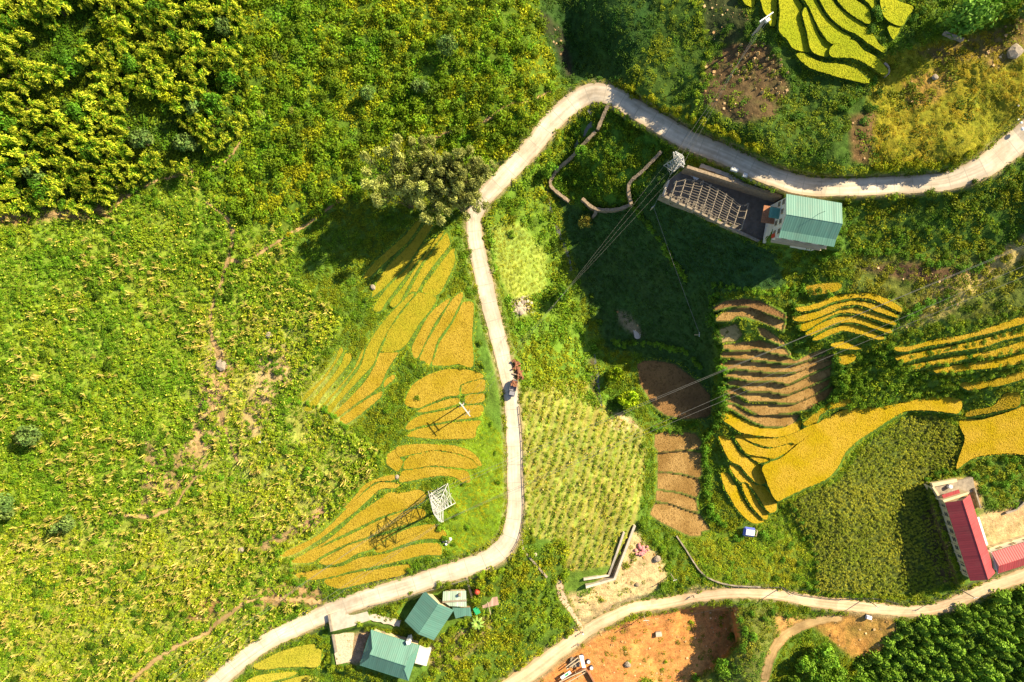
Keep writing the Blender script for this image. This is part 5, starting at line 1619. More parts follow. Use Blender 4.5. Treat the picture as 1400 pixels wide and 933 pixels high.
pF = pole('utility_pole', 'leaning pole in the bushes above the lower road', (917, 785), 6.0, R(20), ((0.97, 0.5),), 'palewood')
pG = pole('utility_pole', 'utility pole beside the lower road, at the corner of the red farm', (1312, 806), 7.5, R(10), ((0.97, 0.7),))
for a, b_, lab in ((pE, pC, 'thin wire along the lower road, left span'), (pC, pD, 'thin wire along the lower road, middle span'), (pD, pG, 'thin wire along the lower road, right span')):
    wire(lab, a.location + Vector((0, 0, 6.9)), b_.location + Vector((0, 0, 7.2)), 0.8, 0.025, 18, None, 'darkmetal')

# ------------------------------------------------------------------ people
def person(label, base, face, shirt, trousers, hat=None, stride=0.16, arm=0.25):
    g = W(*base, 0.06)
    V, E, Rr, Mi = [], [], [], []
    def add(p, r, parent, seg):
        V.append(p); Rr.append(r)
        if parent is not None:
            E.append((parent, len(V) - 1))
        return len(V) - 1
    pel = add((0, 0, 0.92), 0.15, None, 'p')
    wa = add((0, 0, 1.08), 0.135, pel, 's')
    ch = add((0, 0, 1.3), 0.165, wa, 's')
    nk = add((0, 0, 1.45), 0.06, ch, 'k')
    hd0 = add((0, 0.01, 1.54), 0.085, nk, 'k')
    hd1 = add((0, 0.015, 1.64), 0.105, hd0, 'k')
    add((0, 0.005, 1.72), 0.07, hd1, 'k')
    for s in (-1, 1):
        hip = add((s * 0.1, 0, 0.86), 0.105, pel, 'p')
        kn = add((s * 0.11, s * stride * 0.6 + 0.03, 0.48), 0.075, hip, 'p')
        an = add((s * 0.11, s * stride, 0.09), 0.05, kn, 'p')
        add((s * 0.12, s * stride + 0.16, 0.04), 0.045, an, 'p')
        sh_ = add((s * 0.19, 0, 1.36), 0.075, ch, 's')
        el = add((s * 0.27, -s * arm * 0.3, 1.1), 0.05, sh_, 's')
        wr = add((s * 0.26, 0.12 - s * arm * 0.5, 0.9), 0.034, el, 'k')
        pa = add((s * 0.255, 0.15 - s * arm * 0.55, 0.83), 0.038, wr, 'k')
        for k in range(4):
            f1 = add((s * 0.255 + (k - 1.5) * 0.019, 0.17 - s * arm * 0.55, 0.77 - 0.004 * abs(k - 1.5)), 0.010, pa, 'k')
            add((s * 0.25 + (k - 1.5) * 0.019, 0.18 - s * arm * 0.55, 0.735 + 0.006 * abs(k - 1.5)), 0.008, f1, 'k')
        th_ = add((s * 0.215, 0.18 - s * arm * 0.55, 0.81), 0.011, pa, 'k')
        add((s * 0.205, 0.2 - s * arm * 0.55, 0.775), 0.009, th_, 'k')
    me = bpy.data.meshes.new('body')
    me.from_pydata(V, E, [])
    o = bpy.data.objects.new('body', me)
    COL.objects.link(o)
    m = o.modifiers.new('skin', 'SKIN')
    sv = me.skin_vertices[0].data
    for i, r in enumerate(Rr):
        sv[i].radius = (r, r)
        sv[i].use_root = (i == 0)
    o.modifiers.new('sub', 'SUBSURF').levels = 1
    dg = bpy.context.evaluated_depsgraph_get()
    m2 = bpy.data.meshes.new_from_object(o.evaluated_get(dg))
    bpy.data.objects.remove(o)
    m2.name = 'person'
    for x in ('skin', shirt, trousers, 'rubber'):
        m2.materials.append(MT[x])
    for p in m2.polygons:
        c = p.center
        far = abs(c.x) > 0.2
        p.material_index = 3 if c.z < 0.09 and not far else (0 if c.z > 1.44 or (far and c.z < 0.95) else (1 if c.z > 0.95 or far else 2))
        p.use_smooth = True
    body = link(bpy.data.objects.new('person', m2))
    body.location = g
    body.rotation_euler = (0, 0, face)
    tag(body, label, 'person')
    hb = MB()
    if hat:
        hb.tube([(0, 0.01, 1.70), (0, 0.01, 1.73), (0, 0.01, 1.82), (0, 0.01, 1.86)], [0.26, 0.26, 0.1, 0.02], 14)
        hb.build('hat', hat, body, True)
    hr = MB()
    hr.tube([(0, -0.025, 1.58), (0, -0.02, 1.66), (0, -0.005, 1.74), (0, 0, 1.775)], [0.085, 0.122, 0.1, 0.03], 10)
    hr.build('hair', 'hair', body, True)
    fc = MB()
    fc.tube([(0, 0.11, 1.64), (0, 0.145, 1.61)], [0.012, 0.018], 5)
    fc.build('nose', 'skin', body)
    ey = MB()
    for s in (-0.035, 0.035):
        ey.box((s, 0.112, 1.655), (0.022, 0.012, 0.012))
    ey.box((0, 0.106, 1.575), (0.05, 0.014, 0.01))
    ey.build('features', 'hair', body)
    ea = MB()
    for s in (-1, 1):
        ea.box((s * 0.112, 0.0, 1.63), (0.02, 0.035, 0.06))
    ea.build('ear', 'skin', body)
    return body
person('person in a white and blue top standing on the left maize slope', (357, 604), R(200), 'cloth_white', 'cloth_blue', None, 0.25, 0.5)
person('person in dark clothes walking at the left edge of the lower road', (796, 864), R(30), 'cloth_dark', 'cloth_dark', 'white')
person('person in grey clothes walking near the white sheet on the orange ground', (790, 880), R(40), 'grey', 'cloth_dark')
person('person in dark clothes alone on the lower road above the orange pit', (947, 814), R(100), 'cloth_dark', 'cloth_dark', None, 0.25, 0.4)

# ------------------------------------------------------------------ truck and the heap beside it
tk = empty('truck', U(701.5, 530.5, hg(700, 530) + 0.12), R(-103) + math.pi / 2 - math.pi / 2)
tag(tk, 'small grey truck loaded with reddish bundles on the edge of the main road', 'truck')
# local x is forward
MB().box((0, 0, 0.62), (4.6, 1.3, 0.22)).build('chassis', 'darkmetal', tk)
c = MB().box((1.55, 0, 1.15), (1.5, 1.75, 0.85)).box((1.4, 0, 1.82), (1.15, 1.62, 0.5), 0, 0, 0.86)
cab = c.build('cab', 'grey', tk)
MB().box((1.99, 0, 1.8), (0.06, 1.36, 0.4)).build('windscreen', 'glass', cab)
for s in (-1, 1):
    MB().box((1.4, s * 0.79, 1.82), (0.85, 0.05, 0.36)).build('side_window', 'glass', cab)
    MB().box((2.32, s * 0.62, 0.98), (0.05, 0.32, 0.2)).build('headlight', 'white', tk)
b = MB().box((-0.75, 0, 0.86), (2.9, 1.8, 0.1))
for s in (-1, 1):
    b.box((-0.75, s * 0.88, 1.3), (2.9, 0.06, 0.78))
b.box((-2.18, 0, 1.3), (0.06, 1.7, 0.78)).box((0.68, 0, 1.4), (0.06, 1.7, 0.98))
b.build('cargo_bed', 'grey', tk)
for x in (1.45, -1.35):
    for s in (-1, 1):
        w = MB().tube([(x, s * 0.62, 0.4), (x, s * 0.88, 0.4)], 0.4, 14).build('wheel', 'rubber', tk)
        MB().tube([(x, s * 0.885, 0.4), (x, s * 0.9, 0.4)], 0.2, 10).build('rim', 'steelwhite', w)
r_ = np.random.default_rng(4)
ld = MB()
for i in range(46):
    ld.box((-0.8 + r_.uniform(-1.25, 0.2), r_.uniform(-0.7, 0.7), 1.1 + 0.85 * r_.random()), (0.5 * r_.uniform(0.6, 1.3), 0.32, 0.26), r_.random() * 3, i % 2, 0.85)
tag(ld.build('load', ['brick', 'brickdark'], tk))
hp_ = empty('clay_heap', W(708, 506, 0))
tag(hp_, 'heap of reddish clay lumps piled beside the road ahead of the truck', 'heap')
ld = MB()
for i in range(150):
    f = r_.random()
    x, y = (f - 0.5) * 1.6 + r_.normal(0, 0.38), (0.5 - f) * 4.6 + r_.normal(0, 0.35)
    ld.box((x, y, 0.1 + 1.6 * r_.random() * math.exp(-(r_.normal(0, 0.5)) ** 2)), (0.6 * r_.uniform(0.6, 1.4), 0.45, 0.35), r_.random() * 3, i % 2, 0.8)
ld.build('lumps', ['brick', 'brickdark'], hp_)
MB().beam((-1.6, -0.9, 1.0), (0.5, -1.4, 1.5), 0.22).build('plank', 'palewood', hp_)

# ------------------------------------------------------------------ building site at the bottom
bs = empty('site_shelter', W(792, 904, 0))
tag(bs, 'rough timber shelter with a white sheet and piled stones on the orange building ground', 'shelter')
z0 = bs.location.z
block(bs, [(792, 896.5), (797, 896), (801, 913), (796, 913.5)], z0 + 2.2, z0 + 2.3, 'white', 'sheet')
b = MB()
for q in ((778, 908), (790, 896), (800, 914), (786, 915)):
    v = rel(bs, W(*q, 0))
    b.beam(v - Vector((0, 0, 0.5)), v + Vector((0, 0, 2.4)), 0.2)
b.build('post', 'wood', bs)
for p, q in (((773, 908), (789, 895)), ((774, 911), (791, 899)), ((764, 928), (800, 911)), ((768, 933), (799, 915))):
    MB().beam(rel(bs, W(*p, 2.0)), rel(bs, W(*q, 2.1)), 0.28, 0.2).build('beam', 'palewood', bs)
st = MB()
for i in range(90):
    v = rel(bs, W(784 + r_.uniform(-5, 8), 903 + r_.uniform(-5, 7), 0))
    st.box((v.x, v.y, v.z + 0.2 + 1.0 * r_.random()), (0.6, 0.5, 0.4), r_.random() * 3, 0, 0.75)
st.build('stones', 'rock', bs)
for q, lab in (((795.5, 897), 'dark drum with a white lid, uppermost of three beside the timber shelter'), ((804, 903.5), 'dark drum with a white lid, middle one of three beside the timber shelter'), ((808, 912), 'dark drum with a white lid, lowest of three beside the timber shelter')):
    o = empty('drum', W(*q, -0.1))
    tag(o, lab, 'drum', 'drums beside the timber shelter')
    MB().tube([(0, 0, 0), (0, 0, 0.5), (0, 0, 1.0)], [0.62, 0.66, 0.62], 12).build('barrel', 'cloth_dark', o)
    MB().tube([(0.05, 0, 1.01), (0.05, 0, 1.06)], [0.5, 0.45], 12).build('lid', 'white', o)
sg_ = empty('sign_panel', W(773, 920, 0), R(34))
tag(sg_, 'white panel with a green patch leaning flat beside the site shelter', 'panel')
MB().box((0, 0, 1.5), (3.4, 1.0, 0.08)).build('board', 'white', sg_)
MB().box((0.35, 0, 1.546), (1.2, 0.55, 0.012)).build('emblem', 'net', sg_)
b = MB()
for x in (-1.5, 1.5):
    b.beam((x, 0, -0.3), (x, 0, 1.46), 0.12)
b.build('post', 'wood', sg_)
wall_line('site_wall', 'unfinished brick wall of the building plot at the bottom edge', 'wall', [(760, 937), (780, 925), (800, 914), (806, 922), (816, 940)], 1.3, 0.4, 'brick', smooth=False)
def lump(name, label, cat, q, size, m, seed, n=1, hz=0.7, group=None):
    r = np.random.default_rng(seed)
    g = W(*q, 0)
    b = MB()
    for i in range(n):
        c = Vector((r.normal(0, size * 0.6), r.normal(0, size * 0.5), size * 0.3)) if n > 1 else Vector((0, 0, size * 0.25))
        s = size * ((0.5 if n < 30 else 0.36) if n > 1 else 1) * r.uniform(0.7, 1.2)
        ring = [[], [], []]
        for k in range(8):
            a = 6.283 * k / 8
            for j, (rad, z) in enumerate(((0.55, -0.4), (0.6, 0.15), (0.3, 0.5))):
                rr = s * rad * r.uniform(0.8, 1.2)
                ring[j].append((c.x + rr * math.cos(a), c.y + rr * math.sin(a), c.z + s * z * hz))
        vs = ring[0] + ring[1] + ring[2]
        fs = [(j * 8 + k, j * 8 + (k + 1) % 8, (j + 1) * 8 + (k + 1) % 8, (j + 1) * 8 + k) for j in range(2) for k in range(8)] + [tuple(16 + k for k in range(8))]
        b.add(vs, fs, i % 2)
    o = b.build(name, m if isinstance(m, list) else [m, m])
    o.location = g
    return tag(o, label, cat, group)
lump('boulder', 'pale grey boulder in the dry gully on the left slope', 'rock', (303, 499), 2.6, 'rock', 1)
lump('boulder', 'grey boulder standing in the lower left maize', 'rock', (330, 751), 1.6, 'rock', 2)
lump('boulder', 'small pale rock on the sunny meadow at the top right', 'rock', (1277, 107), 1.6, 'rock', 3)
lump('boulder', 'pale rock beside the shadow at the right end of the meadow', 'rock', (1386, 72), 2.2, 'rock', 4)
lump('boulder', 'grey rock in the weeds left of the long curving terraces', 'rock', (368, 458), 1.5, 'rock', 5)
lump('rubble_heap', 'heap of whitish rubble on the bank east of the road', 'rubble', (708, 421), 2.0, ['rock', 'gravel'], 6, 60, 0.35)
lump('boulder', 'pale rock at the edge of the dirt yard shadow', 'rock', (898, 764), 1.7, 'rock', 7)
lump('sack_pile', 'pile of pink and white sacks in the shade of the dirt yard', 'sacks', (877, 752), 1.5, ['pink', 'pink'], 8, 26, 0.8)
lump('boulder', 'dark stone lying in the middle of the dirt yard', 'rock', (871, 799), 0.9, 'stone', 9)
lump('boulder', 'grey rock with a dark shadow on the orange earth', 'rock', (858, 908), 1.3, 'rock', 10)
lump('boulder', 'grey stone between the tan paddies above the pylon', 'rock', (543, 652), 1.3, 'rock', 11)
lump('sack_pile', 'white sacks beside the fan of terraces near the pylon', 'sacks', (610, 743), 1.5, ['white', 'rock'], 12, 5)
lump('sack_pile', 'white sack at the right end of the upper road, nearest the road', 'sacks', (1388, 165), 1.3, ['white', 'white'], 13, 3)
lump('sack_pile', 'white sack at the right end of the upper road, further from the road', 'sacks', (1398, 147), 1.2, ['white', 'white'], 14, 2)
lump('boulder', 'stone on the grass between the curving and the upper terraces', 'rock', (510, 393), 1.2, 'rock', 15)
lump('boulder', 'white stone in the weeds below the road bend', 'rock', (732, 758), 0.9, 'concrete', 16)
hut = empty('block_hut', W(899.5, 865, 0), R(8))
tag(hut, 'small grey block with a flat lid on the orange earth below the lower road', 'hut')
MB().box((0, 0, 0.6), (1.4, 1.1, 1.4)).build('wall', 'oldconcrete', hut)
MB().box((0, 0, 1.36), (1.8, 1.4, 0.12)).build('roof', 'concrete', hut)
bh = empty('field_hut', W(1023, 726, 0), R(-8))
tag(bh, 'little field hut with a white sheet roof and blue tarpaulin sides below the gold steps', 'hut')
MB().box((0, 0, 1.9), (2.5, 1.6, 0.1)).build('roof', 'cloth_white', bh)
b = MB()
b.prism([(-1.3, 0.82, 1.86), (1.25, 0.82, 1.86), (1.4, 1.3, 1.0), (-1.5, 1.3, 1.0)], [(-1.3, 0.80, 1.8), (1.25, 0.80, 1.8), (1.4, 1.28, 0.94), (-1.5, 1.28, 0.94)])
b.prism([(-1.5, -1.4, 1.0), (1.4, -1.4, 1.0), (1.25, -0.82, 1.86), (-1.3, -0.82, 1.86)], [(-1.5, -1.38, 0.94), (1.4, -1.38, 0.94), (1.25, -0.80, 1.8), (-1.3, -0.80, 1.8)])
b.prism([(-1.8, 1.2, 1.0), (-1.8, -1.3, 1.0), (-1.28, -0.8, 1.86), (-1.28, 0.8, 1.86)], [(-1.78, 1.2, 0.94), (-1.78, -1.3, 0.94), (-1.26, -0.8, 1.8), (-1.26, 0.8, 1.8)])
b.build('tarpaulin', 'blue', bh)
b = MB()
for x in (-1.3, 1.75):
    for y in (-0.8, 0.8):
        b.beam((x, y, -0.4), (x * 0.98, y, 1.84), 0.14)
b.beam((1.75, -0.9, 1.9), (1.95, 0.95, 1.9), 0.16)
b.build('post', 'palewood', bh)
cart = empty('covered_cart', W(1186, 843, 0), R(-15))
tag(cart, 'small cart under a white and grey cover parked beside the lower road', 'cart')
MB().box((0, 0, 0.95), (1.7, 1.0, 0.6), 0, 0, 0.8).build('cover', 'cloth_white', cart)
MB().box((0, 0, 0.55), (1.8, 1.05, 0.2)).build('tray', 'grey', cart)
for x in (-0.6, 0.6):
    for s in (-1, 1):
        MB().tube([(x, s * 0.5, 0.28), (x, s * 0.62, 0.28)], 0.28, 12).build('wheel', 'rubber', cart)
p = W(688, 845, 0.2)
tag(MB().box((p.x, p.y, p.z), (1.2, 0.8, 0.3), 0.4).build('tarpaulin', 'net'), 'bit of bright green netting in the bushes between the lower roads', 'tarpaulin')
lump('tarpaulin', 'small blue sheet lying in the shaded field at the right of the farm', 'tarpaulin', (1340, 838), 0.8, 'cloth_dark', 18)

#@@E
# ------------------------------------------------------------------ plants
def leafcard(c, d, n, l, w):
    """one leaf quad: centre c, direction d, normal n"""
    d = d / (np.linalg.norm(d) + 1e-9)
    s = np.cross(n, d)
    s = s / (np.linalg.norm(s) + 1e-9)
    return [c - d * l / 2 - s * w * 0.35, c - d * l / 2 + s * w * 0.35, c + d * l / 2 + s * w * 0.25, c + d * l / 2 - s * w * 0.25]

class T:
    """plant template: quads with a point colour (multiplied by the plant's tint)"""
    def __init__(s):
        s.v, s.c = [], []
    def quad(s, q, c):
        s.v += [np.asarray(x, float) for x in q]
        s.c += [c] * 4
    def arr(s):
        V = np.array(s.v)
        return V, np.arange(len(V)).reshape(-1, 4), np.array(s.c, float)

def rand_dir(r, up=0.0):
    d = r.normal(size=3)
    d[2] += up
    return d / np.linalg.norm(d)

def t_tuft(seed, n=30, flat=0.7):
    r = np.random.default_rng(seed)
    t = T()
    for _ in range(n):
        a, q = r.random() * 6.283, math.sqrt(r.random())
        c = np.array((math.cos(a) * q, math.sin(a) * q, flat * (1 - q * q) * (0.5 + 0.5 * r.random()) + 0.08))
        nrm = rand_dir(r, 1.2)
        d = np.cross(nrm, rand_dir(r))
        k = 0.75 + 0.5 * r.random()
        t.quad(leafcard(c, d, nrm, 0.26 + 0.2 * r.random(), 0.26 + 0.14 * r.random()), (k, k * (0.95 + 0.1 * r.random()), k))
    return t.arr()

def t_grass(seed, n=9):
    r = np.random.default_rng(seed)
    t = T()
    for _ in range(n):
        a = r.random() * 6.283
        out = np.array((math.cos(a), math.sin(a), 0))
        b0 = out * 0.25 * r.random()
        tip = b0 + out * (0.3 + 0.6 * r.random()) + np.array((0, 0, 0.5 + 0.6 * r.random()))
        s = np.array((-out[1], out[0], 0)) * 0.13
        k = 0.7 + 0.6 * r.random()
        t.quad([b0 - s, b0 + s, tip + s * 0.6, tip - s * 0.6], (k, k, k))
    return t.arr()

def t_corn(seed, tan=0.5, blades=7):
    r = np.random.default_rng(seed)
    t = T()
    lean = r.normal(0, 0.12, 2)
    top = np.array((lean[0], lean[1], 1.0))
    for s in (np.array((0.03, 0, 0)), np.array((0, 0.03, 0))):
        t.quad([-s, s, top + s, top - s], (0.9, 0.9, 0.8))
    for i in range(blades):
        a = r.random() * 6.283
        out = np.array((math.cos(a), math.sin(a), 0))
        s = np.array((-out[1], out[0], 0)) * 0.055
        z0 = 0.25 + 0.6 * i / blades
        b0 = top * z0
        mid = b0 + out * 0.22 + np.array((0, 0, 0.12))
        tip = b0 + out * (0.38 + 0.15 * r.random()) + np.array((0, 0, -0.05 - 0.1 * r.random()))
        dry = r.random() < tan * 0.45
        k = 0.75 + 0.5 * r.random()
        c = (1.7 * k, 1.05 * k, 2.4 * k) if dry else (k, k, k)
        t.quad([b0 - s, b0 + s, mid + s, mid - s], c)
        t.quad([mid - s, mid + s, tip + s * 0.3, tip - s * 0.3], c)
    if r.random() < tan:
        for k in range(3):
            a = r.random() * 6.283
            o = np.array((math.cos(a), math.sin(a), 0))
            s = np.array((-o[1], o[0], 0)) * 0.06
            t.quad([top - s, top + s, top + o * 0.2 + s + np.array((0, 0, 0.16)), top + o * 0.2 - s + np.array((0, 0, 0.16))], (2.6, 1.55, 5.5))
    return t.arr()

def t_bush(seed, lobes=8, leaves=46, size=0.15, tall=0.8):
    r = np.random.default_rng(seed)
    t = T()
    for j in range(lobes):
        a, q = r.random() * 6.283, (0.62 * math.sqrt(r.random()) if j else 0)
        lc = np.array((math.cos(a) * q, math.sin(a) * q, tall * (0.35 + 0.5 * r.random() * (1 - q))))
        lr = 0.3 + 0.18 * r.random()
        hue = 0.75 + 0.5 * r.random()
        yel = 0.9 + 0.35 * r.random()
        for _ in range(leaves):
            d = rand_dir(r, 0.35)
            c = lc + d * lr * (0.8 + 0.3 * r.random()) * np.array((1, 1, 0.85))
            if c[2] < 0.03:
                continue
            n = d + 0.7 * rand_dir(r)
            n /= np.linalg.norm(n)
            dr = np.cross(n, rand_dir(r))
            k = hue * (0.75 + 0.5 * r.random())
            t.quad(leafcard(c, dr, n, size * (0.8 + 0.7 * r.random()), size * (0.7 + 0.4 * r.random())), (k * yel, k, k * 0.9))
    return t.arr()

def t_crown(seed, lobes=14, leaves=42, size=0.12, zc=0.62, rz=0.36, spread=0.68):
    """broad-leaved crown, unit radius, unit height; trunk below"""
    r = np.random.default_rng(seed)
    t = T()
    cs = []
    for j in range(lobes):
        d = rand_dir(r, 0.25)
        q = spread * (0.35 + 0.65 * r.random() ** 0.5)
        lc = np.array((d[0] * q, d[1] * q, zc + d[2] * rz * 0.75))
        cs.append(lc)
        lr = 0.24 + 0.14 * r.random()
        hue = 0.75 + 0.55 * r.random()
        yel = 0.9 + 0.3 * r.random()
        for _ in range(leaves):
            d2 = rand_dir(r, 0.3)
            c = lc + d2 * lr * (0.72 + 0.4 * r.random()) * np.array((1, 1, 0.75))
            n = d2 + 0.75 * rand_dir(r)
            n /= np.linalg.norm(n)
            dr = np.cross(n, rand_dir(r))
            k = hue * (0.75 + 0.5 * r.random())
            t.quad(leafcard(c, dr, n, size * (0.8 + 0.8 * r.random()), size * (0.6 + 0.5 * r.random())), (k * yel, k, k))
    return t.arr(), cs

def t_conic(seed, tiers=9, per=9, size=0.34):
    """young plantation tree: stacked whorls of drooping sprays"""
    r = np.random.default_rng(seed)
    t = T()
    for i in range(tiers):
        f = i / (tiers - 1)
        z = 0.18 + 0.8 * f
        rad = (1 - f) ** 0.7 * 0.95 + 0.08
        for j in range(per):
            a = 6.283 * (j + r.random() * 0.8) / per
            o = np.array((math.cos(a), math.sin(a), 0))
            hue = 0.7 + 0.6 * r.random()
            for q in (0.45, 0.8, 1.0):
                c = o * rad * q * (0.85 + 0.3 * r.random()) + np.array((0, 0, z - 0.12 * q * (1 - f) + 0.05 * r.random()))
                n = np.array((0, 0, 1)) + 0.8 * o * q + 0.5 * rand_dir(r)
                t.quad(leafcard(c, o + 0.5 * rand_dir(r), n / np.linalg.norm(n), size * (0.7 + 0.5 * r.random()), size * 0.75), (hue, hue, hue))
    return t.arr()

def t_bamboo(seed, culms=14, leaves=34, spread=0.75, size=0.15, tip=(1.0, 1.0, 1.0), n_tip=0.55, head=0):
    """clump of arching culms with feathery heads; unit radius, unit height"""
    r = np.random.default_rng(seed)
    t = T()
    cul = []
    for i in range(culms):
        a = r.random() * 6.283
        o = np.array((math.cos(a), math.sin(a), 0))
        q = spread * math.sqrt(r.random())
        ht = 0.72 + 0.3 * r.random()
        base = o * 0.12 * r.random()
        P = [base, base + o * q * 0.15 + np.array((0, 0, ht * 0.4)), base + o * q * 0.5 + np.array((0, 0, ht * 0.78)), base + o * q + np.array((0, 0, ht)), base + o * (q + 0.16) + np.array((0, 0, ht - 0.03))]
        cul.append(P)
        hue = 0.75 + 0.5 * r.random()
        for _ in range(leaves):
            f = 0.5 + 3.5 * r.random() ** 0.62
            k = min(int(f), 3)
            c0 = P[k] + (P[k + 1] - P[k]) * (f - k)
            w = 0.25 * (1 - abs(f - 3.2) / 3.2)
            if head and r.random() < 0.62:
                f, c0, w = 3.5, P[3] * 0.6 + P[4] * 0.4, 0.21
            c = c0 + rand_dir(r) * w * r.random() ** 0.4 * np.array((1, 1, head * 0.55 + 0.25 if head else 0.8))
            d = o + 0.9 * rand_dir(r) - np.array((0, 0, 0.2))
            n = rand_dir(r, 1.0)
            m = hue * (0.7 + 0.6 * r.random())
            col = (m * tip[0], m * tip[1], m * tip[2]) if f > 4 - n_tip * 2 else (m * 0.8, m * 0.9, m * 0.8)
            t.quad(leafcard(c, d, n, size * (0.9 + 0.8 * r.random()), size * 0.5), col)
    return t.arr(), cul

def stuff(name, label, tmpl, pts, sxy, sz, tint, cat=None, tilt=0.0, seed=1, lift=0.0):
    """one uncountable mass of plants as a single mesh; pts = photograph pixels of the plants' feet"""
    r = np.random.default_rng(seed)
    n = len(pts)
    which = r.integers(0, len(tmpl), n)
    base = UU(pts[:, 0], pts[:, 1], samp(HG, pts[:, 0], pts[:, 1]) + lift)
    VV, FF, CC, off = [], [], [], 0
    for k, (V, F, C) in enumerate(tmpl):
        s = np.nonzero(which == k)[0]
        if len(s) == 0:
            continue
        a = r.random(len(s)) * 6.283
        co, si = np.cos(a)[:, None], np.sin(a)[:, None]
        x = (V[None, :, 0] * co - V[None, :, 1] * si) * sxy[s][:, None]
        y = (V[None, :, 0] * si + V[None, :, 1] * co) * sxy[s][:, None]
        z = V[None, :, 2] * sz[s][:, None]
        if tilt:
            x = x + z * r.normal(0, tilt, len(s))[:, None]
            y = y + z * r.normal(0, tilt, len(s))[:, None]
        P = np.stack([x, y, z], -1) + base[s][:, None]
        c = np.clip(C[None] * tint[s][:, None], 0, 0.85)
        nv = V.shape[0]
        FF.append((F[None] + (np.arange(len(s)) * nv)[:, None, None] + off).reshape(-1, 4))
        VV.append(P.reshape(-1, 3))
        CC.append(c.reshape(-1, 3))
        off += nv * len(s)
    me = quadmesh(name, np.concatenate(VV), np.concatenate(FF), np.concatenate(CC), MT['leaf'])
    o = link(bpy.data.objects.new(name, me))
    return tag(o, label, cat, kind='stuff')

def scatter(mask, per_m2, seed, dens=None):
    """random feet inside a raster mask, density per square metre"""
    r = np.random.default_rng(seed)
    w = bbox(mask, 0)
    if w is None:
        return np.zeros((0, 2))
    yy, xx = np.nonzero(mask[w])
    yy, xx = yy + w[0].start, xx + w[1].start
    area = (M * (H - HG[yy, xx]) / H) ** 2 * per_m2
    if dens is not None:
        area = area * dens[yy, xx]
    k = r.poisson(area)
    p = np.stack([np.repeat(xx, k) + X0, np.repeat(yy, k) + Y0], 1).astype(float)
    return p + r.random(p.shape)

def pnoise(pts, cell, seed, o=4):
    """fractal value noise at scattered points"""
    s, t, w = 0, 0, 1.0
    for k in range(o):
        c = cell / 2 ** k
        g = np.random.default_rng(seed + k).random((257, 257))
        x, y = pts[:, 0] / c + 40, pts[:, 1] / c + 40
        xi, yi = np.floor(x).astype(int), np.floor(y).astype(int)
        fx, fy = x - xi, y - yi
        fx, fy = fx * fx * (3 - 2 * fx), fy * fy * (3 - 2 * fy)
        xi, yi, x2, y2 = xi % 257, yi % 257, (xi + 1) % 257, (yi + 1) % 257
        s = s + w * ((g[yi, xi] * (1 - fx) + g[yi, x2] * fx) * (1 - fy) + (g[y2, xi] * (1 - fx) + g[y2, x2] * fx) * fy)
        t += w
        w *= 0.55
    return s / t

LEAFTONE = np.array((1.32, 1.15, 0.72))
def tints(pts, c1, c2, seed, var=0.25, cell=30):
    """colour of each plant: between two leaf colours, in drifts"""
    r = np.random.default_rng(seed)
    f = np.clip((pnoise(pts, cell, seed + 500) - 0.3) / 0.4 + r.normal(0, 0.25, len(pts)), 0, 1)[:, None]
    c = (np.array(c1) * (1 - f) + np.array(c2) * f) * LEAFTONE
    return c * (1 + r.normal(0, var, len(pts)))[:, None].clip(0.45, 1.7)

FOOT = np.zeros((NY, NX), bool)         # ground covered by buildings, yards and bare places
for p in ([(1050, 262), (1078, 256), (1156, 274), (1148, 342), (1050, 332)], [(904, 266), (940, 224), (1072, 266), (1046, 333)], [(1272, 660), (1312, 652), (1340, 664), (1368, 735), (1450, 705), (1450, 775), (1366, 787), (1320, 800)],
          [(1338, 705), (1450, 672), (1450, 725), (1352, 752)], [(550, 806), (582, 804), (640, 805), (650, 845), (620, 852), (598, 878), (548, 850)], [(448, 838), (500, 826), (510, 845), (548, 850), (548, 858), (508, 862), (595, 885), (585, 915), (558, 936), (488, 912), (452, 910)],
          [(655, 815), (684, 812), (684, 832), (655, 835)], [(785, 715), (880, 700), (870, 722), (842, 790), (780, 815), (770, 800)], [(745, 885), (812, 885), (825, 940), (740, 960)], [(1013, 715), (1035, 715), (1035, 735), (1013, 735)], [(1100, 852), (1125, 846), (1165, 838), (1215, 840), (1226, 858), (1205, 885), (1168, 900), (1145, 882)]):
    FOOT |= fill(p)
FOOT &= ~ZM_['field'] | fill([(835, 775), (868, 715), (872, 725), (842, 790), (780, 815), (785, 785)])
TRIM = dilate(PADMASK, 1)
BARE = SOILMASK & ((fbm(12, 321, 3) > np.where(GX < 480, 0.5, 0.36)) | ((GY > 775) & (GX > 690) & (fbm(12, 321, 3) > 0.22)))
FREE = ~(ROADMASK | TRIM | FOOT | TRAILMASK)
VIS = np.zeros((NY, NX), bool)
VIS[60:NY - 60, 60:NX - 60] = True
FREE &= VIS
BANK = dilate(PADMASK, 5) & ~PADMASK & FREE
FREE &= ~dilate(PADMASK, 3)

TUFTS = [t_tuft(s) for s in range(6)]
GRASS = [t_grass(s) for s in range(5)]
CORN = [t_corn(s, 0.1) for s in range(8)]
CORNG = [t_corn(s + 50, 0.06, 9) for s in range(6)]

def zone_tufts(zone, label, per, c1, c2, seed, s0=0.5, s1=1.0, h0=0.5, h1=1.1, tmpl=None, name='undergrowth', bare=0.05, dens=None, var=0.22, tilt=0.05, mask=None):
    m = (ZM_[zone] if mask is None else mask) & FREE
    d = np.where(BARE, bare, 1.0) if dens is None else dens
    p = scatter(m, per, seed, d)
    if len(p) == 0:
        return
    r = np.random.default_rng(seed + 9)
    s = s0 + (s1 - s0) * r.random(len(p)) ** 1.6
    h = s * (h0 + (h1 - h0) * r.random(len(p)))
    stuff(name, label, tmpl or TUFTS, p, s, h, tints(p, c1, c2, seed, var), tilt=tilt, seed=seed)

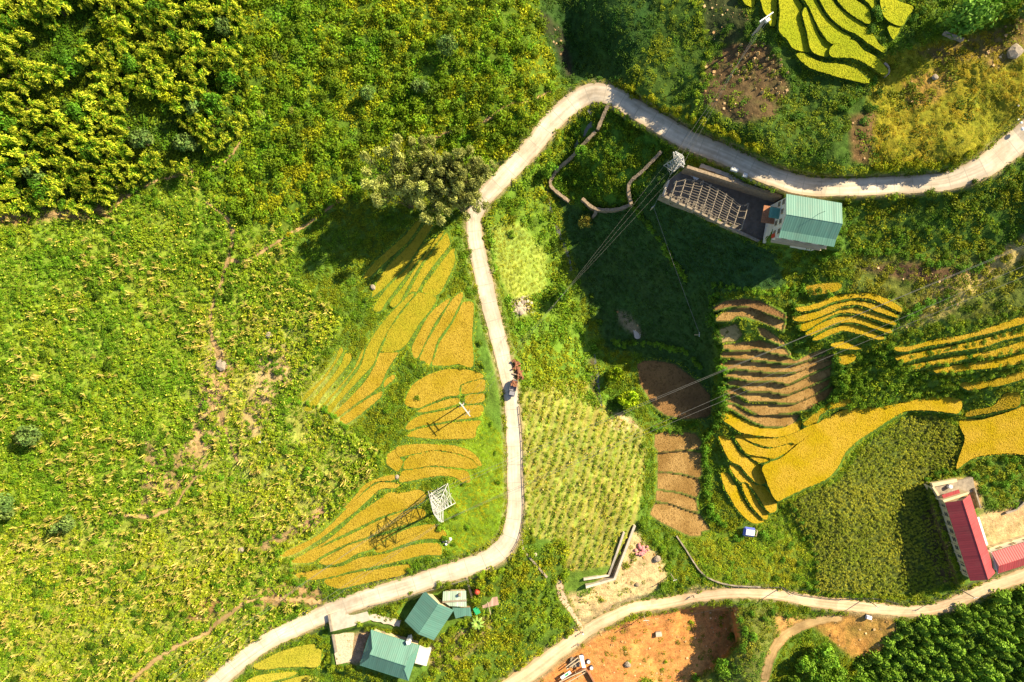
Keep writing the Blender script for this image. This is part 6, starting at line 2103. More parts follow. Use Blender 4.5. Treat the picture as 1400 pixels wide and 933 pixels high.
clump = lambda cell, seed, lo=0.35, hi=0.6: np.clip((fbm(cell, seed, 3) - lo) / (hi - lo), 0.03, 1)
zone_tufts('wood', 'low green undergrowth between the yellow tipped clumps of the wooded slope', 1.2, (0.05, 0.13, 0.01), (0.13, 0.19, 0.012), 101, 0.6, 1.5, 0.6, 1.3)
zone_tufts('brush', 'dense green brush covering the slope above the bamboo', 1.5, (0.075, 0.19, 0.012), (0.22, 0.26, 0.012), 102, 0.5, 1.5, 0.6, 1.4, dens=0.25 + clump(14, 8))
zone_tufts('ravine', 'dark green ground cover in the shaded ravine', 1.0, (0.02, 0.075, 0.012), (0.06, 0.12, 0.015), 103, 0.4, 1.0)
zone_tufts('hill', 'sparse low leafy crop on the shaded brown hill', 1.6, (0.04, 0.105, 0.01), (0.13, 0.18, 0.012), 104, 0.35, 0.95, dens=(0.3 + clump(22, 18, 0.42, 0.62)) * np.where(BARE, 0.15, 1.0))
zone_tufts('meadow', 'short yellow green grass of the sunny meadow at the top right', 2.2, (0.15, 0.2, 0.01), (0.26, 0.215, 0.014), 105, 0.3, 0.6, 0.3, 0.8, dens=0.2 + clump(16, 28), name='grass')
zone_tufts('meadow', 'dark leafy weeds scattered over the sunny meadow', 0.3, (0.06, 0.12, 0.01), (0.14, 0.18, 0.01), 125, 0.5, 1.2, dens=clump(20, 38, 0.45, 0.6))
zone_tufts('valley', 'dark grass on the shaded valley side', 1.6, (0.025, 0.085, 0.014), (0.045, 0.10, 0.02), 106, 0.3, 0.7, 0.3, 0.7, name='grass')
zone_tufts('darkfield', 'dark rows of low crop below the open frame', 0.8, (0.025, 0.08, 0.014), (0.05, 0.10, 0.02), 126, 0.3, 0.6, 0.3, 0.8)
zone_tufts('garden', 'leafy green plants filling the walled garden', 1.7, (0.06, 0.17, 0.014), (0.17, 0.26, 0.015), 107, 0.5, 1.1, 0.7, 1.5, dens=0.25 + clump(12, 48))
ZM_['west'] &= ~ZM_['palefield']
zone_tufts('west', 'bright green shrubs and weeds between the road and the stream', 1.5, (0.10, 0.24, 0.018), (0.24, 0.29, 0.016), 108, 0.5, 1.3, 0.6, 1.4, dens=0.3 + clump(12, 58))
zone_tufts('palefield', 'pale green vegetable rows beside the road bend', 2.4, (0.24, 0.36, 0.05), (0.33, 0.38, 0.06), 109, 0.3, 0.5, 0.5, 0.9, dens=np.clip(1.3 + 1.6 * np.sin((GX * 0.5 + GY * 0.87) * 2 * math.pi / 7), 0.15, 1.6))
zone_tufts('southwood', 'yellow green weeds on the slope below the field', 1.3, (0.09, 0.18, 0.014), (0.21, 0.24, 0.012), 110, 0.5, 1.4, 0.6, 1.4, dens=0.25 + clump(12, 68))
zone_tufts('scrub', 'sunlit yellow green scrub beside the lower road', 1.9, (0.13, 0.27, 0.016), (0.28, 0.31, 0.02), 111, 0.4, 0.9)
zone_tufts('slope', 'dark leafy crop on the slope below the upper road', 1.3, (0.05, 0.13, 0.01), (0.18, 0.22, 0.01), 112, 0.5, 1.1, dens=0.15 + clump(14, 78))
zone_tufts('rightbank', 'rough green and straw coloured weeds on the stepped bank', 1.4, (0.07, 0.15, 0.012), (0.22, 0.24, 0.02), 113, 0.4, 1.0, dens=0.2 + clump(12, 118))
zone_tufts('plantation', 'dark undergrowth beneath the plantation trees', 0.9, (0.04, 0.10, 0.014), (0.09, 0.16, 0.014), 114, 0.5, 1.2)
zone_tufts('southgreen', 'weeds along the dirt track at the bottom', 1.3, (0.07, 0.17, 0.018), (0.2, 0.22, 0.03), 115, 0.4, 1.1)
zone_tufts('yardgreen', 'green shrubs around the red roofed farm', 1.3, (0.09, 0.2, 0.02), (0.22, 0.27, 0.02), 116, 0.5, 1.2, dens=0.3 + clump(12, 88))
zone_tufts('roadgrass', 'short bright grass on the knoll beside the road', 2.2, (0.15, 0.27, 0.012), (0.24, 0.27, 0.01), 117, 0.3, 0.5, 0.2, 0.5, name='grass')
zone_tufts('thicket', 'leafy green growth of the thicket between the rice terraces', 1.6, (0.07, 0.18, 0.014), (0.17, 0.25, 0.014), 119, 0.5, 1.2, 0.7, 1.4)
# everything else that is not road, field or building
done = np.zeros((NY, NX), bool)
for k in ZM_:
    done |= ZM_[k]
zone_tufts(None, 'green grass and weeds on the banks between the fields', 2.2, (0.10, 0.22, 0.014), (0.21, 0.27, 0.014), 118, 0.35, 0.95, 0.5, 1.1, mask=~done, name='grass')
# maize on the left slope and in the dark field on the right
mz = ZM_['maize'] & FREE
p = scatter(mz, 1.9, 201, np.where(BARE, 0.08, 0.3 + clump(26, 7, 0.3, 0.55)))
r_ = np.random.default_rng(5)
h_ = (0.8 + 0.5 * r_.random(len(p))) * (0.8 + 0.7 * pnoise(p, 30, 61))
stuff('maize', 'half dry maize with tan tassels covering the left hillside', CORN, p, h_ * 1.0, h_, tints(p, (0.10, 0.235, 0.014), (0.205, 0.31, 0.02), 201, 0.15, 40) * np.where(((p[:, 1] > 720) | ((p[:, 0] > 270) & (p[:, 1] > 420)))[:, None], np.array((1.25, 1.1, 1.2)), 1.0), tilt=0.12, seed=201)
def t_dry(seed):
    r = np.random.default_rng(seed)
    t = T()
    for i in range(4):
        a = r.random() * 6.283
        s = np.array((math.cos(a), math.sin(a), 0)) * (0.028 + 0.02 * r.random())
        b0 = np.array((r.normal(0, 0.06), r.normal(0, 0.06), 0.3 + 0.15 * r.random()))
        t1 = b0 + np.array((r.normal(0, 0.12), r.normal(0, 0.12), 0.6 + 0.15 * r.random()))
        k = 0.75 + 0.5 * r.random()
        t.quad([b0 - s, b0 + s, t1 + s * 0.8, t1 - s * 0.8], (k, k, k))
    for i in range(4):
        a = r.random() * 6.283
        o = np.array((math.cos(a), math.sin(a), 0))
        s = np.array((-o[1], o[0], 0)) * 0.06
        b0 = np.array((0, 0, 0.4 + 0.4 * r.random()))
        t1 = b0 + o * 0.4 + np.array((0, 0, -0.02))
        t.quad([b0 - s, b0 + s, t1 + s * 0.5, t1 - s * 0.5], (0.5, 0.75, 0.3))
    return t.arr()
dryn = np.clip((fbm(90, 411, 3) - 0.46) / 0.14, 0, 1) * (0.3 + 0.7 * (fbm(14, 421, 3) > 0.47))
p = scatter(mz, 0.26, 211, np.where(BARE, 0.4, 0.05 + dryn + 0.5 * (GY > 700) * clump(40, 141)))
r_ = np.random.default_rng(15)
h_ = 1.9 + 0.9 * r_.random(len(p))
stuff('maize', 'dry tan maize stalks standing in drifts on the left hillside', [t_dry(i) for i in range(6)], p, h_ * 0.95, h_, tints(p, (0.34, 0.29, 0.11), (0.42, 0.35, 0.19), 211, 0.15, 30), tilt=0.1, seed=211)
zone_tufts('maize', 'yellow green weeds between the maize plants', 1.3, (0.08, 0.22, 0.014), (0.21, 0.31, 0.016), 202, 0.3, 0.9, 0.4, 1.0, dens=np.where(BARE, 0.08, 0.2 + clump(18, 98)))
fm = ZM_['field'] & FREE
row = 0.5 + 0.5 * np.sin((GX * 0.96 + GY * 0.28 + 5 * fbm(60, 12, 2)) * 2 * math.pi / 11.0)
p = scatter(fm, 2.6, 203, np.clip(row * 2.2 - 0.8, 0.07, 1) * (0.35 + clump(16, 133)))
r_ = np.random.default_rng(6)
h_ = 0.7 + 0.6 * r_.random(len(p))
stuff('maize', 'rows of straw coloured cut maize in the sloping field right of the road', CORN, p, h_ * 1.1, h_ * 0.8, tints(p, (0.15, 0.26, 0.025), (0.29, 0.31, 0.05), 203, 0.2, 20), tilt=0.25, seed=203)
zone_tufts('field', 'pale weeds among the cut maize rows', 1.6, (0.16, 0.27, 0.02), (0.3, 0.31, 0.04), 204, 0.3, 0.6, 0.3, 0.7, dens=np.clip(row * 2.0 - 0.6, 0.14, 1))
cm = ZM_['corn'] & FREE
rows = 0.5 + 0.5 * np.sin((GX * 0.33 + GY * 0.94 + 3 * fbm(80, 14, 2)) * 2 * math.pi / 5.2)
p = scatter(cm, 6.0, 205, np.clip(rows * 1.7 - 0.25, 0.05, 1))
r_ = np.random.default_rng(8)
h_ = 0.9 + 0.3 * r_.random(len(p))
stuff('maize', 'dense dark green maize rows in the rounded field at the right', CORNG, p, h_ * 0.8, h_, tints(p, (0.14, 0.2, 0.022), (0.24, 0.27, 0.04), 205, 0.2, 40), tilt=0.06, seed=205)
cr = dilate(ZM_['corn'], 5) & ~ZM_['corn'] & FREE
p = scatter(cr, 3.0, 231)
s_ = 0.3 + 0.3 * np.random.default_rng(23).random(len(p))
stuff('grass', 'bright grass strip along the edge of the rounded maize field', TUFTS, p, s_, s_ * 0.8, tints(p, (0.15, 0.28, 0.02), (0.25, 0.31, 0.02), 231, 0.2, 20), seed=231)
# bright grass lips along the paddy edges
ring = BANK
p = scatter(ring, 6.0, 206)
r_ = np.random.default_rng(9)
s_ = 0.15 + 0.15 * r_.random(len(p))
stuff('grass', 'bright grass growing on the low bunds around the rice paddies', GRASS, p, s_, s_ * 0.8, tints(p, (0.19, 0.31, 0.02), (0.27, 0.32, 0.025), 206, 0.2, 30), seed=206)
def t_stone(seed):
    r = np.random.default_rng(seed)
    t = T()
    P = [np.array((x, y, z)) * (0.75 + 0.5 * r.random()) for z in (-0.3, 0.5) for x, y in ((-.5, -.5), (.5, -.5), (.5, .5), (-.5, .5))]
    for f in ((4, 5, 6, 7), (0, 1, 5, 4), (1, 2, 6, 5), (2, 3, 7, 6), (3, 0, 4, 7)):
        k = 0.85 + 0.3 * r.random()
        t.quad([P[i] for i in f], (k, k, k))
    return t.arr()
sm_ = SOILMASK & ~ROADMASK & ~PADMASK & VIS & ~fill([(1338, 705), (1450, 672), (1450, 725), (1352, 752)])
p = scatter(sm_, 0.5, 221, clump(20, 222, 0.35, 0.6))
s_ = 0.12 + 0.5 * np.random.default_rng(22).random(len(p)) ** 4
stuff('stones', 'loose stones and clods lying on the bare earth', [t_stone(i) for i in range(5)], p, s_, s_ * 0.7, tints(p, (0.24, 0.15, 0.08), (0.46, 0.36, 0.3), 221, 0.2, 20), seed=221)
# road verges
verge = dilate(ROADMASK, 4) & ~(blur(ROADMASK.astype(np.float32), 1) > 0.75) & VIS & ~FOOT & ~PADMASK
p = scatter(verge, 1.3, 207, np.where(SOILMASK, 0.1, 1))
s_ = 0.2 + 0.4 * np.random.default_rng(3).random(len(p))
stuff('grass', 'tufts of verge grass along the road edges', TUFTS, p, s_, s_ * 0.7, tints(p, (0.11, 0.22, 0.014), (0.22, 0.26, 0.014), 207, 0.2, 30), seed=207)

# ---- individual shrubs and trees
def mesh_of(name, arr, tint):
    V, F, C = arr
    return quadmesh(name, V, F, np.clip(C * (np.array(tint) * LEAFTONE)[None], 0, 0.85), MT['leaf'])

def trunk_mesh(name, cs=None, seed=0, rad=0.045, top=0.62):
    r = np.random.default_rng(seed)
    b = MB()
    lean = r.normal(0, 0.03, 2)
    fork = Vector((lean[0], lean[1], top * 0.6))
    b.tube([(0, 0, -0.08), (lean[0] * 0.4, lean[1] * 0.4, top * 0.3), fork, (lean[0] * 1.5, lean[1] * 1.5, top)], [rad * 1.4, rad, rad * 0.8, rad * 0.35], 7)
    for c in (cs or [])[:7]:
        c = Vector(c)
        mid = fork.lerp(c, 0.5) + Vector((0, 0, 0.03))
        b.tube([fork, mid, c], [rad * 0.5, rad * 0.35, rad * 0.12], 5)
    me = bpy.data.meshes.new(name)
    me.from_pydata(b.v, [], b.f)
    me.materials.append(MT['trunk'])
    return me

def place_shrubs(name, label, group, meshes, pts, s0, s1, hk=0.8, cat='shrub', seed=0):
    r = np.random.default_rng(seed)
    for (px, py) in pts:
        me = meshes[r.integers(0, len(meshes))]
        o = bpy.data.objects.new(name, me)
        s = s0 + (s1 - s0) * r.random()
        o.location = W(px, py, -0.1)
        o.scale = (s, s * (0.85 + 0.3 * r.random()), s * hk * (0.8 + 0.4 * r.random()))
        o.rotation_euler = (0, 0, r.random() * 6.28)
        link(o)
        tag(o, label, cat, group)

def place_trees(name, label, group, pairs, pts, s0, s1, h0, h1, cat='tree', seed=0):
    """pairs: (crown mesh, trunk mesh)"""
    r = np.random.default_rng(seed)
    out = []
    for (px, py) in pts:
        cm_, tm_ = pairs[r.integers(0, len(pairs))]
        root = empty(name, W(px, py, -0.1), r.random() * 6.28)
        s, h = s0 + (s1 - s0) * r.random(), h0 + (h1 - h0) * r.random()
        for nm, me, sc in (('crown', cm_, (s, s, h)), ('culms' if 'bamboo' in name else 'trunk', tm_, (s, s, h) if 'bamboo' in name else (h * 0.6, h * 0.6, h))):
            c = bpy.data.objects.new(nm, me)
            c.scale = sc
            link(c, root)
        tag(root, label, cat, group)
        out.append(root)
    return out

def bush_mass(name, label, arrs, pts, s0, s1, hk, tint, seed):
    p = np.array(pts)
    r = np.random.default_rng(seed)
    s = s0 + (s1 - s0) * r.random(len(p))
    stuff(name, label, arrs, p, s, s * hk * (0.8 + 0.4 * r.random(len(p))), tints(p, np.array(tint) * 0.8, np.array(tint) * 1.25, seed, 0.15), seed=seed)
BUSH = [t_bush(700 + i) for i in range(5)]

def spread(mask, dist, seed, n=9999, margin=0):
    """points in a mask no closer than dist px"""
    r = np.random.default_rng(seed)
    yy, xx = np.nonzero(mask)
    idx = r.permutation(len(yy))
    cell = {}
    out = []
    for i in idx:
        x, y = xx[i] + X0, yy[i] + Y0
        k = (int(x // dist), int(y // dist))
        ok = True
        for a in (-1, 0, 1):
            for b in (-1, 0, 1):
                for q in cell.get((k[0] + a, k[1] + b), ()):
                    if (q[0] - x) ** 2 + (q[1] - y) ** 2 < dist * dist:
                        ok = False
        if ok:
            cell.setdefault(k, []).append((x, y))
            out.append((float(x), float(y)))
            if len(out) >= n:
                break
    return out

FRAME = fill([(-25, -25), (1425, -25), (1425, 958), (-25, 958)])
def bush_meshes(nm, tint, seed, k=4, **kw):
    return [mesh_of(nm, t_bush(seed + i, **kw), tint) for i in range(k)]
def tree_pairs(tint, seed, k=3, **kw):
    out = []
    for i in range(k):
        arr, cs = t_crown(seed + i, **kw)
        out.append((mesh_of('crown', arr, tint), trunk_mesh('trunk', cs, seed + i)))
    return out
def bamboo_pairs(tint, seed, k=3, **kw):
    out = []
    for i in range(k):
        arr, cul = t_bamboo(seed + i, **kw)
        b = MB()
        for P in cul:
            b.tube([tuple(x) for x in P], [0.018, 0.016, 0.012, 0.008, 0.004], 4)
        me = bpy.data.meshes.new('culms')
        me.from_pydata(b.v, [], b.f)
        me.materials.append(MT['trunk'])
        out.append((mesh_of('crown', arr, tint), me))
    return out

# the wooded slope, top left: yellow-tipped clumps
YB = bamboo_pairs((0.11, 0.225, 0.014), 300, 4, culms=16, leaves=52, spread=0.8, size=0.165, tip=(3.3, 2.0, 3.2), n_tip=0.42)
wp = spread(ZM_['wood'] & FREE & FRAME & (fbm(50, 71, 3) > 0.43), 15.5, 31)
place_trees('bamboo_clump', 'yellow tipped feathery clump in the dense wood at the top left', 'yellow tipped clumps of the wooded slope', YB, wp[:230], 1.7, 3.0, 3.6, 7.2, 'bamboo', 31)
GB = bush_meshes('shrub', (0.06, 0.165, 0.014), 320, 4)
gp = spread(ZM_['wood'] & FREE & FRAME, 34, 32)
place_shrubs('shrub', 'dark green rounded shrub among the yellow tipped clumps', 'dark shrubs of the wooded slope', GB, gp, 1.5, 2.6, 1.0, seed=32)
place_trees('tree', 'dark green leafy crown rising through the yellow tipped wood', 'leafy trees in the wooded slope', tree_pairs((0.07, 0.19, 0.018), 615, 3, lobes=14, leaves=60, size=0.11),
            [(30, 45), (110, 95), (25, 170), (140, 215), (250, 62), (190, 95), (120, 160), (322, 118), (75, 262), (225, 30), (300, 150), (20, 232)], 2.6, 3.6, 5.5, 7.5, seed=66)
place_trees('tree', 'bright lime green crown in the wooded slope', 'lime green trees in the wooded slope', tree_pairs((0.21, 0.31, 0.012), 618, 2, lobes=14, leaves=60, size=0.10),
            [(70, 14), (162, 48), (240, 135), (12, 205)], 2.6, 3.4, 5, 7, seed=67)
# brush above the bamboo
BG = bush_meshes('shrub', (0.09, 0.205, 0.014), 340, 4)
bp_ = spread(ZM_['brush'] & FREE & FRAME & (fbm(40, 81, 3) > 0.40), 19, 33)
bush_mass('undergrowth', 'mid green bush on the brushy slope above the bamboo', BUSH, bp_, 1.3, 3.0, 1.05, (0.11, 0.23, 0.014), 33)
# grey-green single trees on the slopes
GT = tree_pairs((0.11, 0.21, 0.075), 360, 3, lobes=16, leaves=46, size=0.13)
one = lambda lab, p, s, h, pairs=GT, name='tree', cat='tree', seed=1: place_trees(name, lab, None, pairs, [p], s, s, h, h, cat, seed)
one('grey green tree with a round crown in the middle of the wooded slope', (206, 200), 3.6, 6.5, seed=2)
one('grey green tree beside the footpath at the edge of the wood', (262, 205), 3.4, 6, seed=3)
one('grey green tree standing above the right end of the wood', (276, 152), 3.0, 6, seed=4)
one('blue green tree on the brushy slope near the top centre', (612, 68), 3.4, 6.5, seed=5)
one('blue green small tree below the top centre tree', (577, 124), 2.8, 5, seed=6)
one('grey green tree in the middle of the brushy slope', (504, 132), 2.4, 5, seed=7)
one('pale tree at the top edge of the wood', (312, 46), 2.6, 6, seed=8)
one('tall dark tree at the top left wood edge', (62, 245), 3.2, 6, seed=9)
one('blue green tree alone on the left maize slope', (52, 596), 3.6, 6, seed=10)
one('pale green tree at the left edge of the maize slope', (18, 688), 4.2, 7, seed=11)
one('blue green tree with dark shadow on the lower left slope', (98, 712), 3.2, 6, seed=12)
PB = bush_meshes('shrub', (0.16, 0.24, 0.07), 380, 3)
for q, s, lab in (((400, 153), 1.9, 'pale round bush, upper one of a pair west of the bamboo'), ((402, 197), 2.0, 'pale round bush with long shadow, lower one of a pair west of the bamboo'), ((356, 157), 1.9, 'pale green bush left of the paired round bushes'),
                  ((380, 80), 2.3, 'grey green bush on the brush slope right of the wood'), ((395, 321), 1.3, 'bright yellow green round bush at the edge of the bamboo shadow')):
    place_shrubs('shrub', lab, None, PB if 'yellow' not in lab else bush_meshes('shrub', (0.24, 0.27, 0.01), 399, 1), [q], s, s, 0.95, seed=int(s * 10))
# dark bushes on the maize slope
DB = bush_meshes('shrub', (0.075, 0.19, 0.02), 400, 3)
mp_ = [(30, 620), (70, 660), (120, 640), (205, 640), (260, 645), (180, 700), (245, 720), (235, 780), (160, 715), (130, 780), (190, 790), (260, 780), (305, 615), (205, 860), (240, 870), (60, 925), (150, 320), (130, 395), (85, 400), (50, 480), (375, 632), (400, 640), (160, 830),
       (480, 385), (500, 410), (330, 540), (430, 480), (150, 480), (100, 530), (300, 830), (445, 560)]
place_shrubs('shrub', 'dark green bush standing out of the maize on the left slope', 'dark bushes on the maize slope', DB, mp_, 0.9, 1.9, 0.8, seed=35)

dk = spread(ZM_['maize'] & FREE & FRAME & (fbm(45, 431, 3) > np.where((GX < 230) & (GY > 470) & (GY < 740), 0.42, 0.53)), 14, 61)
bush_mass('undergrowth', 'dark leafy weeds in drifts among the maize of the left hillside', BUSH, dk, 0.6, 1.9, 1.0, (0.075, 0.19, 0.014), 61)
rl = np.concatenate([smooth_line(l_, 5) for l_ in ([(165, 392), (180, 425), (215, 452)], [(335, 492), (380, 500), (392, 530)], [(60, 335), (100, 362), (150, 385)], [(215, 350), (250, 385), (280, 410)], [(390, 545), (440, 560), (475, 585)], [(250, 640), (300, 652), (345, 660)], [(95, 830), (130, 800), (180, 770)], [(230, 820), (280, 790), (330, 770), (370, 730)], [(400, 760), (398, 790), (420, 800)])])
bush_mass('undergrowth', 'dark green weeds lining the soft earth ridges of the left hillside', BUSH, rl + RNG.normal(0, 1.5, rl.shape), 0.5, 1.0, 1.2, (0.07, 0.19, 0.014), 68)
# the big bamboo above the bend
BB = bamboo_pairs((0.21, 0.27, 0.115), 420, 3, culms=17, leaves=210, spread=0.95, size=0.085, tip=(1.6, 1.5, 1.6), n_tip=0.5, head=0.4)
place_trees('bamboo_clump', 'tall grey green bamboo clump in the large stand above the road bend', 'bamboo stand above the road bend', BB,
            [(545, 258), (563, 284), (585, 262), (600, 290), (615, 268), (634, 290), (650, 276), (572, 242), (608, 248), (640, 256)], 4.6, 5.8, 19, 25, 'bamboo', 40)
one('smaller grey green bamboo leaning over the road bend', (660, 238), 3.2, 7, BB, 'bamboo_clump', 'bamboo', 41)
# trees along the stream
ST = tree_pairs((0.10, 0.24, 0.03), 440, 3, lobes=13, leaves=44, size=0.14)
LT = tree_pairs((0.20, 0.32, 0.015), 450, 2, lobes=12, leaves=40, size=0.17)
one('bright green tree where the wires cross the stream', (765, 402), 3.0, 7.5, ST, seed=1)
one('bright lime tree, upper of two beside the mud field', (838, 512), 3.0, 6.5, LT, seed=2)
one('bright lime tree with drooping branches, lower of two beside the mud field', (856, 545), 3.6, 6.5, LT, seed=3)
one('pale olive tree in the dark gully below the broken wall', (798, 305), 2.6, 4.5, tree_pairs((0.19, 0.21, 0.05), 460, 1), seed=4)
one('green tree against the left garden wall', (752, 238), 2.6, 6, ST, seed=5)
one('round green tree straddling the garden wall', (792, 213), 2.2, 5.5, ST, seed=6)
place_shrubs('shrub', 'green bush along the stream bank', 'bushes along the stream', bush_meshes('shrub', (0.10, 0.22, 0.02), 470, 4),
             [(812, 425), (820, 440), (786, 420), (795, 450), (808, 405), (836, 570), (880, 610), (885, 635), (884, 665), (880, 690), (878, 715), (897, 740), (905, 752), (912, 775), (918, 790), (905, 800), (930, 800), (945, 795), (920, 760), (757, 330), (742, 300), (725, 300), (712, 275), (700, 290), (700, 320), (742, 270), (730, 248), (745, 210), (760, 195)], 1.0, 1.9, 1.0, seed=41)
bush_mass('garden_plants', 'leafy bush of the walled garden', BUSH, spread(ZM_['garden'] & FREE, 15, 42, 40), 0.7, 1.4, 0.9, (0.10, 0.22, 0.016), 42)
GP = bush_meshes('plant', (0.15, 0.26, 0.03), 600, 3)
place_shrubs('garden_plant', 'small round green plant on the grey gravel plot', 'plants on the gravel plot', GP, [(456, 870), (463, 869), (472, 868), (480, 868), (459, 878), (468, 877), (477, 876), (462, 886), (471, 885), (479, 884), (465, 895), (474, 894), (466, 904), (474, 903), (461, 900)], 0.5, 0.75, 0.9, 'plant', 64)
place_shrubs('shrub', 'leafy shrub growing between and around the two green roofed houses', 'shrubs around the green roofed houses', bush_meshes('shrub', (0.13, 0.22, 0.02), 605, 4),
             [(492, 852), (502, 858), (512, 858), (521, 862), (530, 864), (540, 870), (548, 864), (519, 834), (528, 831), (537, 828), (546, 825), (555, 818), (562, 810), (600, 880), (592, 878), (610, 872), (618, 864), (628, 852), (640, 848), (650, 845), (588, 870), (585, 880), (455, 912), (468, 914), (480, 912), (448, 900), (590, 915), (600, 905), (612, 895), (630, 875), (645, 862), (600, 800), (612, 798), (625, 800)], 0.8, 1.7, 1.0, seed=65)
one('pale yellow green bushy tree at the bottom edge below the lemon paddies', (430, 931), 3.0, 4.5, tree_pairs((0.26, 0.30, 0.06), 610, 1), seed=9)
bn = MB()
for k in range(9):
    a = k * 0.7 + 0.2
    o_ = Vector((math.cos(a), math.sin(a), 0))
    t_ = Vector((-o_.y, o_.x, 0))
    P_ = [Vector((0, 0, 2.0)) + o_ * 0.1, Vector((0, 0, 2.8)) + o_ * 0.8, Vector((0, 0, 2.7)) + o_ * 1.6, Vector((0, 0, 2.1)) + o_ * 2.1]
    wd = [0.08, 0.3, 0.28, 0.05]
    vs_ = [p_ + t_ * w_ for p_, w_ in zip(P_, wd)] + [p_ - t_ * w_ for p_, w_ in zip(P_, wd)]
    bn.add(vs_, [(i, i + 1, i + 5, i + 4) for i in range(3)])
bt = empty('banana_plant', W(653, 848, -0.1))
tag(bt, 'star shaped pale green banana plant below the small sheds', 'banana plant')
bn.build('leaves', mat('banana_leaf', (0.22, 0.34, 0.06), 0.6, 0.15, 2), bt)
MB().tube([(0, 0, -0.2), (0.05, 0, 1.0), (0, 0, 2.1)], [0.18, 0.15, 0.1], 8).build('stem', 'trunk', bt)
# hedges on the right
HB = bush_meshes('shrub', (0.075, 0.19, 0.02), 490, 4)
hl = smooth_line([(975, 395), (977, 440), (984, 480), (985, 520), (986, 560), (972, 590), (962, 610), (966, 650), (966, 680), (975, 710), (990, 716)], 8)
place_shrubs('hedge_bush', 'green hedge bush along the left edge of the brown terraces', 'hedge left of the brown terraces', HB, [tuple(q) for q in hl + RNG.normal(0, 2.0, hl.shape)], 1.2, 2.1, 1.3, seed=43)
hl = np.concatenate([smooth_line([(1082, 395), (1088, 430), (1092, 455), (1098, 475)], 9), smooth_line([(1143, 490), (1150, 520), (1140, 545), (1115, 560)], 8), smooth_line([(895, 585), (930, 588), (955, 580)], 9)])
place_shrubs('hedge_bush', 'green hedge bush between the brown and the yellow terraces', 'hedge between brown and yellow terraces', HB, [tuple(q) for q in hl + RNG.normal(0, 2.0, hl.shape)], 1.0, 1.8, 1.0, seed=44)
place_shrubs('shrub', 'bushy green shrub of the thicket between the rice terraces', 'thicket between the rice terraces', bush_meshes('shrub', (0.09, 0.19, 0.016), 500, 4), spread(ZM_['thicket'] & FREE, 12, 45, 70), 1.1, 1.9, 0.9, seed=45)
hl = np.concatenate([smooth_line([(1170, 345), (1230, 345), (1270, 358), (1330, 365), (1365, 345)], 10), smooth_line([(1150, 275), (1152, 310), (1140, 345), (1120, 350)], 9), smooth_line([(1220, 445), (1260, 420), (1290, 405)], 9), smooth_line([(1130, 400), (1100, 395)], 9)])
place_shrubs('hedge_bush', 'green hedge bush on the banks right of the green roofed house', 'hedges right of the green roofed house', HB, [tuple(q) for q in hl + RNG.normal(0, 2.5, hl.shape)], 1.0, 1.9, 0.9, seed=46)
ml = []
for l in ([(1222, 498), (1260, 484), (1320, 472), (1400, 452)], [(1225, 505), (1280, 498), (1330, 492), (1400, 478)], [(1290, 512), (1340, 508), (1400, 496)], [(1230, 530), (1280, 528), (1310, 524), (1400, 505)], [(1225, 462), (1300, 450), (1400, 425)], [(1330, 535), (1380, 528), (1410, 520)]):
    ml.append(smooth_line(l, 11))
ml = np.concatenate(ml)
bush_mass('undergrowth', 'low dark bush on the banks between the orange yellow rice strips', BUSH, [tuple(q) for q in ml + RNG.normal(0, 1.5, ml.shape)], 0.7, 1.2, 0.9, (0.10, 0.2, 0.02), 47)
place_shrubs('shrub', 'dark bush beside the shaded terraces at the top', 'bushes beside the top terraces', bush_meshes('shrub', (0.05, 0.13, 0.02), 510, 3),
             [(1190, 40), (1200, 20), (1205, 55), (1195, 110), (1200, 130), (1190, 150), (1165, 140), (1150, 150), (1250, 25), (1245, 50), (1262, 15), (1030, 55), (1035, 35), (1020, 40), (995, 40), (1062, 70), (1180, 165), (1090, 160)], 1.2, 2.2, 0.9, seed=48)
one('large leafy green tree on a rock at the top right', (1305, 32), 6.5, 8.5, tree_pairs((0.09, 0.215, 0.04), 520, 1, lobes=24, leaves=70, size=0.10), seed=5)
one('smaller dark tree right of the large rock tree', (1352, 12), 4.0, 6.5, ST, seed=6)
one('dark tree at the top right corner', (1395, 15), 4.5, 6, GT, seed=7)
vl = np.concatenate([smooth_line([(868, 285), (885, 305), (905, 335), (925, 365), (940, 385)], 6), smooth_line([(840, 470), (880, 470), (930, 478), (955, 500)], 7), smooth_line([(985, 392), (1030, 398), (1075, 396)], 8)])
bush_mass('undergrowth', 'green hedge rows crossing the shaded valley side', BUSH, vl + RNG.normal(0, 1.5, vl.shape), 0.7, 1.5, 1.1, (0.09, 0.2, 0.02), 69)
hb = smooth_line([(945, 0), (960, 30), (968, 60), (962, 90), (955, 130), (948, 165)], 11)
bush_mass('undergrowth', 'pale green bush in the row running up the shaded hill', BUSH, [tuple(q) for q in hb + RNG.normal(0, 1.5, hb.shape)], 0.7, 1.3, 0.9, (0.13, 0.23, 0.02), 49)
rb = np.concatenate([smooth_line([(1200, 232), (1260, 226), (1310, 222), (1340, 205)], 10), smooth_line([(855, 120), (900, 145), (950, 165), (1000, 190), (1040, 205)], 10)])
bush_mass('undergrowth', 'yellow green bush on the bank above the upper road', BUSH, [tuple(q) for q in rb + RNG.normal(0, 2.0, rb.shape) + np.array((0, -1))], 0.9, 1.9, 1.2, (0.17, 0.23, 0.012), 50)
b = MB()
b.tube([(0, 0, -0.1), (0.03, 0, 0.5), (0.06, 0.02, 1.1)], [0.42, 0.3, 0.1], 7)
for a in range(6):
    b.beam((0, 0, 0.5), (0.5 * math.cos(a * 1.05), 0.5 * math.sin(a * 1.05), 0.15), 0.14, 0.05)
so = b.build('straw_stook', mat('dry_straw', (0.45, 0.3, 0.12), 0.9, 0.3, 3))
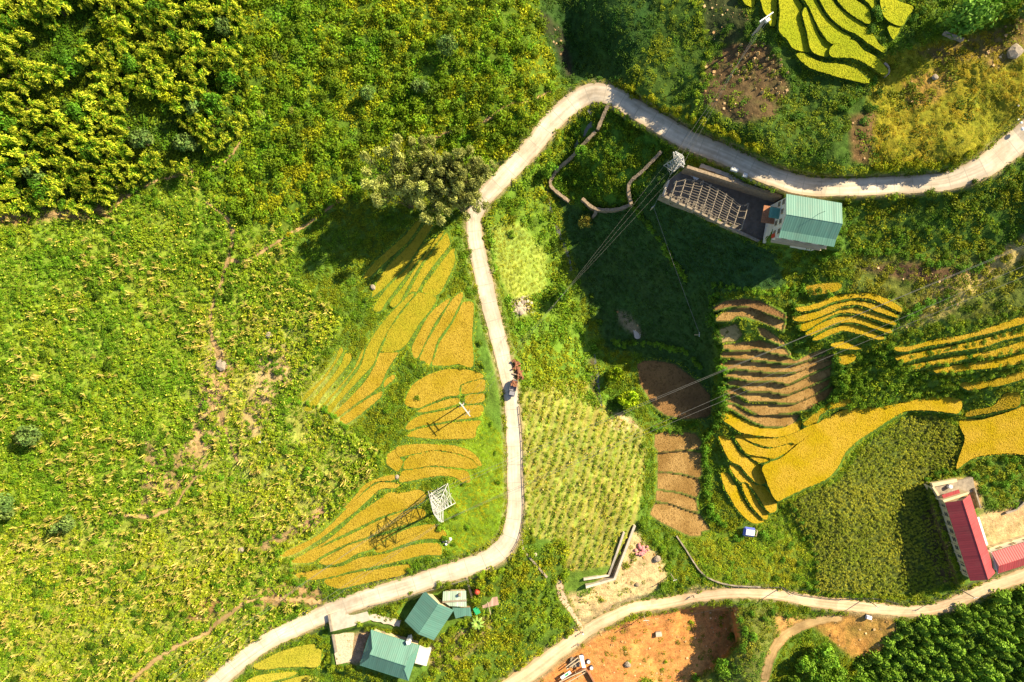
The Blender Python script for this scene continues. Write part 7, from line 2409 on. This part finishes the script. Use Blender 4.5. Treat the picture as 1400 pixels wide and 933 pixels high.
sp_ = spread(fill([(1010, 62), (1060, 62), (1078, 100), (1070, 130), (1030, 128), (1000, 110), (1000, 80)]), 8, 62, 34)
for i, q in enumerate(sp_):
    o = so if i == 0 else so.copy()
    if i:
        link(o)
    o.location = W(*q)
    o.rotation_euler = (0, 0, i * 1.7)
    k_ = 0.6 + 0.5 * random.random()
    o.scale = (k_, k_, k_)
    tag(o, 'small tan straw bundle standing on the bare brown hill below the top terraces', 'straw bundle', 'straw bundles on the brown hill')
# lower right plantation
PT = []
for i in range(4):
    PT.append((mesh_of('crown', t_conic(540 + i), (0.125, 0.25, 0.032)), trunk_mesh('trunk', None, 540 + i, 0.03, 0.9)))
pp = spread(ZM_['plantation'] & FREE & FRAME & (fbm(16, 151, 3) > 0.36), 10.5, 51)
place_trees('plantation_tree', 'young green tree of the dense plantation at the bottom right', 'plantation trees at the bottom right', PT, pp[:290], 1.0, 2.1, 2.4, 5.2, seed=51)
DT = tree_pairs((0.11, 0.25, 0.028), 560, 3, lobes=16, leaves=50, size=0.13)
place_trees('tree', 'dark green leafy tree in the clump beside the dirt track', 'clump of trees beside the dirt track', DT, [(1095, 900), (1118, 888), (1112, 918), (1138, 912), (1086, 928), (1150, 935), (1125, 945), (1168, 925)], 3.4, 4.6, 6, 9, seed=52)
one('bright green tree beside the shaded orange pit', (985, 905), 3.2, 6, ST, seed=8)
place_shrubs('shrub', 'green bush on the bank right of the orange pit', 'bushes right of the orange pit', HB, [(1010, 845), (1018, 862), (1028, 838), (1045, 845), (1030, 870), (1015, 885), (1000, 870), (1055, 835), (950, 925), (955, 940), (1075, 842)], 1.1, 2.0, 1.0, seed=53)
place_shrubs('shrub', 'small green bush growing out of the orange earth', 'small bushes on the orange earth', bush_meshes('shrub', (0.16, 0.28, 0.02), 580, 2), [(910, 905), (860, 905), (868, 843), (945, 850), (985, 845), (905, 915)], 0.6, 1.1, 0.9, seed=54)
place_shrubs('shrub', 'green shrub beside the red roofed farm', 'shrubs around the red roofed farm', HB, spread(ZM_['yardgreen'] & FREE & FRAME, 14, 55, 26) + [(1268, 655), (1280, 648), (1262, 662), (1292, 645), (1303, 648)], 0.9, 1.8, 0.95, seed=55)
bush_mass('undergrowth', 'leafy shrub on the slope between the two lower roads', BUSH, spread(ZM_['southwood'] & FREE & FRAME, 17, 56, 90), 0.8, 1.7, 1.0, (0.14, 0.25, 0.015), 56)
place_shrubs('hedge_bush', 'dark bush in the hedge along the left edge of the rounded maize field', 'hedge left of the rounded maize field', bush_meshes('shrub', (0.06, 0.16, 0.02), 597, 3), [tuple(q) for q in smooth_line([(1080, 690), (1096, 712), (1110, 745), (1118, 780), (1114, 806)], 9)], 0.9, 1.5, 1.1, seed=60)
place_shrubs('shrub', 'green shrub in the scrub beside the lower road', 'shrubs beside the lower road', HB, [(1080, 745), (1092, 770), (1070, 765), (1088, 790), (1060, 790), (1105, 800), (1010, 735), (1045, 730), (1100, 735), (1000, 770)], 1.0, 2.0, 0.9, seed=57)
place_shrubs('shrub', 'green bush on the bank between rice terraces and road', 'bushes on the road bank', BG, [(640, 400), (650, 430), (655, 470), (660, 500), (665, 540), (672, 580), (677, 620), (680, 660), (636, 380), (632, 350), (625, 315), (640, 345), (615, 690), (625, 705), (635, 660), (600, 720), (610, 735), (620, 745), (640, 720), (570, 545), (565, 500), (562, 520), (520, 590), (540, 575), (500, 600), (530, 560), (585, 765), (560, 780), (430, 800), (415, 790)], 0.8, 1.6, 0.9, seed=58)
bush_mass('undergrowth', 'green bush on the slope below the upper road', BUSH, spread(ZM_['slope'] & FREE & FRAME, 20, 59, 60), 0.8, 1.6, 0.85, (0.09, 0.19, 0.012), 59)
